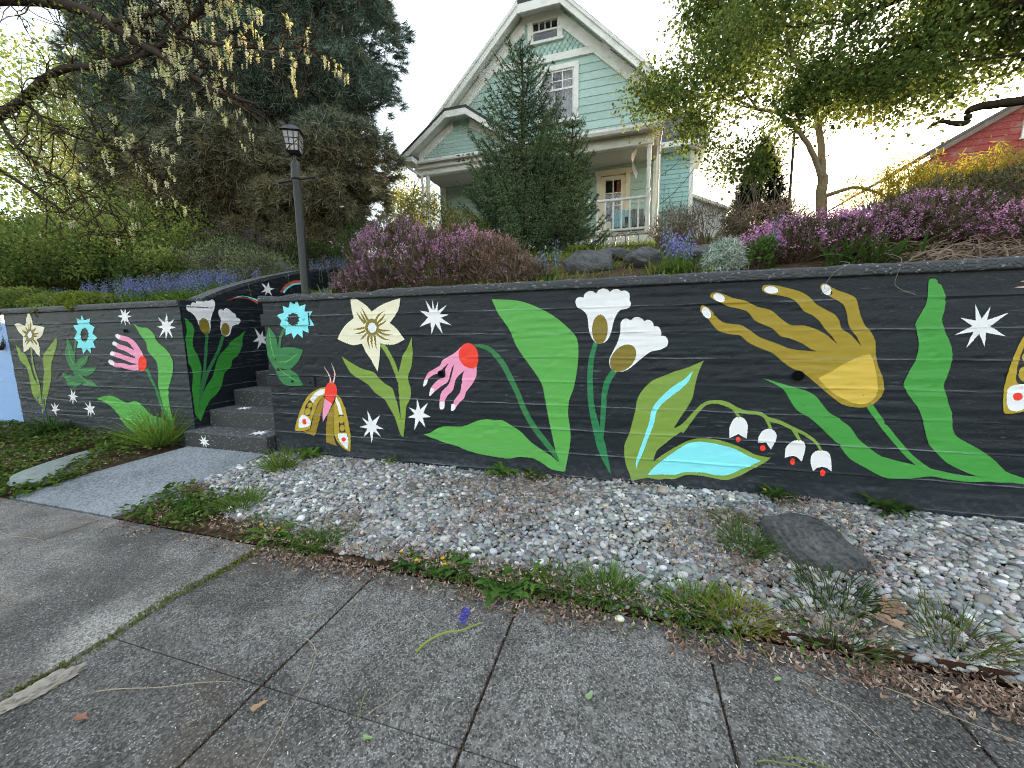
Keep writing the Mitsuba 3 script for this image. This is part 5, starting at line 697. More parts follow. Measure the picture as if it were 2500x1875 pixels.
prof = [(.055, 3.80), (.055, 4.72), (.05, 4.75), (.038, 4.79), (.055, 4.83), (.058, 4.86), (.042, 4.90), (.036, 5.0), (.046, 5.25), (.05, 5.35), (.034, 5.42), (.055, 5.46), (.04, 5.5), (.058, 5.54), (.058, 5.88)]
for x in (.42, -5.72, -3.05): put(PO + '__post', MB().add(*lathe(prof, 16, (x, 10.84, 0)), WHT), 'siding', 35 if False else True)
put(PO + '__roof', MB().add(*prism(Polygon([(10.52, 6.17), (12.48, 7.02), (12.48, 7.10), (10.50, 6.25)]), -3.05, .70, 'X'), (.085, .08, .078)), 'roofing')
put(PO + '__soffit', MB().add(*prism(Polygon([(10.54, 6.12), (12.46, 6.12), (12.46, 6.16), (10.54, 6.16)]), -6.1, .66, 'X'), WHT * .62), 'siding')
put(PO + '__beam', MB().add(*cbx(-6.05, .52, 10.76, 10.92, 5.88, 6.12, .01), WHT), 'siding')
gu = put(PO + '__gutter', MB().add(*prism(Polygon([(10.40, 6.20), (10.53, 6.20), (10.53, 6.08), (10.44, 6.08), (10.40, 6.14)]), -3.0, .72, 'X'), WHT), 'siding')
put(gu + '__downspout', MB().add(*tube([(.66, 10.47, 6.12), (.66, 10.5, 6.0), (.64, 10.8, 5.85), (.64, 10.9, 5.6), (.64, 10.9, 3.5)], .035, 8), WHT * .85), 'siding', True)
EC, ez = -4.55, lambda x: 6.27 + (1.62 - max(abs(x + 4.55), .32)) * .70
eg = Polygon([(EC - 1.5, 6.28), (EC - 1.5, ez(EC - 1.5)), (EC - .32, ez(EC)), (EC + .32, ez(EC)), (EC + 1.5, ez(EC + 1.5)), (EC + 1.5, 6.28)])
put(PO + '__entry_gable', MB().add(*prism(eg, 10.72, 10.80), GRN * .9), 'siding')
clap(PO + '__entry_siding_board', eg.buffer(-.03), 6.28, 7.05, .105, 10.712, GRN, .012)
for s in (-1, 1):
    pl_ = lambda a0, a1, d0, d1: Polygon([(EC + s * a0, ez(EC + a0) + d0), (EC + s * a1, 6.27 + (1.62 - a1) * .7 + d0), (EC + s * a1, 6.27 + (1.62 - a1) * .7 + d1), (EC + s * a0, ez(EC + a0) + d1)])
    q = put(PO + '__entry_roof', MB().add(*prism(pl_(.3, 1.72, .04, .11), 10.28, 12.4), (.085, .08, .078)), 'roofing')
    put(q + '__fascia', MB().add(*prism(pl_(.3, 1.70, -.12, .05), 10.29, 10.33), WHT).add(*prism(pl_(.3, 1.66, -.01, .035), 10.33, 10.75), WHT * .95), 'siding')
    put(q + '__frieze', MB().add(*prism(pl_(.25, 1.5, -.26, -.02), 10.67, 10.71), WHT), 'siding')
    a, b = sorted((EC + s * 1.34, EC + s * 1.72)); put(q + '__eave_return', MB().add(*cbx(a, b, 10.29, 10.74, 6.10, 6.24, .01), WHT).add(*prism(Polygon([(10.27, 6.24), (10.7, 6.24), (10.7, 6.36)]), a, b, 'X'), (.09, .085, .08)), 'siding')
q = put(PO + '__entry_roof', MB().add(*prism(sbox(EC - .34, ez(EC) + .04, EC + .34, ez(EC) + .11), 10.28, 12.4), (.085, .08, .078)), 'roofing')
put(q + '__fascia', MB().add(*prism(sbox(EC - .33, ez(EC) - .12, EC + .33, ez(EC) + .05), 10.285, 10.33), WHT).add(*prism(sbox(EC - .3, ez(EC) - .01, EC + .3, ez(EC) + .035), 10.33, 10.75), WHT), 'siding')
put(PO + '__entry_beam', MB().add(*cbx(EC - 1.5, EC + 1.5, 10.66, 10.80, 6.02, 6.28, .01), WHT), 'siding')
put(PO + '__entry_downspout', MB().add(*tube([(-6.2, 10.35, 6.25), (-6.16, 10.45, 6.05), (-5.86, 10.72, 5.85), (-5.86, 10.78, 5.6), (-5.86, 10.78, 3.5)], .04, 8), WHT * .9), 'siding', True)
tm = meshkit.text_mesh('317', .17, .012); v = np.array(tm.vertices); w = np.stack([v[:, 0] - 4.72, 10.655 - v[:, 2], v[:, 1] + 6.065], 1)
put(PO + '__house_number', MB().add(w, np.array(tm.faces)[:, ::-1], (.03, .03, .03)), 'satin'); lab(PO + '__house_number', 'black house number 317 on the entry beam')
# porch door
DO = HO + '__door'
put(DO, MB().add(*bx(-.98, -.86, 12.42, 12.50, 3.80, 5.86), CRM).add(*bx(-.14, -.02, 12.42, 12.50, 3.80, 5.86), CRM).add(*bx(-1.02, .02, 12.41, 12.50, 5.86, 6.0), CRM), 'siding')
m = MB()
for a, b, c_, d in ((-.86, -.72, 3.82, 5.84), (-.28, -.14, 3.82, 5.84), (-.72, -.28, 5.72, 5.84), (-.72, -.28, 3.82, 4.55), (-.515, -.485, 4.55, 5.72)): m.add(*bx(a, b, 12.46, 12.50, c_, d), CRM * .95)
for z in (5.0, 5.36): m.add(*bx(-.72, -.28, 12.465, 12.495, z - .014, z + .014), CRM * .95)
put(DO + '__leaf', m, 'siding')
put(DO + '__pane', MB().add(np.array([(-.72, 12.48, 4.55), (-.28, 12.48, 4.55), (-.28, 12.48, 5.72), (-.72, 12.48, 5.72)]), np.array([[0, 1, 2, 3]])), 'pane_m')
xs = np.linspace(-.4, -.26, 20); V = np.concatenate([np.stack([xs, 12.56 + .015 * np.sin(xs * 90), xs * 0 + 4.5], 1), np.stack([xs, 12.56 + .015 * np.sin(xs * 90), xs * 0 + 5.75], 1)])
put(DO + '__curtain', MB().add(V, np.array([[i, i + 1, i + 21, i + 20] for i in range(19)]), lin(150, 92, 80)), 'matte')
# chairs on the porch
for cx, col, l_ in ((-.22, lin(120, 160, 170), 'teal wooden porch chair with sloping back behind the railing'), (.16, lin(84, 88, 84), 'dark wooden porch chair at the right end of the railing')):
    CH = thing('porch_chair', l_, 'chair')
    put(CH + '__seat', MB().add(*cbx(cx - .22, cx + .22, 11.35, 11.85, 4.10, 4.14, .01), col), 'siding')
    for k in range(4):
        x = cx - .21 + k * .108; v, f = cbx(x, x + .095, 11.80, 11.83, 4.08, 4.70 + .03 * math.sin((k + .5) * .785), .006); v[:, 1] += (v[:, 2] - 4.1) * .35; put(CH + '__back_slat', MB().add(v, f, col * 1.05), 'siding')
    for s in (-1, 1):
        put(CH + '__arm', MB().add(*cbx(cx + s * .25 - .04, cx + s * .25 + .04, 11.3, 11.9, 4.32, 4.35, .008), col), 'siding')
        for y in (11.34, 11.84): put(CH + '__leg', MB().add(*cbx(cx + s * .25 - .02, cx + s * .25 + .02, y, y + .05, 3.80, 4.32, .005), col), 'siding')
# spiral wind ornament hanging from the porch
WS = thing('wind_ornament', 'pale pink leaf-shaped spiral wind ornament hanging at the porch corner', 'ornament')
t = np.linspace(0, 1, 40); wdt = .085 * np.sin(np.pi * t ** .8) + .004; an = 2.6 * t + .4; zc = 5.86 - .74 * t; xo = .12 - .10 * np.sin(np.pi * np.minimum(t * 1.25, 1))
V = np.concatenate([np.stack([xo + s * wdt * np.cos(an), 10.9 + s * wdt * np.sin(an), zc], 1) for s in (-1, 0, 1)])
C_ = np.concatenate([np.repeat([lin(226, 206, 200)], 40, 0), np.repeat([lin(226, 206, 200) * .75], 40, 0), np.repeat([lin(226, 206, 200) * 1.1], 40, 0)])
F = [[a * 40 + i, a * 40 + i + 1, a * 40 + 41 + i, a * 40 + 40 + i] for a in (0, 1) for i in range(39)]
put(WS + '__spiral', MB().add(V, np.array(F), C_), 'satin', True)
put(WS + '__cord', MB().add(*tube([(.12, 10.9, 6.1), (.12, 10.9, 5.85)], .004, 5), (.1, .1, .1)), 'matte')
# rear wing of the house with dark shingled roof
WG = thing('house_wing', 'rear wing of the green house with grey shingled roof, behind its right corner', 'house')
put(WG + '__wall', MB().add(*bx(.785, 2.26, 17.03, 19, 3.6, 8.05), GRN * [.82, .98, 1.02]), 'siding')
clap(WG + '__siding_board', sbox(.80, 4.0, 2.13, 8.02), 4.2, 8.0, .17, 17.0, lin(150, 186, 182), .035)
put(WG + '__corner_board', MB().add(*cbx(2.13, 2.29, 16.97, 17.1, 3.6, 8.05, .008), WHT), 'siding')
put(WG + '__soffit', MB().add(*cbx(.80, 2.72, 16.55, 19, 8.05, 8.12, .006), WHT * .95).add(*cbx(.80, 2.72, 16.50, 16.56, 8.06, 8.26, .006), WHT), 'siding')
rp = [(0, 8.26, 16.52, .85, 2.72), (.25, 8.55, 16.72, .9, 2.56), (.5, 8.95, 16.92, 1.0, 2.46), (.75, 9.35, 17.1, 1.1, 2.40), (1, 9.62, 17.4, 1.2, 2.2)]
NC = 15
for k in range(NC):
    a, b = k / NC, (k + 1.25) / NC; g = lambda t, j: np.interp(min(t, 1), [r[0] for r in rp], [r[j] for r in rp])
    n_ = 12
    for j in range(n_):
        x0, x1 = g(a, 3) + (g(a, 4) - g(a, 3)) * j / n_, g(a, 3) + (g(a, 4) - g(a, 3)) * (j + 1) / n_; off = .08 * (k % 2)
        V = np.array([(x0 + .006 + off * .5, g(a, 2) - .022, g(a, 1)), (x1 - .006 + off * .5, g(a, 2) - .022, g(a, 1)), (x1 + off * .5, g(b, 2) - .004, g(b, 1)), (x0 + off * .5, g(b, 2) - .004, g(b, 1))]); V2 = V.copy(); V2[:, 1] += .02
        put(WG + '__roof_shingle', MB().add(np.vstack([V, V2]), np.array([[0, 1, 2, 3], [0, 4, 5, 1], [1, 5, 6, 2], [3, 7, 4, 0]]), lin(100, 102, 104) * (.75 + .5 * rng.random())), 'matte')
put(WG + '__roof_deck', MB().add(np.array([(r[3], r[2] + .03, r[1]) for r in rp] + [(r[4], r[2] + .03, r[1]) for r in rp] + [(r[4] - .1, 19, r[1]) for r in rp]), np.array([[i, i + 5, i + 6, i + 1] for i in range(4)] + [[i + 5, i + 10, i + 11, i + 6] for i in range(4)]), (.08, .08, .08)), 'matte')
LG = thing('shed', 'low white-edged lean-to roof at the right of the house wing', 'shed')
put(LG + '__roof', MB().add(*prism(Polygon([(2.3, 6.62), (3.7, 5.95), (3.7, 5.85), (2.3, 6.50)]), 17.4, 19), lin(190, 188, 180)), 'siding')
put(LG + '__wall', MB().add(*prism(Polygon([(2.3, 6.49), (3.6, 5.86), (3.6, 4), (2.3, 4)]), 17.6, 18.9), lin(170, 172, 168)), 'siding')
for a, b in (((1.66, 13.0, 6.66), (.80, 12.64, 5.75)), ((2.28, 16.95, 7.35), (.80, 12.64, 4.95))):
    A, B = np.array(a), np.array(b)
    if a[0] < 2: A = np.array((2.2, 16.95, 8.2))
    t = np.linspace(0, 1, 14)[:, None]; P_ = A * (1 - t) + B * t; P_[:, 2] -= .12 * (4 * t * (1 - t))[:, 0]
    k = thing('cable', 'upper black cable slung from the house corner to its rear wing' if a[0] < 2 else 'lower black cable slung from the house corner to its rear wing', 'cable'); put(k, MB().add(*tube(P_, .009, 5), (.02, .02, .02)), 'matte', True)

# red house up the hill
RH = thing('red_house', 'dark red clapboard house beyond the garden at the right edge', 'house')
RED = lin(146, 56, 48)
rg = Polygon([(11.25, 3.5), (11.25, 7.9), (16.2, 10.7), (21.2, 7.9), (21.2, 3.5)])
hole = sbox(13.75, 8.15, 14.5, 8.95)
put(RH + '__wall', MB().add(*prism(rg.difference(hole), 20.0, 20.2), RED * .8).add(*bx(11.25, 11.4, 20.2, 21, 3.5, 7.8), RED * .8), 'siding')
clap(RH + '__siding_board', rg.buffer(-.05).intersection(sbox(10, 5.6, 15.6, 11)).difference(hole.buffer(.02)), 6.2, 10.6, .23, 19.99, RED, .022)
put(RH + '__trim', MB().add(*prism(Polygon([(10.98, 7.68), (16.2, 10.66), (16.2, 10.84), (10.98, 7.86)]), 19.7, 19.76), lin(112, 98, 88)), 'siding')
put(RH + '__roof', MB().add(*prism(Polygon([(10.95, 7.87), (16.2, 10.85), (16.2, 10.95), (10.92, 7.95)]), 19.68, 27.5), (.2, .19, .18)).add(*prism(Polygon([(21.7, 7.87), (16.2, 10.85), (16.2, 10.95), (21.75, 7.95)]), 19.68, 21.2), (.2, .19, .18)), 'roofing')
window(RH, 'window', 13.7, 14.55, 8.1, 9.0, 19.97, .07, 0, 8.55, 1)
put(RH + '__corner_board', MB().add(*cbx(11.22, 11.38, 19.94, 20.1, 3.5, 7.8, .01), RED * .9), 'siding')

# ================================================================ LAMP POST
LP = thing('lamp_post', 'black lantern on a dark post with a ladder bar behind the wall by the steps', 'lamp')
lx, ly = -3.325, 3.44
put(LP + '__post', MB().add(*lathe([(.047, 1.55), (.045, 2.0), (.039, 2.95), (.038, 2.96)], 20, (lx, ly, 0)), lin(26, 28, 30)), 'metal', True)
put(LP + '__collar', MB().add(*lathe([(.0, 2.93), (.044, 2.93), (.047, 2.95), (.044, 3.06), (.038, 3.09), (.024, 3.12), (.014, 3.13), (.014, 3.18), (.0, 3.18)], 20, (lx, ly, 0)), lin(52, 52, 50)), 'metal', True)
put(LP + '__ladder_bar', MB().add(*tube([(lx - .19, ly - .03, 2.92), (lx + .19, ly + .03, 2.95)], .012, 10), lin(40, 40, 40)).add(ICO[2][0] * .02 + [lx - .19, ly - .03, 2.92], ICO[2][1], lin(40, 40, 40)).add(ICO[2][0] * .02 + [lx + .19, ly + .03, 2.95], ICO[2][1], lin(40, 40, 40)), 'metal', True)
ra = math.radians(28); RZ = np.array([[math.cos(ra), -math.sin(ra), 0], [math.sin(ra), math.cos(ra), 0], [0, 0, 1]])
def lrot(v): return np.asarray(v) @ RZ.T + [lx, ly, 0]
def frust(z0, h0, z1, h1):
    return np.array([(sx * h, sy * h, z) for z, h in ((z0, h0), (z1, h1)) for sx, sy in ((-1, -1), (1, -1), (1, 1), (-1, 1))], float), np.array([[0, 3, 2, 1], [4, 5, 6, 7], [0, 1, 5, 4], [1, 2, 6, 5], [2, 3, 7, 6], [3, 0, 4, 7]])
HB, HT, ZB0, ZT0 = .058, .078, 3.195, 3.370
blk = lin(18, 17, 17)
m = MB(); v, f = frust(3.175, .04, 3.197, .063); put(LP + '__lantern_base', m.add(lrot(v), f, blk), 'metal'); m = MB(); v, f = frust(ZT0, .083, ZT0 + .010, .088); m.add(lrot(v), f, blk); put(LP + '__lantern_frame', m, 'metal')
m = MB(); v, f = frust(ZT0 + .010, .100, ZT0 + .065, .048); m.add(lrot(v), f, lin(24, 21, 21)); v, f = frust(ZT0 + .065, .038, ZT0 + .085, .026); m.add(lrot(v), f, lin(22, 20, 20)); v, f = frust(ZT0 + .085, .010, ZT0 + .105, .003); m.add(lrot(v), f, blk); put(LP + '__lantern_roof', m, 'metal')
for sd in range(4):
    q = np.radians(90 * sd); RS = np.array([[math.cos(q), -math.sin(q), 0], [math.sin(q), math.cos(q), 0], [0, 0, 1]])
    pt = lambda u, t: np.array([u * (HB + (HT - HB) * t), -(HB + (HT - HB) * t), ZB0 + (ZT0 - ZB0) * t])
    m = MB()
    def bar(a, b, r=.0045): m.add(*(lambda z: (lrot(z[0] @ RS.T), z[1]))(tube([a, b], r, 5)), blk)
    for u in (-1, -.33, .33): bar(pt(u, 0), pt(u, 1), .008 if u == -1 else .0045)
    for t in (.33, .66): bar(pt(-1, t), pt(1, t))
    put(LP + '__glazing_bar', m, 'metal', True)
    V = np.array([pt(-1, 0), pt(1, 0), pt(1, 1), pt(-1, 1)]) * [.985, .985, 1]; put(LP + '__pane', MB().add(lrot(V @ RS.T), np.array([[0, 1, 2, 3]]), (.86, .87, .88)), 'frosted')
put(LP + '__bulb', MB().add(*lathe([(.0, 3.20), (.014, 3.20), (.016, 3.23), (.027, 3.27), (.022, 3.30), (.0, 3.32)], 14, (lx, ly, 0)), (.8, .8, .78)), 'satin', True)

# ================================================================ TREES
BRK, TWG = lin(74, 64, 56), lin(66, 56, 50)
def wander(a, b, n, amp, s=0):
    t = np.linspace(0, 1, n)[:, None]; p = np.asarray(a) * (1 - t) + np.asarray(b) * t; d = np.linalg.norm(np.asarray(b) - a)
    o = np.stack([fb(np.stack([t[:, 0] * 3, t[:, 0] * 0 + s + 11 * k, t[:, 0] * 0], 1), 2) - .5 for k in range(3)], 1)
    return p + o * amp * d * np.sin(np.pi * t) ** .7
def smoothpath(P, n=8):
    P = np.asarray(P, float); Q = [P[0] * 2 - P[1], *P, P[-1] * 2 - P[-2]]; o = []
    for i in range(1, len(Q) - 2):
        for t in np.arange(n) / n: o.append(.5 * (2 * Q[i] + (Q[i + 1] - Q[i - 1]) * t + (2 * Q[i - 1] - 5 * Q[i] + 4 * Q[i + 1] - Q[i + 2]) * t * t + (3 * Q[i] - Q[i - 1] - 3 * Q[i + 1] + Q[i + 2]) * t ** 3))
    return np.array(o + [P[-1]])
def grow(m, tips, p, d, L, r, depth, up=.15, spread=.7, kids=3, col=BRK):
    """recursive limb: adds tapering tubes to m and collects twig points"""
    q = p + unit(d) * L; P = wander(p, q, 5, .22, rng.random() * 50); m.add(*tube(P, np.linspace(r, r * .62, 5), 5 if depth < 3 else 7, False), col * (.8 + .4 * rng.random()))
    if depth <= 1: tips += [P[2], P[3], P[4]]
    if depth == 0: return
    for k in range(kids):
        s = .45 + .55 * (k + rng.random() * .6) / kids; o = P[min(4, int(s * 4.4))]
        nd = unit(unit(d) + spread * rng.normal(size=3) * [1, 1, .7] + [0, 0, up]); grow(m, tips, o, nd, L * (.62 + .2 * rng.random()), r * .58, depth - 1, up, spread, kids, col)
def foliage(tips, per, sig, L, W, cols, thin=1.0):
    tips = np.asarray(tips); n = len(tips) * per; P = np.repeat(tips, per, 0) + rng.normal(0, sig, (n, 3)); D = unit(randdir(n) + [0, 0, -.25]); N_ = unit(randdir(n) * .8 + [0, 0, 1])
    cl = np.asarray(cols)[(nz(P * .9, 4) * len(cols) * .999).astype(int)]; C = cl * (1 + .25 * rng.normal(size=(n, 1)))
    return leaves(P, D, N_, L * (.7 + .6 * rng.random(n)), W * (.7 + .6 * rng.random(n)), np.clip(C, .004, .9))

# big dark pine at the left, built of needle tufts on many boughs
PT = thing('pine_tree', 'big dense dark pine with browning lower boughs left of the house', 'tree')
LOBES = [((-7.3, 8.6, 8.5), (2.1, 1.8, 1.5)), ((-9.0, 8.8, 10.6), (2.6, 2, 1.9)), ((-6.9, 8.3, 6.75), (1.55, 1.5, .85)), ((-6.55, 8.2, 5.35), (1.35, 1.4, .75)), ((-8.8, 7.6, 6.8), (2.2, 1.6, 1.4)), ((-10.9, 8.0, 8.0), (2.3, 1.8, 1.9)),
         ((-9.0, 7.4, 5.1), (2.2, 1.5, .8)), ((-11.6, 8.0, 5.9), (2.0, 1.6, 1.2)), ((-7.3, 7.8, 4.35), (1.3, 1.2, .55)), ((-10.3, 7.4, 4.4), (1.7, 1.3, .6)), ((-12.6, 8.2, 8.2), (1.6, 1.5, 1.6)), ((-6.3, 8.6, 9.6), (1.0, 1.0, 1.0)), ((-12.8, 8.3, 4.9), (1.2, 1.2, .9)), ((-8.4, 7.9, 3.85), (1.3, 1.0, .5)), ((-7.0, 8.3, 3.75), (1.1, .9, .5)), ((-10.2, 7.9, 3.7), (1.6, 1.0, .5)), ((-8.0, 8.4, 5.4), (1.8, 1.2, 1.3)), ((-9.6, 8.4, 6.4), (2.2, 1.3, 1.5)), ((-6.3, 8.0, 4.5), (1.0, 1.0, .6)), ((-7.6, 8.0, 3.5), (1.3, 1.0, .55)), ((-8.2, 8.7, 7.6), (2.1, 1.3, 1.9)), ((-9.2, 7.7, 3.4), (1.5, .9, .5))]
m = MB(); P_ = smoothpath([(-8.6, 8.9, 2.8), (-8.7, 8.8, 5.0), (-8.9, 8.9, 8.0), (-9.0, 9.0, 11)]); m.add(*tube(P_, np.linspace(.24, .08, len(P_)), 10, False), BRK)
for c_, r in LOBES:
    for k in range(5):
        e = np.array(c_) + randdir(1)[0] * np.array(r) * .7; s = P_[np.argmin(np.abs(P_[:, 2] - (c_[2] - .6)))]; Q = wander(s, e, 7, .15, rng.random() * 9); m.add(*tube(Q, np.linspace(.07, .02, 7), 6, False), BRK * .8)
put(PT + '__trunk', m, 'bark', True)
def tuft_needles(P, D, n, L, W, C, droop=.15, cone=.75):
    N = len(P); PP = np.repeat(P, n, 0); DD = unit(np.repeat(D, n, 0) + cone * rng.normal(size=(N * n, 3))); PP = PP - np.repeat(D, n, 0) * (rng.random((N * n, 1)) * L * .7)
    return blades(PP, DD, L * (.7 + .5 * rng.random(N * n)), W, np.clip(np.repeat(C, n, 0) * (1 + .22 * rng.normal(size=(N * n, 1))), .004, .6), droop, seg=1)
TP, TD = [], []
for c_, r in LOBES:
    n = int(440 * (r[0] * r[1] + r[1] * r[2] + r[0] * r[2])); u = randdir(n); u = u[(u[:, 1] < .55)]; rad = np.where(rng.random(len(u)) < .78, .9 + .14 * rng.random(len(u)), .5 + .4 * rng.random(len(u)))
    q = u * rad[:, None]; p = np.array(c_) + q * np.array(r) * (1 + .30 * (fb(u * 2.2 + np.array(c_), 2)[:, None] - .5) * 2); TP.append(p); TD.append(unit(u * np.array([1, 1, .6]) + [0, 0, .25]))
TP, TD = np.vstack(TP), np.vstack(TD)
g_ = fb(TP * 1.25 + 3, 3); keep = g_ > .33; TP, TD, g_ = TP[keep], TD[keep], g_[keep]
mixv = np.clip(sstep(6.8, 4.4, TP[:, 2] + 1.6 * (fb(TP * .8, 2, 3) - .5)) * .62 + .28 * (nz(TP * 2.2, 8) > .68), 0, 1)[:, None]
TC = (lin(112, 128, 116)[None] * (1 - mixv) + lin(146, 130, 94)[None] * mixv) * (.75 + .5 * rng.random((len(TP), 1)))
put(PT + '__needles', MB().add(*tuft_needles(TP, TD, 24, .19, .0155, TC)), 'matte'); lab(PT + '__needles', None, kind='stuff')

# fir in front of the house
FT = thing('fir_tree', 'bushy dark green young fir growing in front of the porch', 'tree')
m, BP, BD, BL = MB(), [], [], []
def fir(base, H, rb, z0):
    b = np.array(base, float); m.add(*tube([b, b + [0, 0, H]], [.075 * H / 3.5, .008], 8, False), BRK * .8)
    z = z0
    while z < H - .04:
        t = (z - z0) / (H - z0); R = rb * (1 - t) ** .66 * (.85 + .3 * rng.random()) + .04; n = int(10 - 4 * t)
        for k in range(n):
            a = 2 * math.pi * (k + rng.random() * .8) / n + z * 5; d = np.array([math.cos(a), math.sin(a), .0]); rise = .10 + .62 * t + .1 * rng.normal(); Lb = R * (.72 + .42 * rng.random())
            s = b + [0, 0, z]; tt = np.linspace(0, 1, 6)[:, None]; Q = s + d * Lb * tt + np.array([0, 0, 1.0]) * Lb * (rise * tt - .16 * np.sin(np.pi * tt) + .18 * tt ** 3)
            m.add(*tube(Q, np.linspace(.012, .003, 6), 4, False), BRK * .7)
            ns = max(3, int(Lb / .055))
            for j in range(ns):
                u = .18 + .82 * (j + rng.random()) / ns; o = np.array([np.interp(u, tt[:, 0], Q[:, c]) for c in range(3)]); sl = (.05 + .30 * Lb * (1 - u) * (.7 + .5 * rng.random()))
                for sd in (-1, 1):
                    sv = unit(d * .75 + sd * np.cross([0, 0, 1.0], d) * (.7 + .3 * rng.random()) + [0, 0, .10 + .25 * rng.normal()]); BP.append(o); BD.append(sv); BL.append(min(sl, .38))
            BP.append(Q[-2]); BD.append(unit(Q[-1] - Q[-2])); BL.append(.14)
        z += (.11 + .07 * t) * (.8 + .4 * rng.random())
fir((-1.95, 7.5, 2.75), 3.66, 1.40, .05); fir((-1.02, 7.4, 2.7), 2.35, .62, .1); fir((-1.6, 7.7, 2.75), 2.7, 1.0, .5); fir((-2.55, 7.6, 2.75), 2.0, .85, .2)
put(FT + '__trunk', m, 'bark', True)
BP, BD, BL = np.array(BP), np.array(BD), np.array(BL); nn = 20
PP = np.repeat(BP, nn, 0) + np.repeat(BD * BL[:, None], nn, 0) * rng.random((len(BP) * nn, 1)); DD = unit(np.repeat(BD, nn, 0) * .8 + .75 * rng.normal(size=(len(PP), 3)) + [0, 0, .15])
fc = np.where((nz(PP * 1.7) > .45)[:, None], lin(104, 124, 90), lin(80, 100, 74)) * (1 + .28 * rng.normal(size=(len(PP), 1)))
put(FT + '__needles', MB().add(*blades(PP, DD, .042 * (.7 + .6 * rng.random(len(PP))), .0085, np.clip(fc, .01, .5), 0, seg=1)), 'matte'); lab(FT + '__needles', None, kind='stuff')

# broadleaf trees at the right
def broadleaf(key, limbs, crown_pts, per, sig, L, W, cols, depth=3, twigL=.9, twigr=.016, bark=lin(150, 136, 110)):
    m, tips = MB(), []
    for Pl, r0, r1 in limbs:
        P = smoothpath(Pl, 6); P = P + (fb(P * 7)[:, None] - .5) * .05; m.add(*tube(P, np.linspace(r0, r1, len(P)), 9, False), bark)
    for p, d, L_ in crown_pts: grow(m, tips, np.array(p, float), np.array(d, float), L_, twigr * L_, depth, .12, .62, 3, lin(80, 70, 56))
    put(key + '__trunk', m, 'bark', True)
    put(key + '__leaves', MB().add(*foliage(tips, per, sig, L, W, cols)), 'leaf_m'); lab(key + '__leaves', None, kind='stuff')
GR, YG = lin(98, 116, 62), lin(138, 140, 62)
TR = thing('maple_tree', 'green leafed tree with pale forked trunk right of the house', 'tree')
k8 = lambda x, z, y=8.0: (x, y, z)
broadleaf(TR, [([(3.14, 8.0, 2.6), k8(3.06, 3.45), k8(3.06, 3.82)], .082, .07), ([k8(3.06, 3.75), k8(2.80, 4.35), k8(2.4, 4.85), k8(1.95, 5.05), k8(1.5, 5.35)], .045, .014), ([k8(3.06, 3.75), k8(3.0, 4.5, 8.1), k8(2.85, 5.2, 8.2), k8(2.5, 6.0, 8.2), k8(2.3, 6.9, 8.3)], .058, .018),
               ([k8(3.1, 3.5), k8(3.5, 3.55, 7.9), k8(3.95, 3.3, 7.8)], .034, .014), ([k8(2.95, 4.7, 8.1), k8(3.5, 5.3, 8.0), k8(3.9, 5.9, 8)], .034, .014)],
          [(k8(1.9, 5.05), (-.8, -.1, .35), .8), (k8(1.5, 5.3), (-.8, .1, .3), .7), (k8(2.1, 4.95), (-.5, -.4, .5), .8), (k8(2.6, 5.8, 8.2), (-.6, .1, .5), .9), (k8(2.4, 6.4, 8.2), (-.6, -.3, .5), .9), (k8(2.3, 6.9, 8.3), (-.2, .1, .8), .9), (k8(2.3, 6.7, 8.3), (-.8, 0, .1), .9), (k8(3.9, 5.9), (.5, 0, .7), .9), (k8(3.5, 5.3), (.7, -.2, .3), .8),
           (k8(2.85, 5.1, 8.2), (.3, .3, .6), .9), (k8(2.3, 4.8), (-.3, .3, -.25), .6), (k8(1.55, 5.3), (-.7, -.2, -.35), .7), (k8(2.9, 5.4, 8.2), (.5, -.4, .6), .9), (k8(2.6, 6, 8.2), (.3, 0, .8), 1.0), (k8(2.7, 4.5), (.5, -.3, .4), .6), (k8(2.0, 5.1), (-.4, .3, .9), .8)],
          15, .19, .066, .050, [GR * .8, GR, GR * 1.1, GR * .9, YG])
TO = thing('overhanging_tree', 'yellow-green tree reaching in from the right edge with a crooked dark bough', 'tree')
o5 = lambda x, z, y=5.5: (x, y, z)
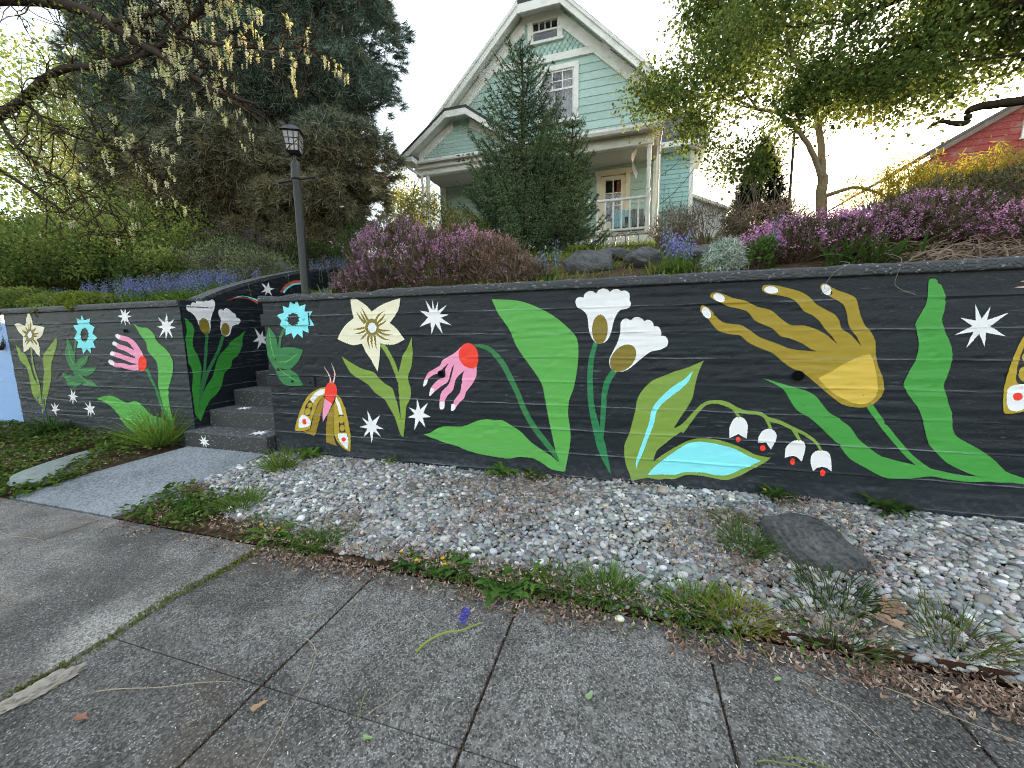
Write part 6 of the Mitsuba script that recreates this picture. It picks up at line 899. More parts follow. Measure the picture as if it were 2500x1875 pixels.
broadleaf(TO, [([(6.4, 6.2, 2.2), (6.2, 6.1, 3.6), (5.6, 5.9, 4.6), (4.8, 5.7, 5.2)], .2, .08), ([(6.1, 6.0, 3.4), (4.7, 5.6, 3.62), o5(3.76, 3.57), o5(3.42, 3.56), o5(3.33, 3.53), o5(3.33, 3.43), o5(3.22, 3.44), o5(3.12, 3.47), o5(3.02, 3.43)], .050, .012),
               ([(5.6, 5.9, 4.5), (4.2, 5.6, 4.5), o5(3.2, 4.4), o5(2.7, 4.15)], .07, .02), ([(4.8, 5.7, 5.1), o5(3.8, 4.9), o5(2.8, 4.75), o5(2.2, 4.6)], .06, .02), ([(5.6, 5.9, 4.6), (4.6, 5.5, 4.2), o5(3.7, 3.95)], .05, .02)],
          [(o5(2.7, 4.2), (-.7, 0, .0), .55), (o5(2.2, 4.6), (-.7, 0, .1), .6), (o5(3.2, 4.4), (-.3, -.3, .3), .6), (o5(2.8, 4.7), (-.3, .2, .6), .6), (o5(3.7, 4.0), (-.7, -.1, .05), .55), (o5(3.8, 4.9), (0, 0, .6), .6), (o5(3.5, 4.45), (.3, -.2, -.2), .5), (o5(3.4, 4.8), (-.2, .3, .4), .6), (o5(3.8, 3.95), (.2, 0, .3), .5), (o5(2.9, 4.25), (-.4, -.2, -.3), .5),
           (o5(2.5, 4.65), (-.3, 0, .6), .6), (o5(2.4, 4.5), (-.6, .2, -.3), .5), (o5(3.6, 4.3), (-.4, 0, .3), .55), (o5(4.0, 4.55), (0, -.2, .3), .6), (o5(3.45, 4.0), (-.5, .2, .1), .5), (o5(3.1, 4.35), (-.3, 0, -.2), .5), (o5(4.1, 4.2), (.1, -.3, 0), .5), (o5(3.3, 4.6), (0, -.3, .5), .6), (o5(4.3, 4.7), (-.1, -.1, .5), .6), (o5(4.4, 4.4), (-.2, .1, .3), .6), (o5(3.9, 4.3), (-.3, .1, .5), .6), (o5(4.6, 4.9), (-.2, 0, .6), .7), (o5(3.6, 4.1), (-.3, -.3, .4), .55), (o5(4.5, 4.1), (-.3, .2, .1), .5)],
          15, .13, .050, .038, [YG, GR * .9, GR * 1.15, GR, YG * .9], bark=lin(62, 54, 46))
# small dark conifer far right of the house, thin pole with wire
CF = thing('conifer', 'small dark conifer behind the garden right of the house', 'tree')
TPc = []; 
for z in np.linspace(3.2, 4.95, 26):
    n = int(46 * (1 - (z - 3.2) / 2.1)) + 6; a = rng.random(n) * 6.283; R = .62 * (1 - (z - 3.1) / 1.95) ** .7 * (.6 + .5 * rng.random(n)); TPc.append(np.stack([2.5 + R * np.cos(a) * 1.05, 9.3 + R * np.sin(a), z + .1 * rng.normal(size=n)], 1))
TPc = np.vstack(TPc); TDc = unit((TPc - [2.5, 9.3, 3.6]) * [1, 1, .4] + [0, 0, .2])
put(CF + '__trunk', MB().add(*tube([(2.5, 9.3, 2.9), (2.5, 9.3, 4.9)], [.06, .01], 7, False), BRK), 'bark', True)
put(CF + '__needles', MB().add(*tuft_needles(TPc, TDc, 26, .15, .013, np.repeat([lin(52, 62, 50)], len(TPc), 0))), 'matte'); lab(CF + '__needles', None, kind='stuff')
PL = thing('pole', 'thin dark pole standing in the garden in front of the small conifer', 'pole'); put(PL, MB().add(*tube([(2.93, 9.0, 3.0), (2.92, 9.0, 5.0)], .022, 8), lin(70, 70, 72)), 'metal', True)
# bamboo clump and pale trees behind
BB = thing('bamboo_clump', 'yellow-green backlit bamboo clump in front of the red house', 'plant')
n = 130; b0 = np.stack([3.6 + 1.9 * rng.random(n), 7.3 + .9 * rng.random(n), np.full(n, 2.9)], 1); h = .50 + .42 * rng.random(n); e = b0 + np.stack([rng.normal(0, .22, n), rng.normal(0, .22, n), h], 1)
m = MB()
for a, b in zip(b0, e): m.add(*tube(wander(a, b, 5, .1, a[0] * 9), np.linspace(.009, .003, 5), 4, False), lin(150, 140, 70))
put(BB + '__cane', m, 'matte', True); lab(BB + '__cane', None, kind='stuff')
tp = np.vstack([a + (b - a) * t for a, b in zip(b0, e) for t in (.45, .6, .75, .88, 1.0)]); n = len(tp) * 12; P = np.repeat(tp, 12, 0) + rng.normal(0, .06, (n, 3))
put(BB + '__leaves', MB().add(*leaves(P, unit(randdir(n) + [0, 0, -.6]), randdir(n), .10, .016, vary(lin(164, 156, 70), n))), 'leaf_m'); lab(BB + '__leaves', None, kind='stuff')
def backtree(name, label, c, r, n, cols, L=.12, trunk=2.0):
    k = thing(name, label, 'tree'); c = np.array(c); m, tips = MB(), []; base = np.array([c[0], c[1], trunk]); m.add(*tube(wander(base, c, 6, .1), np.linspace(.16, .06, 6), 7, False), BRK)
    for q in range(9): grow(m, tips, c + randdir(1)[0] * np.array(r) * .25, randdir(1)[0] + [0, 0, .4], r[2] * .5, .03, 2, .1, .7, 3, TWG)
    put(k + '__trunk', m, 'bark', True); u = randdir(n); p = c + u * np.array(r) * (.35 + .65 * rng.random((n, 1)) ** .5) * (1 + .5 * (fb(u * 2.5 + c, 2)[:, None] - .5)); g = fb(p * .9, 2); p = p[g > .44]; n = len(p)
    put(k + '__leaves', MB().add(*leaves(p, randdir(n), randdir(n), L, L * .7, np.asarray(cols)[(nz(p * .8) * len(cols) * .999).astype(int)] * (1 + .2 * rng.normal(size=(n, 1))))), 'leaf_m'); lab(k + '__leaves', None, kind='stuff')
backtree('tree', 'golden backlit tree glimpsed between the pine and the house', (-9.3, 16, 7.0), (1.3, 1.2, 1.7), 5000, [YG * 1.3, YG], .11, 3.5)
backtree('tree', 'pale green thin tree behind the left hedge', (-15.5, 9, 6.2), (2.6, 2.2, 3.2), 16000, [lin(150, 160, 110), lin(124, 138, 88), lin(170, 172, 130)], .10, 2.5)
backtree('tree', 'second pale green tree at the far left behind the fence', (-19.5, 10, 8.0), (4, 3, 3.6), 14000, [lin(130, 150, 80), lin(150, 165, 95)], .14, 3)

# street tree at the left whose catkin-hung branches reach into the picture
CT = thing('catkin_tree', 'street tree at the left with mossy dark branches hung with pale catkins', 'tree')
m = MB(); y0 = 2.6
A = [(-6.9, 2.2, 3.0), (-6.14, y0, 3.60), (-5.72, y0, 3.68), (-5.36, y0, 3.78), (-4.98, y0, 3.81), (-4.49, y0, 3.73), (-3.95, 2.65, 3.78), (-3.5, 2.7, 3.98), (-3.0, 2.7, 4.2)]
B = [(-6.9, 2.2, 4.4), (-5.59, 2.5, 4.44), (-4.74, 2.55, 4.22), (-4.36, y0, 4.02), (-3.78, y0, 3.66), (-3.27, y0, 3.33), (-2.95, y0, 3.18), (-2.72, 2.55, 3.10)]
C3 = [(-4.30, y0, 4.03), (-3.95, y0, 4.00), (-3.52, y0, 4.02), (-3.1, 2.6, 4.15)]
D3 = [(-5.72, y0, 3.66), (-5.47, y0, 3.42), (-5.0, y0, 3.22), (-4.55, y0, 3.06), (-4.1, y0, 2.95)]
E3 = [(-6.2, y0, 3.55), (-5.9, 2.62, 3.2), (-5.4, 2.7, 2.85), (-4.9, 2.75, 2.66)]
G3 = [(-4.36, y0, 4.02), (-3.6, 2.65, 3.80), (-2.9, 2.7, 3.62), (-2.3, 2.7, 3.50)]
H3 = [(-6.5, 2.4, 3.3), (-6.2, 2.8, 2.9), (-5.6, 2.9, 2.5), (-5.2, 2.9, 2.42)]
BR = [(A, .042, .014), (B, .062, .003), (C3, .026, .010), (D3, .020, .004), (E3, .022, .004), (G3, .018, .004), (H3, .02, .004)]
P = smoothpath([(-7.3, 1.9, 0), (-7.25, 1.95, 1.6), (-7.0, 2.1, 3.0), (-6.9, 2.2, 4.6)]); m.add(*tube(P, np.linspace(.2, .12, len(P)), 12, False), BRK)
nodes = []
for Pl, r0, r1 in BR:
    P = smoothpath(Pl, 7); P = P + (fb(P * 6)[:, None] - .5) * .04; m.add(*tube(P, np.linspace(r0, r1, len(P)), 8, False), lin(70, 62, 56)); nodes += [(P[i], unit(P[min(i + 1, len(P) - 1)] - P[i - 1])) for i in range(3, len(P), 1)]
tw = []
for p, d in nodes:
    if p[0] < -6.3 or (p[0] > -3.0 and p[2] < 3.42): continue
    for k in range(rng.integers(1, 3)):
        dd = unit(d * .8 + rng.normal(size=3) * [.6, .45, .55]); L = .16 + .34 * rng.random(); q = wander(p, p + dd * L - [0, 0, .05], 6, .25, rng.random() * 30); m.add(*tube(q, np.linspace(.0078, .003, 6), 4, False), TWG); tw.append(q)
        for j in range(2):
            s = q[rng.integers(2, 6)]; d2 = unit(dd * .6 + rng.normal(size=3) * [.7, .4, .6]); q2 = wander(s, s + d2 * (.12 + .25 * rng.random()), 5, .25, rng.random() * 30); m.add(*tube(q2, np.linspace(.0048, .0022, 5), 3, False), TWG); tw.append(q2)
put(CT + '__trunk', m, 'bark', True)
cand = np.vstack([q[2:] for q in tw]); cand = cand[~((cand[:, 0] > -3.05) & (cand[:, 2] < 3.24)) & (cand[:, 0] < -2.2)]; w_ = .15 + 1.0 * sstep(-4.7, -4.0, cand[:, 0]); cand = cand[rng.random(len(cand)) < w_ * .30]
rng.shuffle(cand); 
CV, CF_ = ICO[0]
def catkin(p, col):
    m = MB(); L = .035 + .04 * rng.random()
    for s in range(rng.integers(2, 5)):
        o = p + rng.normal(0, .011, 3); n = 8
        for i in range(n):
            q = o + [.004 * math.sin(i * 2.4 + s), .004 * math.cos(i * 2.4 + s), -.012 - L * i / n]; m.add(CV * [.0062, .0062, .0066] * (1 - .5 * i / n) + q, CF_, col * (.75 + .5 * rng.random()))
        if rng.random() < .6: m.add(*leaves(o[None] + rng.normal(0, .004, (3, 3)), unit(rng.normal(size=(3, 3)) + [0, 0, .3]), randdir(3), .035, .013, lin(196, 200, 140)))
    return m
for p in cand[:230]: put(CT + '__catkin', catkin(p, lin(216, 212, 176)), 'matte')
mm = MB()
for p in cand[230:300]: mm.add(*catkin(p, lin(208, 202, 152)).mesh())
n = len(cand); 
if mm.n: put(CT + '__catkin_cover', mm, 'matte'); lab(CT + '__catkin_cover', None, kind='stuff')
pp = np.vstack(tw); pp = pp[pp[:, 0] < -4.3]; pp = pp[rng.random(len(pp)) < .5]; pp = np.repeat(pp, 2, 0) + rng.normal(0, .04, (len(pp) * 2, 3))
put(CT + '__bud_leaves', MB().add(*leaves(pp, unit(randdir(len(pp)) + [0, 0, -.3]), randdir(len(pp)), .035, .014, vary(lin(150, 160, 80), len(pp)))), 'leaf_m'); lab(CT + '__bud_leaves', None, kind='stuff')
lich = np.vstack([smoothpath(B, 7)[10:40], smoothpath(C3, 7)]); lich = lich[rng.random(len(lich)) < .45]
ll = np.repeat(lich, 40, 0) + rng.normal(0, .022, (len(lich) * 40, 3)); put(CT + '__lichen', MB().add(*leaves(ll, randdir(len(ll)), randdir(len(ll)), .016, .01, vary(lin(150, 160, 128), len(ll)))), 'matte'); lab(CT + '__lichen', None, kind='stuff')

# ================================================================ SHRUBS AND FLOWERS ON THE BANK
def mound_pts(ells, dens, shell=.25, back=.7):
    P, D = [], []
    for c, r in ells:
        c, r = np.array(c, float), np.array(r, float); n = int(dens * (r[0] * r[1] + r[1] * r[2] + r[0] * r[2]) * 4); u = randdir(n); u = u[(u[:, 2] > -.5) & (u[:, 1] < back)]
        q = u * (1 - shell * rng.random((len(u), 1))) * (1 + .35 * (fb(u * 2.6 + c, 3)[:, None] - .5)); p = c + q * r; P.append(p); D.append(unit(u / r))
    P, D = np.vstack(P), np.vstack(D); return P, D
def twigs(ells, n, col, r=.003, out_=1.05, low=True):
    m = MB()
    for _ in range(n):
        c, rr = ells[rng.integers(len(ells))]; u = randdir(1)[0]; u[2] = abs(u[2]) if not low else u[2] * .6 + .1; e = np.array(c) + u * np.array(rr) * out_ * (.8 + .3 * rng.random()); s = np.array(c) + [u[0] * rr[0] * .3, u[1] * rr[1] * .3, -rr[2] * .8]
        m.add(*tube(wander(s, e, 6, .3, rng.random() * 60), np.linspace(r * 1.5, r * .6, 6), 4, False), col * (.7 + .6 * rng.random()))
    return m
def heather(label, ells, dens, pf, flower, base, group=None):
    k = thing('heather', label, 'shrub', group); P, D = mound_pts(ells, dens); P[:, 2] = np.maximum(P[:, 2], bank(P[:, 0], P[:, 1]) + .01)
    up = unit(D * .6 + [0, 0, .8] + .3 * rng.normal(size=D.shape)); f = pf(P); fl = rng.random(len(P)) < f
    m = MB(); q, d = P[~fl], up[~fl]; n_ = 4; Q = np.repeat(q, n_, 0) + rng.normal(0, .016, (len(q) * n_, 3)); m.add(*blades(Q - np.repeat(d, n_, 0) * .03, np.repeat(d, n_, 0) + .4 * rng.normal(size=Q.shape), .065, .010, vary(base[0], len(Q), .3) * np.where(rng.random((len(Q), 1)) < .35, base[1] / base[0], 1), 0, seg=1))
    put(k + '__foliage', m, 'matte'); lab(k + '__foliage', None, kind='stuff')
    q, d = P[fl], up[fl]; n_ = 11; t = np.tile(np.linspace(.02, 1, n_), len(q))[:, None]; Q = np.repeat(q - d * .02, n_, 0) + np.repeat(d, n_, 0) * .06 * t + rng.normal(0, .0065, (len(q) * n_, 3))
    put(k + '__flowers', MB().add(*leaves(Q, np.repeat(d, n_, 0) * .3 + randdir(len(Q)), randdir(len(Q)), .015, .012, vary(flower, len(Q), .28, .05))), 'matte'); lab(k + '__flowers', None, kind='stuff')
    put(k + '__twigs', twigs(ells, int(80 * len(ells)), lin(112, 92, 76)), 'matte'); lab(k + '__twigs', None, kind='stuff')
PINKF, BRNF = lin(174, 134, 164), (lin(100, 84, 76), lin(74, 84, 50))
heather('brown and mauve heather mound with tall purple peak right of the lamp post', [((-2.72, 4.05, 2.12), (.50, .42, .50)), ((-2.50, 4.15, 2.36), (.28, .3, .33)), ((-2.95, 3.95, 1.92), (.42, .34, .22))], 680, lambda P: .30 + .45 * sstep(2.05, 2.5, P[:, 2]) * sstep(.4, .6, nz(P * 4)), PINKF, BRNF)
heather('bushy heather with purple flower patches in the middle of the bank', [((-2.0, 3.95, 2.05), (.48, .40, .42)), ((-1.72, 4.0, 2.14), (.36, .38, .36))], 680, lambda P: .26 + .56 * sstep(2.05, 2.35, P[:, 2]) * sstep(.42, .6, nz(P * 3.3 + 2)), PINKF, BRNF)
heather('drying brown heather with bare twigs left of the grey boulder', [((-1.38, 3.9, 2.02), (.42, .36, .34)), ((-1.05, 3.85, 1.9), (.3, .28, .2))], 620, lambda P: .03 + .30 * sstep(.55, .7, nz(P * 3.1 + 7)) * sstep(2.1, 2.3, P[:, 2]), PINKF * .9, (lin(118, 102, 92), lin(98, 86, 74)))
heather('bright mauve flowering heather right of the silver shrub', [((1.42, 4.3, 2.11), (.42, .42, .24)), ((1.75, 4.4, 2.15), (.42, .42, .23)), ((1.18, 4.15, 2.04), (.2, .24, .14))], 900, lambda P: .25 + .6 * sstep(.35, .55, nz(P * 3.4)) * sstep(1.98, 2.15, P[:, 2]), lin(188, 138, 178), BRNF)
heather('long mauve heather climbing the bank beneath the red house', [((2.2, 4.55, 2.24), (.5, .42, .20)), ((2.65, 4.7, 2.32), (.45, .42, .24)), ((2.35, 4.5, 2.16), (.5, .4, .2))], 800, lambda P: .18 + .62 * sstep(.38, .58, nz(P * 3.1 + 4)), lin(180, 132, 168), BRNF)
heather('mauve heather cut off by the right edge of the picture', [((3.15, 4.35, 2.14), (.42, .4, .20)), ((3.5, 4.3, 2.12), (.4, .4, .22))], 800, lambda P: .2 + .5 * sstep(.42, .6, nz(P * 3.3 + 9)), lin(182, 134, 164), BRNF)
k = thing('heather', 'woody old heather crest with grey twigs above the right mauve heather', 'shrub')
EL = [((3.05, 5.1, 2.54), (.55, .4, .24)), ((3.6, 5.0, 2.54), (.6, .4, .28)), ((2.6, 5.2, 2.48), (.35, .3, .16))]
P, D = mound_pts(EL, 600); n = len(P); put(k + '__foliage', MB().add(*blades(np.repeat(P, 3, 0) + rng.normal(0, .02, (n * 3, 3)), np.repeat(D, 3, 0) + .6 * rng.normal(size=(n * 3, 3)), .07, .008, vary(lin(92, 92, 74), n * 3, .3), 0, seg=1)), 'matte'); lab(k + '__foliage', None, kind='stuff')
put(k + '__twigs', twigs(EL, 260, lin(118, 104, 92)), 'matte'); lab(k + '__twigs', None, kind='stuff')
m = MB()
for _ in range(260):
    x, y = 1.9 + 2.3 * rng.random(), 3.42 + .75 * rng.random(); a = rng.normal(0, 1.1); L = .12 + .32 * rng.random(); s = np.array([x, y, 0.]); e = s + [L * math.cos(a), L * math.sin(a) * .6, 0]; q = wander(s, e, 7, .55, rng.random() * 90); q[:, 2] = bank(q[:, 0], q[:, 1]) + .02 + .10 * rng.random() * np.sin(np.linspace(0, 3.14, 7)) + .03
    m.add(*tube(q, np.linspace(.0065, .0025, 7) * (.5 + .8 * rng.random()), 5, False), lin(128, 112, 98) * (.5 + .7 * rng.random()))
k = thing('dead_branches', 'tangle of bare grey-brown branches lying along the right bank above the wall', 'branches'); put(k, m, 'matte', True); 
def leafy(name, label, cat, ells, dens, L, W, cols, bsdf='leaf_m', tw=40, twc=TWG, shell=.45):
    k = thing(name, label, cat); P, D = mound_pts(ells, dens, shell, .85); n = len(P); dd = unit(D * .5 + randdir(n) * .9 + [0, 0, .1]); P[:, 2] = np.maximum(P[:, 2], bank(P[:, 0], P[:, 1]))
    C = np.asarray(cols)[np.clip((fb(P * 2.2, 2) * 1.9 - .45) * len(cols), 0, len(cols) - 1).astype(int)] * (1 + .25 * rng.normal(size=(n, 1)))
    put(k + '__leaves', MB().add(*leaves(P, dd, unit(randdir(n) + D + [0, 0, .4]), L * (.6 + .8 * rng.random(n)), W * (.6 + .8 * rng.random(n)), np.clip(C, .005, .8))), bsdf); lab(k + '__leaves', None, kind='stuff')
    put(k + '__stems', twigs(ells, tw, twc, .004), 'matte'); lab(k + '__stems', None, kind='stuff'); return k
HG = [lin(88, 106, 60), lin(108, 126, 68), lin(128, 142, 76), lin(150, 160, 92)]
leafy('shrub', 'large bright green shrub at the far left above the dark wall', 'shrub', [((-9.4, 4.4, 2.55), (1.1, .9, .75)), ((-8.2, 4.6, 2.6), (.9, .8, .75)), ((-7.4, 4.7, 2.3), (.6, .7, .5)), ((-10.6, 4.3, 2.5), (1, .8, .7))], 1500, .055, .032, HG)
leafy('creeper', 'low green creeper spilling over the left wall top', 'plant', [((-7.6, 3.45, 1.80), (.55, .32, .16)), ((-6.9, 3.40, 1.80), (.5, .32, .14)), ((-8.4, 3.5, 1.86), (.6, .4, .22)), ((-6.45, 3.08, 1.70), (.13, .07, .12)), ((-7.2, 3.08, 1.66), (.16, .06, .10))], 2600, .038, .024, HG[:3] + [lin(120, 132, 58)])
leafy('creeper', 'dark ivy hanging down over the pale blue wall', 'plant', [((-8.2, 3.05, 1.55), (.22, .1, .16)), ((-8.6, 3.08, 1.5), (.4, .12, .24)), ((-8.06, 3.02, 1.32), (.07, .05, .16))], 3000, .034, .024, [lin(40, 46, 30), lin(56, 62, 36), lin(64, 52, 42)], tw=60)
leafy('shrub', 'tall thin-leaved pale green shrub in front of the pine at the left', 'shrub', [((-9.5, 5.6, 3.4), (.9, .6, 1.0)), ((-8.4, 5.8, 3.2), (.6, .5, .8)), ((-10.8, 5.6, 3.5), (.9, .7, 1.0))], 420, .06, .026, [lin(120, 138, 72), lin(146, 158, 86), lin(100, 124, 58)], tw=160, shell=.8)
k = leafy('lavender_shrub', 'grey-green lavender shrub with dark spikes left of the lamp post', 'shrub', [((-6.35, 5.0, 2.50), (.75, .5, .42)), ((-5.6, 4.9, 2.36), (.55, .45, .34))], 1900, .055, .009, [lin(104, 116, 84), lin(124, 134, 98), lin(112, 116, 92)], 'matte', 120, lin(96, 92, 80))
P, D = mound_pts([((-6.35, 5.0, 2.50), (.78, .5, .46)), ((-5.6, 4.9, 2.36), (.58, .45, .38))], 60, .05); d = unit(D * .5 + [0, 0, 1] + .15 * rng.normal(size=D.shape)); m = MB()
for p, q in zip(P, d): m.add(*tube([p, p + q * .16], .0025, 3, False), lin(90, 88, 74)); m.add(*blades(p + q * .15 + rng.normal(0, .004, (5, 3)), np.repeat(q[None], 5, 0) + .25 * rng.normal(size=(5, 3)), .04, .012, lin(84, 74, 86), 0, seg=1))
put(k + '__spikes', m, 'matte'); lab(k + '__spikes', None, kind='stuff')
leafy('conifer_shrub', 'dark low fir-like shrub between the pine and the heather', 'shrub', [((-4.15, 5.6, 2.72), (.45, .4, .42))], 2600, .05, .010, [lin(64, 82, 44), lin(52, 70, 40), lin(92, 104, 56)], 'matte')
leafy('conifer_shrub', 'olive spreading conifer shrub under the entry gable', 'shrub', [((-3.1, 5.7, 3.0), (.60, .45, .50)), ((-2.45, 5.6, 2.8), (.5, .4, .36)), ((-3.3, 5.5, 2.6), (.7, .4, .35)), ((-2.6, 5.4, 2.55), (.7, .4, .3))], 2300, .05, .010, [lin(78, 86, 48), lin(100, 104, 62), lin(118, 112, 70), lin(70, 80, 50)], 'matte')
k = leafy('lavender_shrub', 'brown woody lavender below the green house corner', 'shrub', [((.95, 5.6, 2.62), (.55, .4, .28)), ((1.6, 5.6, 2.64), (.5, .4, .22)), ((.55, 5.7, 2.66), (.3, .35, .3))], 1500, .055, .008, [lin(110, 98, 82), lin(92, 86, 68), lin(126, 112, 96)], 'matte', 330, lin(116, 102, 88))
P = np.stack([.4 + 1.7 * rng.random(70), 5.5 + .3 * rng.random(70), 2.75 + .12 * rng.random(70)], 1); m = MB()
for p in P:
    q = unit(np.array([.35 * rng.normal(), .2 * rng.normal(), 1])); m.add(*tube(wander(p, p + q * (.18 + .25 * rng.random()), 4, .1, p[0] * 9), [.003, .0026, .0022, .0018], 3, False), lin(108, 98, 86))
put(k + '__spikes', m, 'matte'); lab(k + '__spikes', None, kind='stuff')
leafy('silver_shrub', 'pale silver-grey feathery shrub right of the bluebell clump', 'shrub', [((.80, 3.88, 1.93), (.17, .18, .20)), ((.70, 3.8, 1.86), (.12, .14, .12))], 9000, .045, .006, [lin(150, 164, 152), lin(170, 182, 170), lin(132, 148, 132)], 'matte', 30, lin(140, 140, 126))
leafy('shrub', 'small fresh green shrub in front of the bright heather', 'shrub', [((1.05, 3.82, 1.95), (.09, .10, .14)), ((1.12, 3.85, 2.03), (.05, .06, .10))], 2600, .04, .018, [lin(64, 96, 44), lin(80, 112, 52), lin(96, 126, 60)], tw=20)
leafy('hedge', 'tall dark green hedge far behind the left shrubs', 'hedge', [((-14, 7.6, 3.7), (1.8, .9, 1.0)), ((-17.5, 8, 4.0), (2.4, 1, 1.3)), ((-21.5, 8, 4.4), (2.6, 1, 1.5)), ((-11.6, 7.2, 3.5), (1.2, .7, .7))], 260, .11, .07, HG[:3], tw=60)
leafy('shrub', 'dark leafy shrub in the shade under the pine', 'shrub', [((-8.0, 6.4, 3.0), (1.1, .6, .5)), ((-6.2, 6.6, 2.9), (.7, .5, .3))], 800, .05, .026, [lin(48, 60, 34), lin(60, 76, 40), lin(76, 92, 48)])

def strap_clump(name, label, x, y, n, L, W, spread, col, flowers=0, fh=.28, fcol=lin(112, 116, 206), zf=bank, cat='plant', fr=.1):
    k = thing(name, label, cat); z = float(zf(x, y)); a = rng.random(n) * 6.283; rr = spread * rng.random(n); P = np.stack([x + rr * np.cos(a), y + rr * np.sin(a), np.full(n, z - .01)], 1)
    D = np.stack([np.cos(a) * .75, np.sin(a) * .75, .6 + .7 * rng.random(n)], 1) + .2 * rng.normal(size=(n, 3)); put(k + '__leaves', MB().add(*blades(P, D, L * (.55 + .6 * rng.random(n)), W, vary(col, n), .35 + .35 * rng.random(n), seg=5, side=np.array([0, 0, 1.0]))), 'leaf_m'); lab(k + '__leaves', None, kind='stuff')
    for _ in range(flowers): bluebell(k, x + fr * rng.normal(), y + fr * rng.normal(), z, fh * (.75 + .4 * rng.random()), fcol)
    return k
def bell_mesh(p, s, col, down):
    t = np.arange(6) * 1.0472; r0, r1 = .32 * s, .75 * s; u = unit(np.cross(down, [.3, .2, .9])); w = np.cross(down, u)
    R = lambda r, h, o: p + (np.cos(t + o)[:, None] * u + np.sin(t + o)[:, None] * w) * r + down * h
    v = np.vstack([[p], R(r0, .3 * s, 0), R(r0 * 1.15, 1.0 * s, 0), R(r1, 1.35 * s, .52)]); q = np.arange(6); n = (q + 1) % 6
    f = np.vstack([np.stack([q * 0, 1 + q, 1 + n], 1), np.stack([1 + q, 7 + q, 7 + n], 1), np.stack([1 + q, 7 + n, 1 + n], 1), np.stack([7 + q, 13 + q, 7 + n], 1)]); return v, f, np.broadcast_to(col, v.shape)
def bluebell(k, x, y, z, h, col, ms=None, mf=None):
    a = rng.random() * 6.283; top = np.array([x + .12 * h * math.cos(a), y + .12 * h * math.sin(a), z + h]); P = wander((x, y, z - .01), top, 6, .12, x * 31); ms_ = ms or MB(); mf_ = mf or MB()
    ms_.add(*tube(P, np.linspace(.0035, .002, 6), 4, False), lin(86, 112, 56))
    for i in range(9):
        u = .55 + .45 * i / 8; p = np.array([np.interp(u, np.linspace(0, 1, 6), P[:, c]) for c in range(3)]); b = a + i * 2.4; o = np.array([math.cos(b), math.sin(b), .1]) * .016; mf_.add(*bell_mesh(p + o, .013, col * (.75 + .5 * rng.random()), unit(np.array([math.cos(b) * .7, math.sin(b) * .7, -.7]))))
    if ms is None:
        f_ = put(k + '__flower', mf_, 'leaf_m'); lab(f_, None, kind='stuff'); put(f_ + '__stalk', ms_, 'matte')
GRS, GRD = lin(92, 126, 54), lin(62, 92, 42)
strap_clump('bluebell_clump', 'big clump of blue-violet bluebells with strap leaves left of the silver shrub', .42, 3.78, 190, .36, .013, .09, lin(96, 118, 54), 34, .33, lin(164, 160, 226), fr=.085)
strap_clump('bluebell_clump', 'small pale bluebell clump left of the grey boulder', -.80, 3.85, 90, .30, .012, .06, GRD, 9, .33, lin(140, 146, 214), fr=.075)
strap_clump('bluebell_clump', 'single blue bluebell beside the small green shrub', 1.16, 3.9, 14, .26, .011, .03, GRD, 2, .38, lin(140, 140, 220), fr=.02)
k = thing('bluebell_bed', 'drift of violet bluebells in long grass above the left wall', 'flowers'); stuff(k)
ms, mf = MB(), MB(); n = 190
bxy = np.stack([rng.normal(-5.85, .52, n), rng.normal(3.95, .26, n)], 1); bxy = np.vstack([bxy, np.stack([rng.normal(-7.2, .5, 60), rng.normal(3.8, .2, 60)], 1), np.stack([rng.normal(-4.9, .8, 60), rng.normal(5.6, .5, 60)], 1)]); bxy[:, 1] = np.maximum(bxy[:, 1], 3.42)
for x, y in bxy: bluebell(k, x, y, float(bank(x, y)), .24 + .14 * rng.random(), lin(146, 144, 214) if rng.random() < .8 else lin(150, 150, 210), ms, mf)
put(k + '__flowers', mf, 'leaf_m'); put(k + '__stalks', ms, 'matte'); lab(k + '__flowers', None, kind='stuff'); lab(k + '__stalks', None, kind='stuff')
def grass_patch(key, label, x0, x1, y0, y1, n, L, W, col, zf, dens=None, droop=.5):
    x, y = x0 + (x1 - x0) * rng.random(n), y0 + (y1 - y0) * rng.random(n)
    if dens is not None: q = rng.random(n) < dens(x, y); x, y = x[q], y[q]
    n = len(x); P = np.stack([x, y, zf(x, y) - .01], 1); D = np.stack([rng.normal(0, .42, n), rng.normal(0, .42, n), np.ones(n)], 1)
    C = np.asarray(col)[rng.integers(0, len(col), n)] * (1 + .25 * rng.normal(size=(n, 1)))
    put(key, MB().add(*blades(P, D, L * (.5 + .8 * rng.random(n)), W, np.clip(C, .01, .8), droop * (.3 + rng.random(n)), seg=3)), 'leaf_m'); stuff(key, label, 'grass')
stair_free = lambda x, y: ((x < -4.82) | (x > -3.32) | (y > 6.1)).astype(float)
grass_patch('bank_grass', 'long grass and bulb leaves covering the left bank', -9.2, -4.86, 3.33, 5.2, 9000, .26, .011, [GRS, GRD, lin(120, 142, 66)], bank, lambda x, y: stair_free(x, y) * (.35 + .65 * sstep(.3, .6, nz(np.stack([x * 2, y * 2, x * 0], -1)))))
grass_patch('bank_grass_001', 'grass and seedlings on the bank among the rocks', -3.3, 1.0, 3.32, 7.2, 7000, .16, .009, [GRS, lin(136, 146, 74), lin(150, 140, 92)], bank, lambda x, y: .15 + .85 * sstep(.42, .62, nz(np.stack([x * 2.2, y * 2.2, x * 0], -1))))
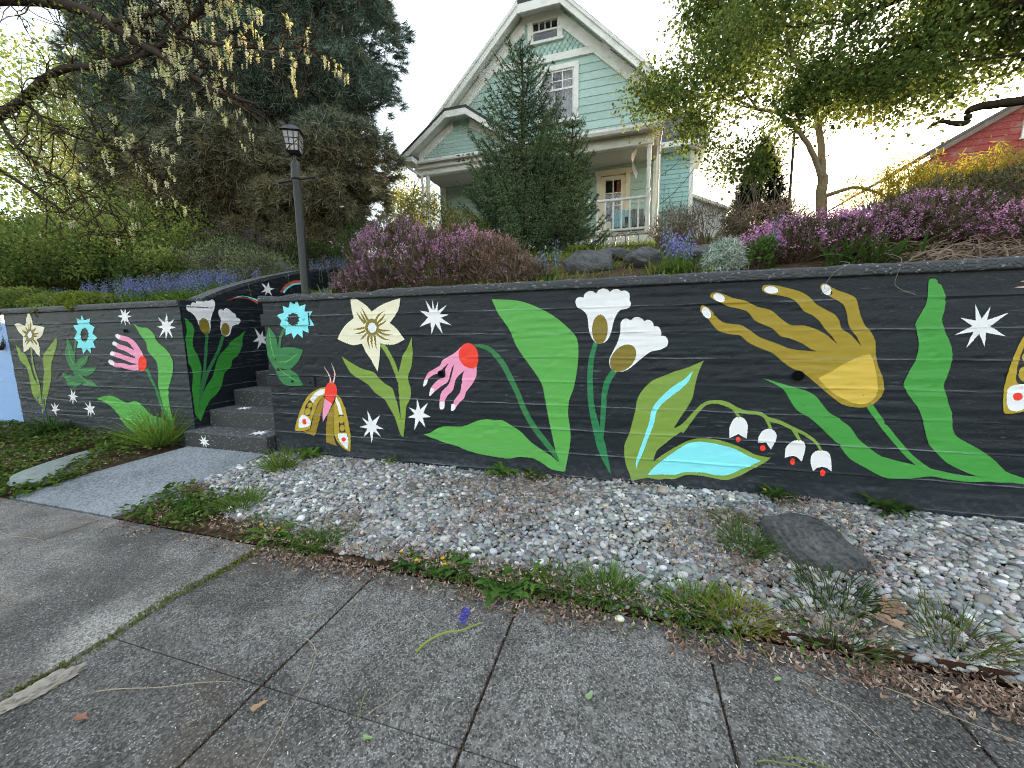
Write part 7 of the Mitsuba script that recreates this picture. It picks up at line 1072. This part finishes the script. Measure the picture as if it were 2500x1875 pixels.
grass_patch('bank_grass_002', 'sparse grass on the upper bank and lawn', -8, 6, 5.2, 10.4, 9000, .20, .012, [GRD, GRS, lin(112, 126, 60)], bank, lambda x, y: stair_free(x, y) * .8)
k = thing('strap_leaf_plant', 'dark green arching strap-leaf plant between the mauve heathers', 'plant'); k_ = k
n = 60; P = np.stack([1.78 + .14 * rng.normal(size=n), 3.80 + .05 * rng.normal(size=n), np.full(n, float(bank(1.78, 3.8)))], 1); D = np.stack([.55 * rng.normal(size=n) + .25, -.35 + .3 * rng.normal(size=n), .9 + .3 * rng.random(n)], 1)
put(k + '__leaves', MB().add(*blades(P, D, .45 * (.6 + .6 * rng.random(n)), .02, vary(lin(70, 90, 46), n), .5, seg=5)), 'leaf_m')
strap_clump('grass_tuft', 'pale grass tuft at the foot of the lamp post', -3.05, 3.42, 110, .24, .008, .12, lin(140, 150, 84))
strap_clump('strap_leaf_plant', 'green strap-leaf tuft beside the first grey boulder', -.72, 3.55, 80, .24, .012, .07, lin(78, 104, 48))
# yellow flower by the wall top
k = thing('yellow_flower', 'tiny orange-yellow flower on the bank edge above the aqua leaf', 'flower'); q = np.arange(10) * .628; p0 = np.array([-.72, 3.36, 1.775])
put(k + '__petals', MB().add(*leaves(np.repeat(p0[None], 10, 0), np.stack([np.cos(q), np.sin(q) - .4, .25 + 0 * q], 1), np.repeat([[0, -.5, 1.0]], 10, 0), .022, .012, lin(236, 180, 40))), 'leaf_m'); put(k + '__stalk', MB().add(*tube([p0 - [0, 0, .09], p0], .003, 5, False), GRS), 'matte')

# ---------------------------------------------------------------- rocks
def rock(key, c, r, seed, col, sub=3, rot=0, tilt=(0, 0), bsdf='rock_m'):
    v, f = ICO[sub]; n = fb(v * 1.3 + seed, 3) - .5; n2 = fb(v * 4.2 + seed, 3) - .5
    q = v * (1 + .55 * n + .16 * n2)[:, None]
    for d in randdir(7): h = .74 + .16 * rng.random(); s = q @ d; q = q - np.maximum(s - h, 0)[:, None] * d * .85     # cleaved faces
    q = q * r; a, b = tilt; Rm = trimesh.transformations.euler_matrix(a, b, rot)[:3, :3]; return put(key, MB().add(q @ Rm.T + c, f, col), bsdf, True)
k = thing('boulder', 'big grey boulder sunk in the pebbles by the right sidewalk edge', 'rock'); rock(k, (1.03, 2.47, .055), np.array([.28, .19, .20]), 3.3, lin(66, 68, 66), 4, -.62, (0, .10))
k = thing('flat_stone', 'pale greenish flat stone lying in the weeds left of the path', 'rock'); rock(k, (-5.50, 2.30, .04), np.array([.54, .22, .085]), 8.1, lin(150, 160, 155), 4, 2.21, (.0, 0), 'pale_rock_m')
for i, (x, y, z, r, l_) in enumerate([(-.42, 4.42, 2.06, (.30, .22, .17), 'dark grey mossy boulder on the bank below the porch'), (.14, 4.45, 2.08, (.20, .18, .13), 'smaller grey boulder right of the mossy boulder'), (.80, 4.75, 2.13, (.34, .2, .13), 'flat grey rock behind the silver shrub'), (-.15, 5.3, 2.28, (.35, .2, .09), 'low flat rock on the lawn before the porch')]):
    k = thing('boulder', l_, 'rock'); rock(k, (x, y, z), np.array(r), 11.7 + 3 * i, lin(96, 98, 100), 3, .3 * i)
m = MB(); n = 260; a = rng.random((n, 2)); P = np.stack([-.62 + .2 * a[:, 0], 4.22 + .12 * a[:, 1], 2.21 + .02 * rng.random(n)], 1); m.add(*blades(P, randdir(n) + [0, 0, 1], .02, .008, vary(lin(110, 124, 50), n), 0, seg=1)); put('boulder_002__moss' if 'boulder_002' in scene else 'boulder_001__moss', m, 'matte')
# wire hoops edging the lawn
HF = thing('hoop_fence', 'low black wire hoop edging in front of the porch', 'fence')
for x in np.arange(-.62, .30, .23):
    z = float(bank(x, 7.9)) - .05; t = np.linspace(0, np.pi, 14); P = np.vstack([[(x - .09, 7.9, z)], np.stack([x - .09 * np.cos(t), 0 * t + 7.9, z + .2 + .09 * np.sin(t)], 1), [(x + .09, 7.9, z)]]); q = put(HF + '__hoop', MB().add(*tube(P, .007, 5), (.02, .02, .02)), 'metal', True)
    put(q + '__stake', MB().add(*tube([(x, 7.9, z), (x, 7.9, z + .25)], .005, 5), (.02, .02, .02)), 'metal', True)
# weathered picket fence and trellis behind the left shrubs
PF = thing('picket_fence', 'weathered grey wooden fence half hidden behind the left shrubs', 'fence')
for i in range(15):
    x = -12.6 + .115 * i; put(PF + '__picket', MB().add(*cbx(x, x + .07, 6.6, 6.625, 2.6, 4.15 + .03 * rng.random(), .006), lin(176, 160, 146) * (.6 + .4 * rng.random())), 'siding')
for z in (2.95, 3.7): put(PF + '__rail', MB().add(*cbx(-12.7, -10.8, 6.63, 6.67, z, z + .08, .006), lin(150, 134, 120)), 'siding')
for x in (-12.75, -10.85): put(PF + '__post', MB().add(*cbx(x, x + .1, 6.6, 6.7, 2.5, 4.05, .01), lin(140, 124, 110)), 'siding')

# ================================================================ GROUND LEVEL: weeds, litter, bits
def groundz(x, y): return gz(x, y) + .012 * (np.asarray(y) > 1.76)
def tuft(label, x, y, n=130, L=.15, sp=.06, col=GRS, group=None, W=.0052, dr_=.25):
    n, L, sp = int(n * 1.35), L * 1.25, sp * 1.1
    k = thing('grass_tuft', label, 'grass tuft', group); z = float(groundz(x, y)); a = rng.random(n) * 6.283; rr = sp * np.sqrt(rng.random(n)); P = np.stack([x + rr * np.cos(a), y + rr * np.sin(a), np.full(n, z - .005)], 1)
    D = np.stack([np.cos(a) * rr / sp * .9, np.sin(a) * rr / sp * .9, .75 + .5 * rng.random(n)], 1) + .22 * rng.normal(size=(n, 3)); put(k + '__blades', MB().add(*blades(P, D, L * (.45 + .75 * rng.random(n)), W, vary(col, n, .25), .6 * dr_ + 1.4 * dr_ * rng.random(n), seg=4)), 'leaf_m'); lab(k + '__blades', None, kind='stuff')
tuft('arching grass tuft on the pebbles below the lower strap plate', -3.02, 2.66, 200, .23, .07, lin(110, 132, 62))
tuft('wide grass tuft at the left end of the pebbles near the path', -2.80, 2.10, 220, .17, .10, lin(104, 130, 60))
tuft('low grass tuft between the path corner and the pebbles', -3.02, 1.93, 150, .12, .12, lin(88, 118, 52))
tuft('grass tuft at the sidewalk edge left of the leafy weeds', -1.83, 1.86, 190, .13, .09, lin(92, 124, 56))
tuft('grass tuft right of the dandelion patch on the sidewalk edge', -.32, 1.86, 150, .12, .08, lin(92, 124, 50))
tuft('spreading grass tuft left of the bare steel edging', -.06, 1.88, 190, .14, .09, lin(100, 132, 52))
tuft('grass tuft right of the bare steel edging', .34, 1.86, 170, .15, .08, lin(104, 136, 52))
tuft('yellowish grass tuft overhanging the edging below the boulder', .52, 1.83, 190, .14, .09, lin(136, 146, 56))
tuft('tall grass tuft against the left side of the boulder', .70, 2.38, 200, .17, .07, lin(92, 118, 62))
tuft('thin grass tuft behind the upper left of the boulder', .66, 2.62, 110, .12, .08, lin(104, 122, 70))
tuft('dark grass tuft at the front of the boulder', 1.02, 2.12, 190, .13, .13, lin(70, 92, 48))
tuft('straggly grass tuft at the edging right of the boulder', .92, 1.86, 190, .13, .14, lin(92, 110, 66))
tuft('dry green grass tuft far right at the edging', 1.36, 1.95, 190, .14, .13, lin(104, 116, 62))
tuft('tall fresh grass tuft growing against the left wall below the green leaf', -5.02, 2.92, 420, .42, .10, lin(122, 150, 66), dr_=.12)
tuft('low grass at the foot of the right wall below the moth', -3.25, 2.98, 110, .12, .12, lin(84, 112, 50))
tuft('brown dry grass tuft on the edge of the path', -3.42, 2.18, 130, .10, .06, lin(150, 128, 104))
def toothed(n, L, W, a, tilt, col, base, m):
    """a lobed leaf from base in direction a (azimuth), rising by tilt, arching"""
    t = np.linspace(0, 1, 9); half = W * np.sin(np.pi * t ** .7) * (1 + .45 * np.sign(np.sin(t * 26))) * .5; x = L * t; z = L * (tilt * t - .75 * tilt * t * t)
    V = np.concatenate([np.stack([x, s * half, z + np.abs(s) * half * .25], 1) for s in (-1, 0, 1)]); c_, s_ = math.cos(a), math.sin(a); V = np.stack([V[:, 0] * c_ - V[:, 1] * s_, V[:, 0] * s_ + V[:, 1] * c_, V[:, 2]], 1) + base
    F = [[r * 9 + i, r * 9 + i + 1, (r + 1) * 9 + i + 1, (r + 1) * 9 + i] for r in (0, 1) for i in range(8)]; C = np.concatenate([np.repeat([col], 9, 0), np.repeat([col * 1.25], 9, 0), np.repeat([col], 9, 0)]); m.add(V, np.array(F), C)
def weed(label, x, y, n=16, L=.11, W=.036, col=lin(84, 118, 54), tilt=.9, flowers=0, name='dandelion', yellow=True):
    k = thing(name, label, 'weed'); z = float(groundz(x, y)) 
    for i in range(n):
        m = MB(); a = i * 2.4 + rng.random() * .6
        toothed(9, 1.25 * L * (.6 + .6 * rng.random()), 1.15 * W * (.7 + .5 * rng.random()), a, tilt * (.4 + .9 * rng.random()), np.clip(col * (1 + .2 * rng.normal()), .01, .6), np.array([x + .02 * rng.normal(), y + .02 * rng.normal(), z]), m); put(k + '__leaf', m, 'leaf_m')
    for i in range(flowers):
        e = np.array([x + .07 * rng.normal(), y + .05 * rng.normal(), z + .035 + .035 * rng.random()]); m = MB(); q = np.arange(16) * .393; m.add(*leaves(np.repeat(e[None], 16, 0), np.stack([np.cos(q), np.sin(q), .35 + .3 * (q % .8)], 1), np.repeat([[0, 0, 1.0]], 16, 0), .016, .007, lin(238, 200, 40))); f_ = put(k + '__flower', m, 'leaf_m'); lab(f_, None, kind='stuff')
        put(f_ + '__stalk', MB().add(*tube(wander((x, y, z), e, 5, .15, x * 7 + i), .0025, 5, False), lin(150, 140, 90)), 'matte')
weed('leafy dandelion against the wall below the big green leaf', -.98, 2.98, 20, .15, .045, tilt=1.4)
weed('darker weed at the wall foot below the green leaf tip', -.72, 2.98, 24, .11, .03, lin(70, 92, 46), 1.2)
weed('dark dandelion on the pebbles under the hanging white bells', 1.02, 2.98, 22, .12, .035, lin(60, 84, 40), 1.5, 1)
weed('large drooping dandelion at the wall foot below the right green stem', 1.66, 2.97, 22, .17, .04, lin(64, 84, 44), 1.2)
weed('tiny upright weed at the wall foot below the painted stars', -2.10, 2.98, 7, .09, .03, lin(96, 116, 60), 1.9)
weed('weed at the wall foot right of the painted moth', -2.98, 2.96, 18, .13, .04, lin(84, 112, 50), 1.3)
weed('broadleaf weed at the right corner of the path', -3.22, 1.98, 16, .13, .05, lin(74, 110, 54), .8, name='plantain')
weed('leafy weed with small yellow flower on the sidewalk edge left of the grass tuft', -2.22, 1.84, 18, .12, .035, lin(96, 128, 56), .9, 2)
weed('dandelion beneath the yellow flowers at the sidewalk edge', -1.16, 1.80, 24, .10, .032, lin(72, 106, 56), .9, 2)
weed('dandelion with two yellow flowers on the sidewalk edge', -.92, 1.83, 28, .12, .036, lin(78, 112, 54), 1.0, 2)
weed('broad round-leaved weed at the sidewalk edge right of the yellow flowers', -.60, 1.76, 20, .12, .055, lin(86, 118, 58), .9, name='plantain')
weed('small feathery weed between the round leaves and the grass', -.45, 1.84, 18, .10, .03, lin(92, 122, 56), 1.1)
weed('young weed on the upper edge of the boulder', 1.18, 2.62, 10, .07, .03, lin(84, 112, 56), .8)
# iris-like plant at the left wall with purple flowers
k = strap_clump('bluebell_clump', 'dark leafy bluebell plant with violet flowers in front of the left wall', -7.0, 2.92, 150, .46, .024, .10, lin(72, 100, 52), 7, .46, lin(124, 112, 208), groundz, fr=.09)
# ground cover of small weeds left of the path
n = 16000; x = -9.5 + 6.9 * rng.random(n); y = 1.74 + 1.32 * rng.random(n); q = ((x < -4.80 - .10 * rng.random(n)) | ((x > -3.66 - .06 * rng.random(n)) & (x < -3.0 + .2 * rng.random(n)) & (y < 2.12 + .1 * rng.random(n)))) & (((x + 5.5) * -.6 + (y - 2.3) * .8) ** 2 / .26 + ((x + 5.5) * .8 + (y - 2.3) * .6) ** 2 / .036 > 1.0) & (rng.random(n) < .35 + .65 * sstep(.34, .55, fb(np.stack([x * 1.6, y * 1.6, x * 0], -1), 2, 3)))
x, y = x[q], y[q]; n = len(x); h = .03 + .05 * rng.random(n) * (.4 + nz(np.stack([x * 3, y * 3, x * 0], -1))); P = np.stack([x, y, gz(x, y) + h], 1)
C = np.array([lin(78, 104, 50), lin(98, 122, 58), lin(62, 84, 42), lin(120, 128, 70)])[rng.integers(0, 4, n)] * (1 + .22 * rng.normal(size=(n, 1)))
m = MB().add(*leaves(P, randdir(n) * [1, 1, .35], unit(randdir(n) * .7 + [0, 0, 1]), .05 * (.5 + .9 * rng.random(n)), .032 * (.5 + .9 * rng.random(n)), np.clip(C, .01, .6)))
put('weed_cover', m, 'leaf_m'); stuff('weed_cover', 'low leafy weeds covering the ground left of the path', 'ground cover')
n = 5200; t = rng.random(n); x = -3.3 + 5.2 * t; y = 1.80 + .07 * rng.normal(size=n) + .16 * sstep(-1.4, -3.2, x); q = rng.random(n) < sstep(.40, .62, fb(np.stack([x * 2.6, y * 0, x * 0], -1), 2, 9)); x, y = x[q], y[q]; n = len(x)
m = MB().add(*leaves(np.stack([x, y, gz(x, y) + .02 + .025 * rng.random(n)], 1), randdir(n) * [1, 1, .5] + [0, 0, .2], unit(randdir(n) * .7 + [0, 0, 1]), .028 * (.6 + .9 * rng.random(n)), .013, vary(lin(86, 116, 56), n)))
put('edge_weeds', m, 'leaf_m'); stuff('edge_weeds', 'fine creeping weeds along the sidewalk edge', 'ground cover')
# curled brown leaf litter
def curls(P, yaw, L, W, C, curl):
    N = len(P); s = np.linspace(-1, 1, 4); V = []
    for t in s:
        a = curl * t; x = L * .5 * np.sin(a) / np.maximum(np.abs(curl), .2) * 1.0; z = L * .5 * (1 - np.cos(a)) / np.maximum(np.abs(curl), .2); w = W * (1 - .75 * t * t) * .5
        for e in (-1, 1): V.append(np.stack([P[:, 0] + x * np.cos(yaw) - e * w * np.sin(yaw), P[:, 1] + x * np.sin(yaw) + e * w * np.cos(yaw), P[:, 2] + z + (e > 0) * w * .5], 1))
    v = np.stack(V, 1).reshape(-1, 3); f = np.array([[0, 2, 3], [0, 3, 1], [2, 4, 5], [2, 5, 3], [4, 6, 7], [4, 7, 5]])
    return v, (f[None] + (np.arange(N) * 8)[:, None, None]).reshape(-1, 3), np.repeat(C, 8, 0)
n = 36000; x, y = -3.5 + 6.3 * rng.random(n), 1.55 + 1.45 * rng.random(n); d = litter_density(x, y) * sstep(1.52, 1.80, y + .10 * (nz(np.stack([x * 6, x * 0, x * 0], -1)) - .5)) * (1 - .6 * sstep(2.0, 2.4, y) * sstep(-1.5, -2.2, x)); q = rng.random(n) < d * .95; x, y = x[q], y[q]
xl, yl = -8.5 + 3.8 * rng.random(2600), 1.76 + 1.2 * rng.random(2600); q = (nz(np.stack([xl * 2, yl * 3, xl * 0], -1)) > .5) & ~((xl > -4.9 + .1)); x, y = np.r_[x, xl[q]], np.r_[y, yl[q]]
n2 = 5200; x2 = np.concatenate([.2 + 2.3 * rng.random(n2 * 2 // 3), -2.9 + 2.9 * rng.random(n2 // 3)]); y2 = np.concatenate([1.66 + .055 * rng.normal(size=n2 * 2 // 3), 1.70 + .05 * rng.normal(size=n2 // 3)]); q = rng.random(len(x2)) < .25 + .75 * sstep(.35, .6, fb(np.stack([x2 * 3, x2 * 0, x2 * 0], -1), 2, 5)); x, y = np.r_[x, x2[q]], np.r_[y, y2[q]]; n = len(x)
P = np.stack([x, y, np.where(y > 1.76, gz(x, y) + np.where(x < -4.6, .055, .044), .006) + .010 * rng.random(n)], 1)
C = np.array([lin(140, 120, 106), lin(112, 92, 80), lin(168, 148, 130), lin(90, 74, 66), lin(196, 180, 162), lin(140, 108, 92)])[rng.choice(6, n, p=[.28, .24, .18, .14, .06, .10])] * (1 + .18 * rng.normal(size=(n, 1)))
put('leaf_litter', MB().add(*curls(P, rng.random(n) * 6.283, .030 * (.45 + 1.1 * rng.random(n)), .0085 * (.6 + .8 * rng.random(n)), np.clip(C, .02, .8), .4 + 1.6 * rng.random(n))), 'matte'); stuff('leaf_litter', 'curled brown dead leaves scattered over pebbles and sidewalk edge', 'leaf litter')
# crumbs and petals on the sidewalk
n = 1500; x, y = -4 + 6.6 * rng.random(n), .3 + 1.4 * rng.random(n); C = np.array([lin(196, 188, 170), lin(150, 128, 104), lin(120, 110, 96), lin(214, 210, 200)])[rng.integers(0, 4, n)]
P = np.stack([x, y, np.full(n, .013)], 1); put('sidewalk_crumbs', MB().add(*curls(P, rng.random(n) * 6.283, .009 * (.4 + 1.3 * rng.random(n)), .0032, C, np.full(n, .4))), 'matte'); stuff('sidewalk_crumbs', 'tiny pale bud scales and crumbs scattered on the sidewalk', 'litter')
n = 2600; t = rng.random(n); P = np.stack([-2.205 + .018 * rng.normal(size=n), .35 + 1.42 * t, .002 + .012 * rng.random(n)], 1); P[:, 0] += .02 * np.sin(P[:, 1] * 9); P = P[rng.random(n) < sstep(.55, .75, P[:, 1]) * (.3 + .7 * nz(P * 8))]
put('joint_moss', MB().add(*blades(P, randdir(len(P)) * .6 + [0, 0, 1], .014, .008, vary(lin(104, 112, 60), len(P)), 0, seg=1)), 'matte'); stuff('joint_moss', 'green moss growing in the sidewalk joint', 'moss')
m = MB(); n = 3000; 
for X in (-.485, -1.325, .365, 1.13): t = rng.random(1500); m.add(*blades(np.stack([X + .0035 * rng.normal(size=1500), .45 + 1.3 * t, np.full(1500, -.005)], 1), randdir(1500) * .8 + [0, 0, .5], .011, .006, vary(lin(82, 70, 60), 1500, .45), 0, seg=1))
put('joint_dirt', m, 'matte'); stuff('joint_dirt', 'dark dirt and debris in the sidewalk joints', 'dirt')
def twig_thing(label, P, r, col, name='twig'):
    k = thing(name, label, 'twig'); P = smoothpath([(a, b, .016) for a, b in P], 5); P[:, 2] += .004 * np.sin(np.arange(len(P))); put(k, MB().add(*tube(P, np.linspace(r, r * .5, len(P)) * .45, 6), col * .55), 'matte', True)
STR = lin(206, 194, 168)
twig_thing('long bent straw-coloured twig left of the middle sidewalk joint', [(-1.335, 1.205), (-1.235, 1.165), (-1.17, 1.06), (-1.115, .90), (-1.07, .76), (-1.0, .55)], .0042, STR)
twig_thing('straight pale straw lying on the left dark slab', [(-1.90, .78), (-1.68, .865), (-1.44, .955)], .0042, STR)
twig_thing('long curved pale stem on the right sidewalk slab', [(.66, 1.56), (.72, 1.50), (.80, 1.44), (.845, 1.33), (.885, 1.25)], .0038, STR)
twig_thing('long thin straw across the far right sidewalk corner', [(.95, 1.60), (1.15, 1.52), (1.35, 1.43), (1.6, 1.35)], .0032, STR)
twig_thing('forked pale twig on the light slab at the left edge', [(-4.35, 1.42), (-4.0, 1.38), (-3.72, 1.40), (-3.60, 1.37)], .006, STR)
twig_thing('short bent twig left of the middle of the sidewalk front', [(-.845, .98), (-.80, 1.06), (-.76, 1.12)], .003, STR)
twig_thing('short pale twig on the slab below the yellow flowers', [(-1.46, 1.27), (-1.40, 1.36), (-1.385, 1.30), (-1.42, 1.275)], .0028, STR)
# picked bluebell lying on the sidewalk
k = thing('picked_bluebell', 'cut bluebell stalk with one violet flower head lying on the sidewalk', 'flower')
P = smoothpath([(-.82, 1.275, .013), (-.80, 1.335, .015), (-.745, 1.395, .02), (-.685, 1.425, .02), (-.64, 1.475, .014), (-.615, 1.50, .012)], 5); put(k + '__stalk', MB().add(*tube(P, np.linspace(.0052, .0030, len(P)), 8), lin(132, 146, 74)), 'matte', True)
P = smoothpath([(-.69, 1.43, .02), (-.70, 1.49, .02), (-.705, 1.55, .018)], 5); put(k + '__flower_stalk', MB().add(*tube(P, .003, 6), lin(84, 92, 110)), 'matte', True)
for i in range(8): q = P[3 + i] if 3 + i < len(P) else P[-1]; put(k + '__bell', MB().add(*bell_mesh(q + [0, 0, .006], .015, lin(92, 88, 206) * (.8 + .4 * rng.random()), unit(np.array([(-1) ** i * .9, .5, -.15])))), 'leaf_m')
# broken pale concrete lump in the joint, dead oak leaf, white stone, fresh green bits
k = thing('concrete_chip', 'broken whitish concrete lump in the joint at the lower left', 'concrete'); v, f = ICO[4]; q = v * (1 + 1.1 * (fb(v * 2.2 + 4, 3) - .5) + .5 * (fb(v * 9, 2) - .5))[:, None] * [.036, .10, .026]; a = -.25; q = np.stack([q[:, 0] * math.cos(a) - q[:, 1] * math.sin(a), q[:, 0] * math.sin(a) + q[:, 1] * math.cos(a), q[:, 2]], 1); put(k, MB().add(q + [-2.13, .735, .008], f, lin(168, 162, 150)), "pale_rock_m", True)
def lobed(key, c, s, yaw, col, lobes=7, z=.02):
    t = np.linspace(0, 6.283, 57)[:-1]; r = s * (.80 + .20 * np.cos(lobes * t) + .06 * np.sin(t * 17)) * (1 + .2 * np.cos(t)); x, y = r * np.cos(t) * 1.3, r * np.sin(t) * .72; V = np.stack([c[0] + x * math.cos(yaw) - y * math.sin(yaw), c[1] + x * math.sin(yaw) + y * math.cos(yaw), c[2] + z * (nz(np.stack([x * 22, y * 22, x * 0], -1)) + .8 * np.abs(y) / s)], 1)
    V = np.vstack([V, [[c[0], c[1], c[2]]]]); put(key, MB().add(V, np.array([[i, (i + 1) % 56, 56] for i in range(56)]), np.broadcast_to(col, V.shape) * (.85 + .3 * rng.random((57, 1)))), 'matte', True)
k = thing('dead_leaf', 'big pinkish brown dead oak leaf on the pebbles right of the boulder', 'leaf'); lobed(k, (1.19, 2.02, .06), .075, .9, lin(152, 122, 104))
k = thing('dead_leaf', 'second brown dead oak leaf just below the first one', 'leaf'); lobed(k, (1.13, 1.92, .055), .06, 2.4, lin(166, 138, 118), 6)
k = thing('dead_leaf', 'cream coloured dead leaf behind the right end of the boulder', 'leaf'); lobed(k, (1.47, 2.36, .05), .06, .2, lin(214, 206, 178), 4)
k = thing('dead_leaf', 'small brown leaf on the left dark sidewalk slab', 'leaf'); lobed(k, (-1.83, .70, .012), .022, .2, lin(142, 104, 88), 5, .008)
k = thing('dead_leaf', 'tan curled leaf in the middle of the dark slab', 'leaf'); lobed(k, (-1.25, .90, .012), .022, 1.2, lin(170, 140, 108), 3, .012)
k = thing('green_leaf', 'fallen pale green leaf on the right of the middle slab', 'leaf'); lobed(k, (-.10, 1.27, .012), .018, 1.2, lin(140, 164, 124), 3, .01)
k = thing('green_leaf', 'small green leaf at the front of the sidewalk left of the joint', 'leaf'); lobed(k, (-.80, .92, .012), .014, .3, lin(128, 160, 104), 3, .008)
k = thing('green_leaf', 'narrow green leaf on the right sidewalk slab', 'leaf'); lobed(k, (.585, 1.535, .012), .014, .6, lin(138, 168, 104), 2, .006)
k = thing('white_stone', 'single white stone on the sidewalk beside the bare steel edging', 'stone'); put(k, MB().add(V0 * [.024, .019, .013] + [.00, 1.70, .012], F0, lin(212, 208, 196)), 'stone', True)
# grass stalks lying at the lower right
for i, (P, l_) in enumerate([([(.42, 1.19), (.50, 1.21), (.585, 1.20)], 'green grass blade at the lower edge right of the joint'), ([(.50, 1.225), (.60, 1.235), (.72, 1.20)], 'second green grass blade at the lower edge'), ([(-.905, 1.06), (-.885, 1.0), (-.865, .96)], 'short green stem on the slab left of the middle joint')]): twig_thing(l_, P, .0055, lin(150, 168, 96), 'fallen_grass')
# hanging dead stalks over the wall coping
for P, l_ in (([(1.36, 3.2, 1.78), (1.33, 3.0, 1.74), (1.255, 3.0, 1.69), (1.215, 3.02, 1.60), (1.245, 3.02, 1.585), (1.20, 3.02, 1.56)], 'left dry stalk hanging over the wall top above the golden hand'), ([(1.60, 3.2, 1.82), (1.585, 2.99, 1.75), (1.58, 3.0, 1.66), (1.585, 3.02, 1.60), (1.64, 3.03, 1.56), (1.70, 3.03, 1.535)], 'right dry stalk hanging over the wall top above the golden hand')):
    k = thing('dry_stalk', l_, 'twig'); put(k, MB().add(*tube(smoothpath(P, 4), .0014, 5), lin(150, 142, 130)), 'matte', True)
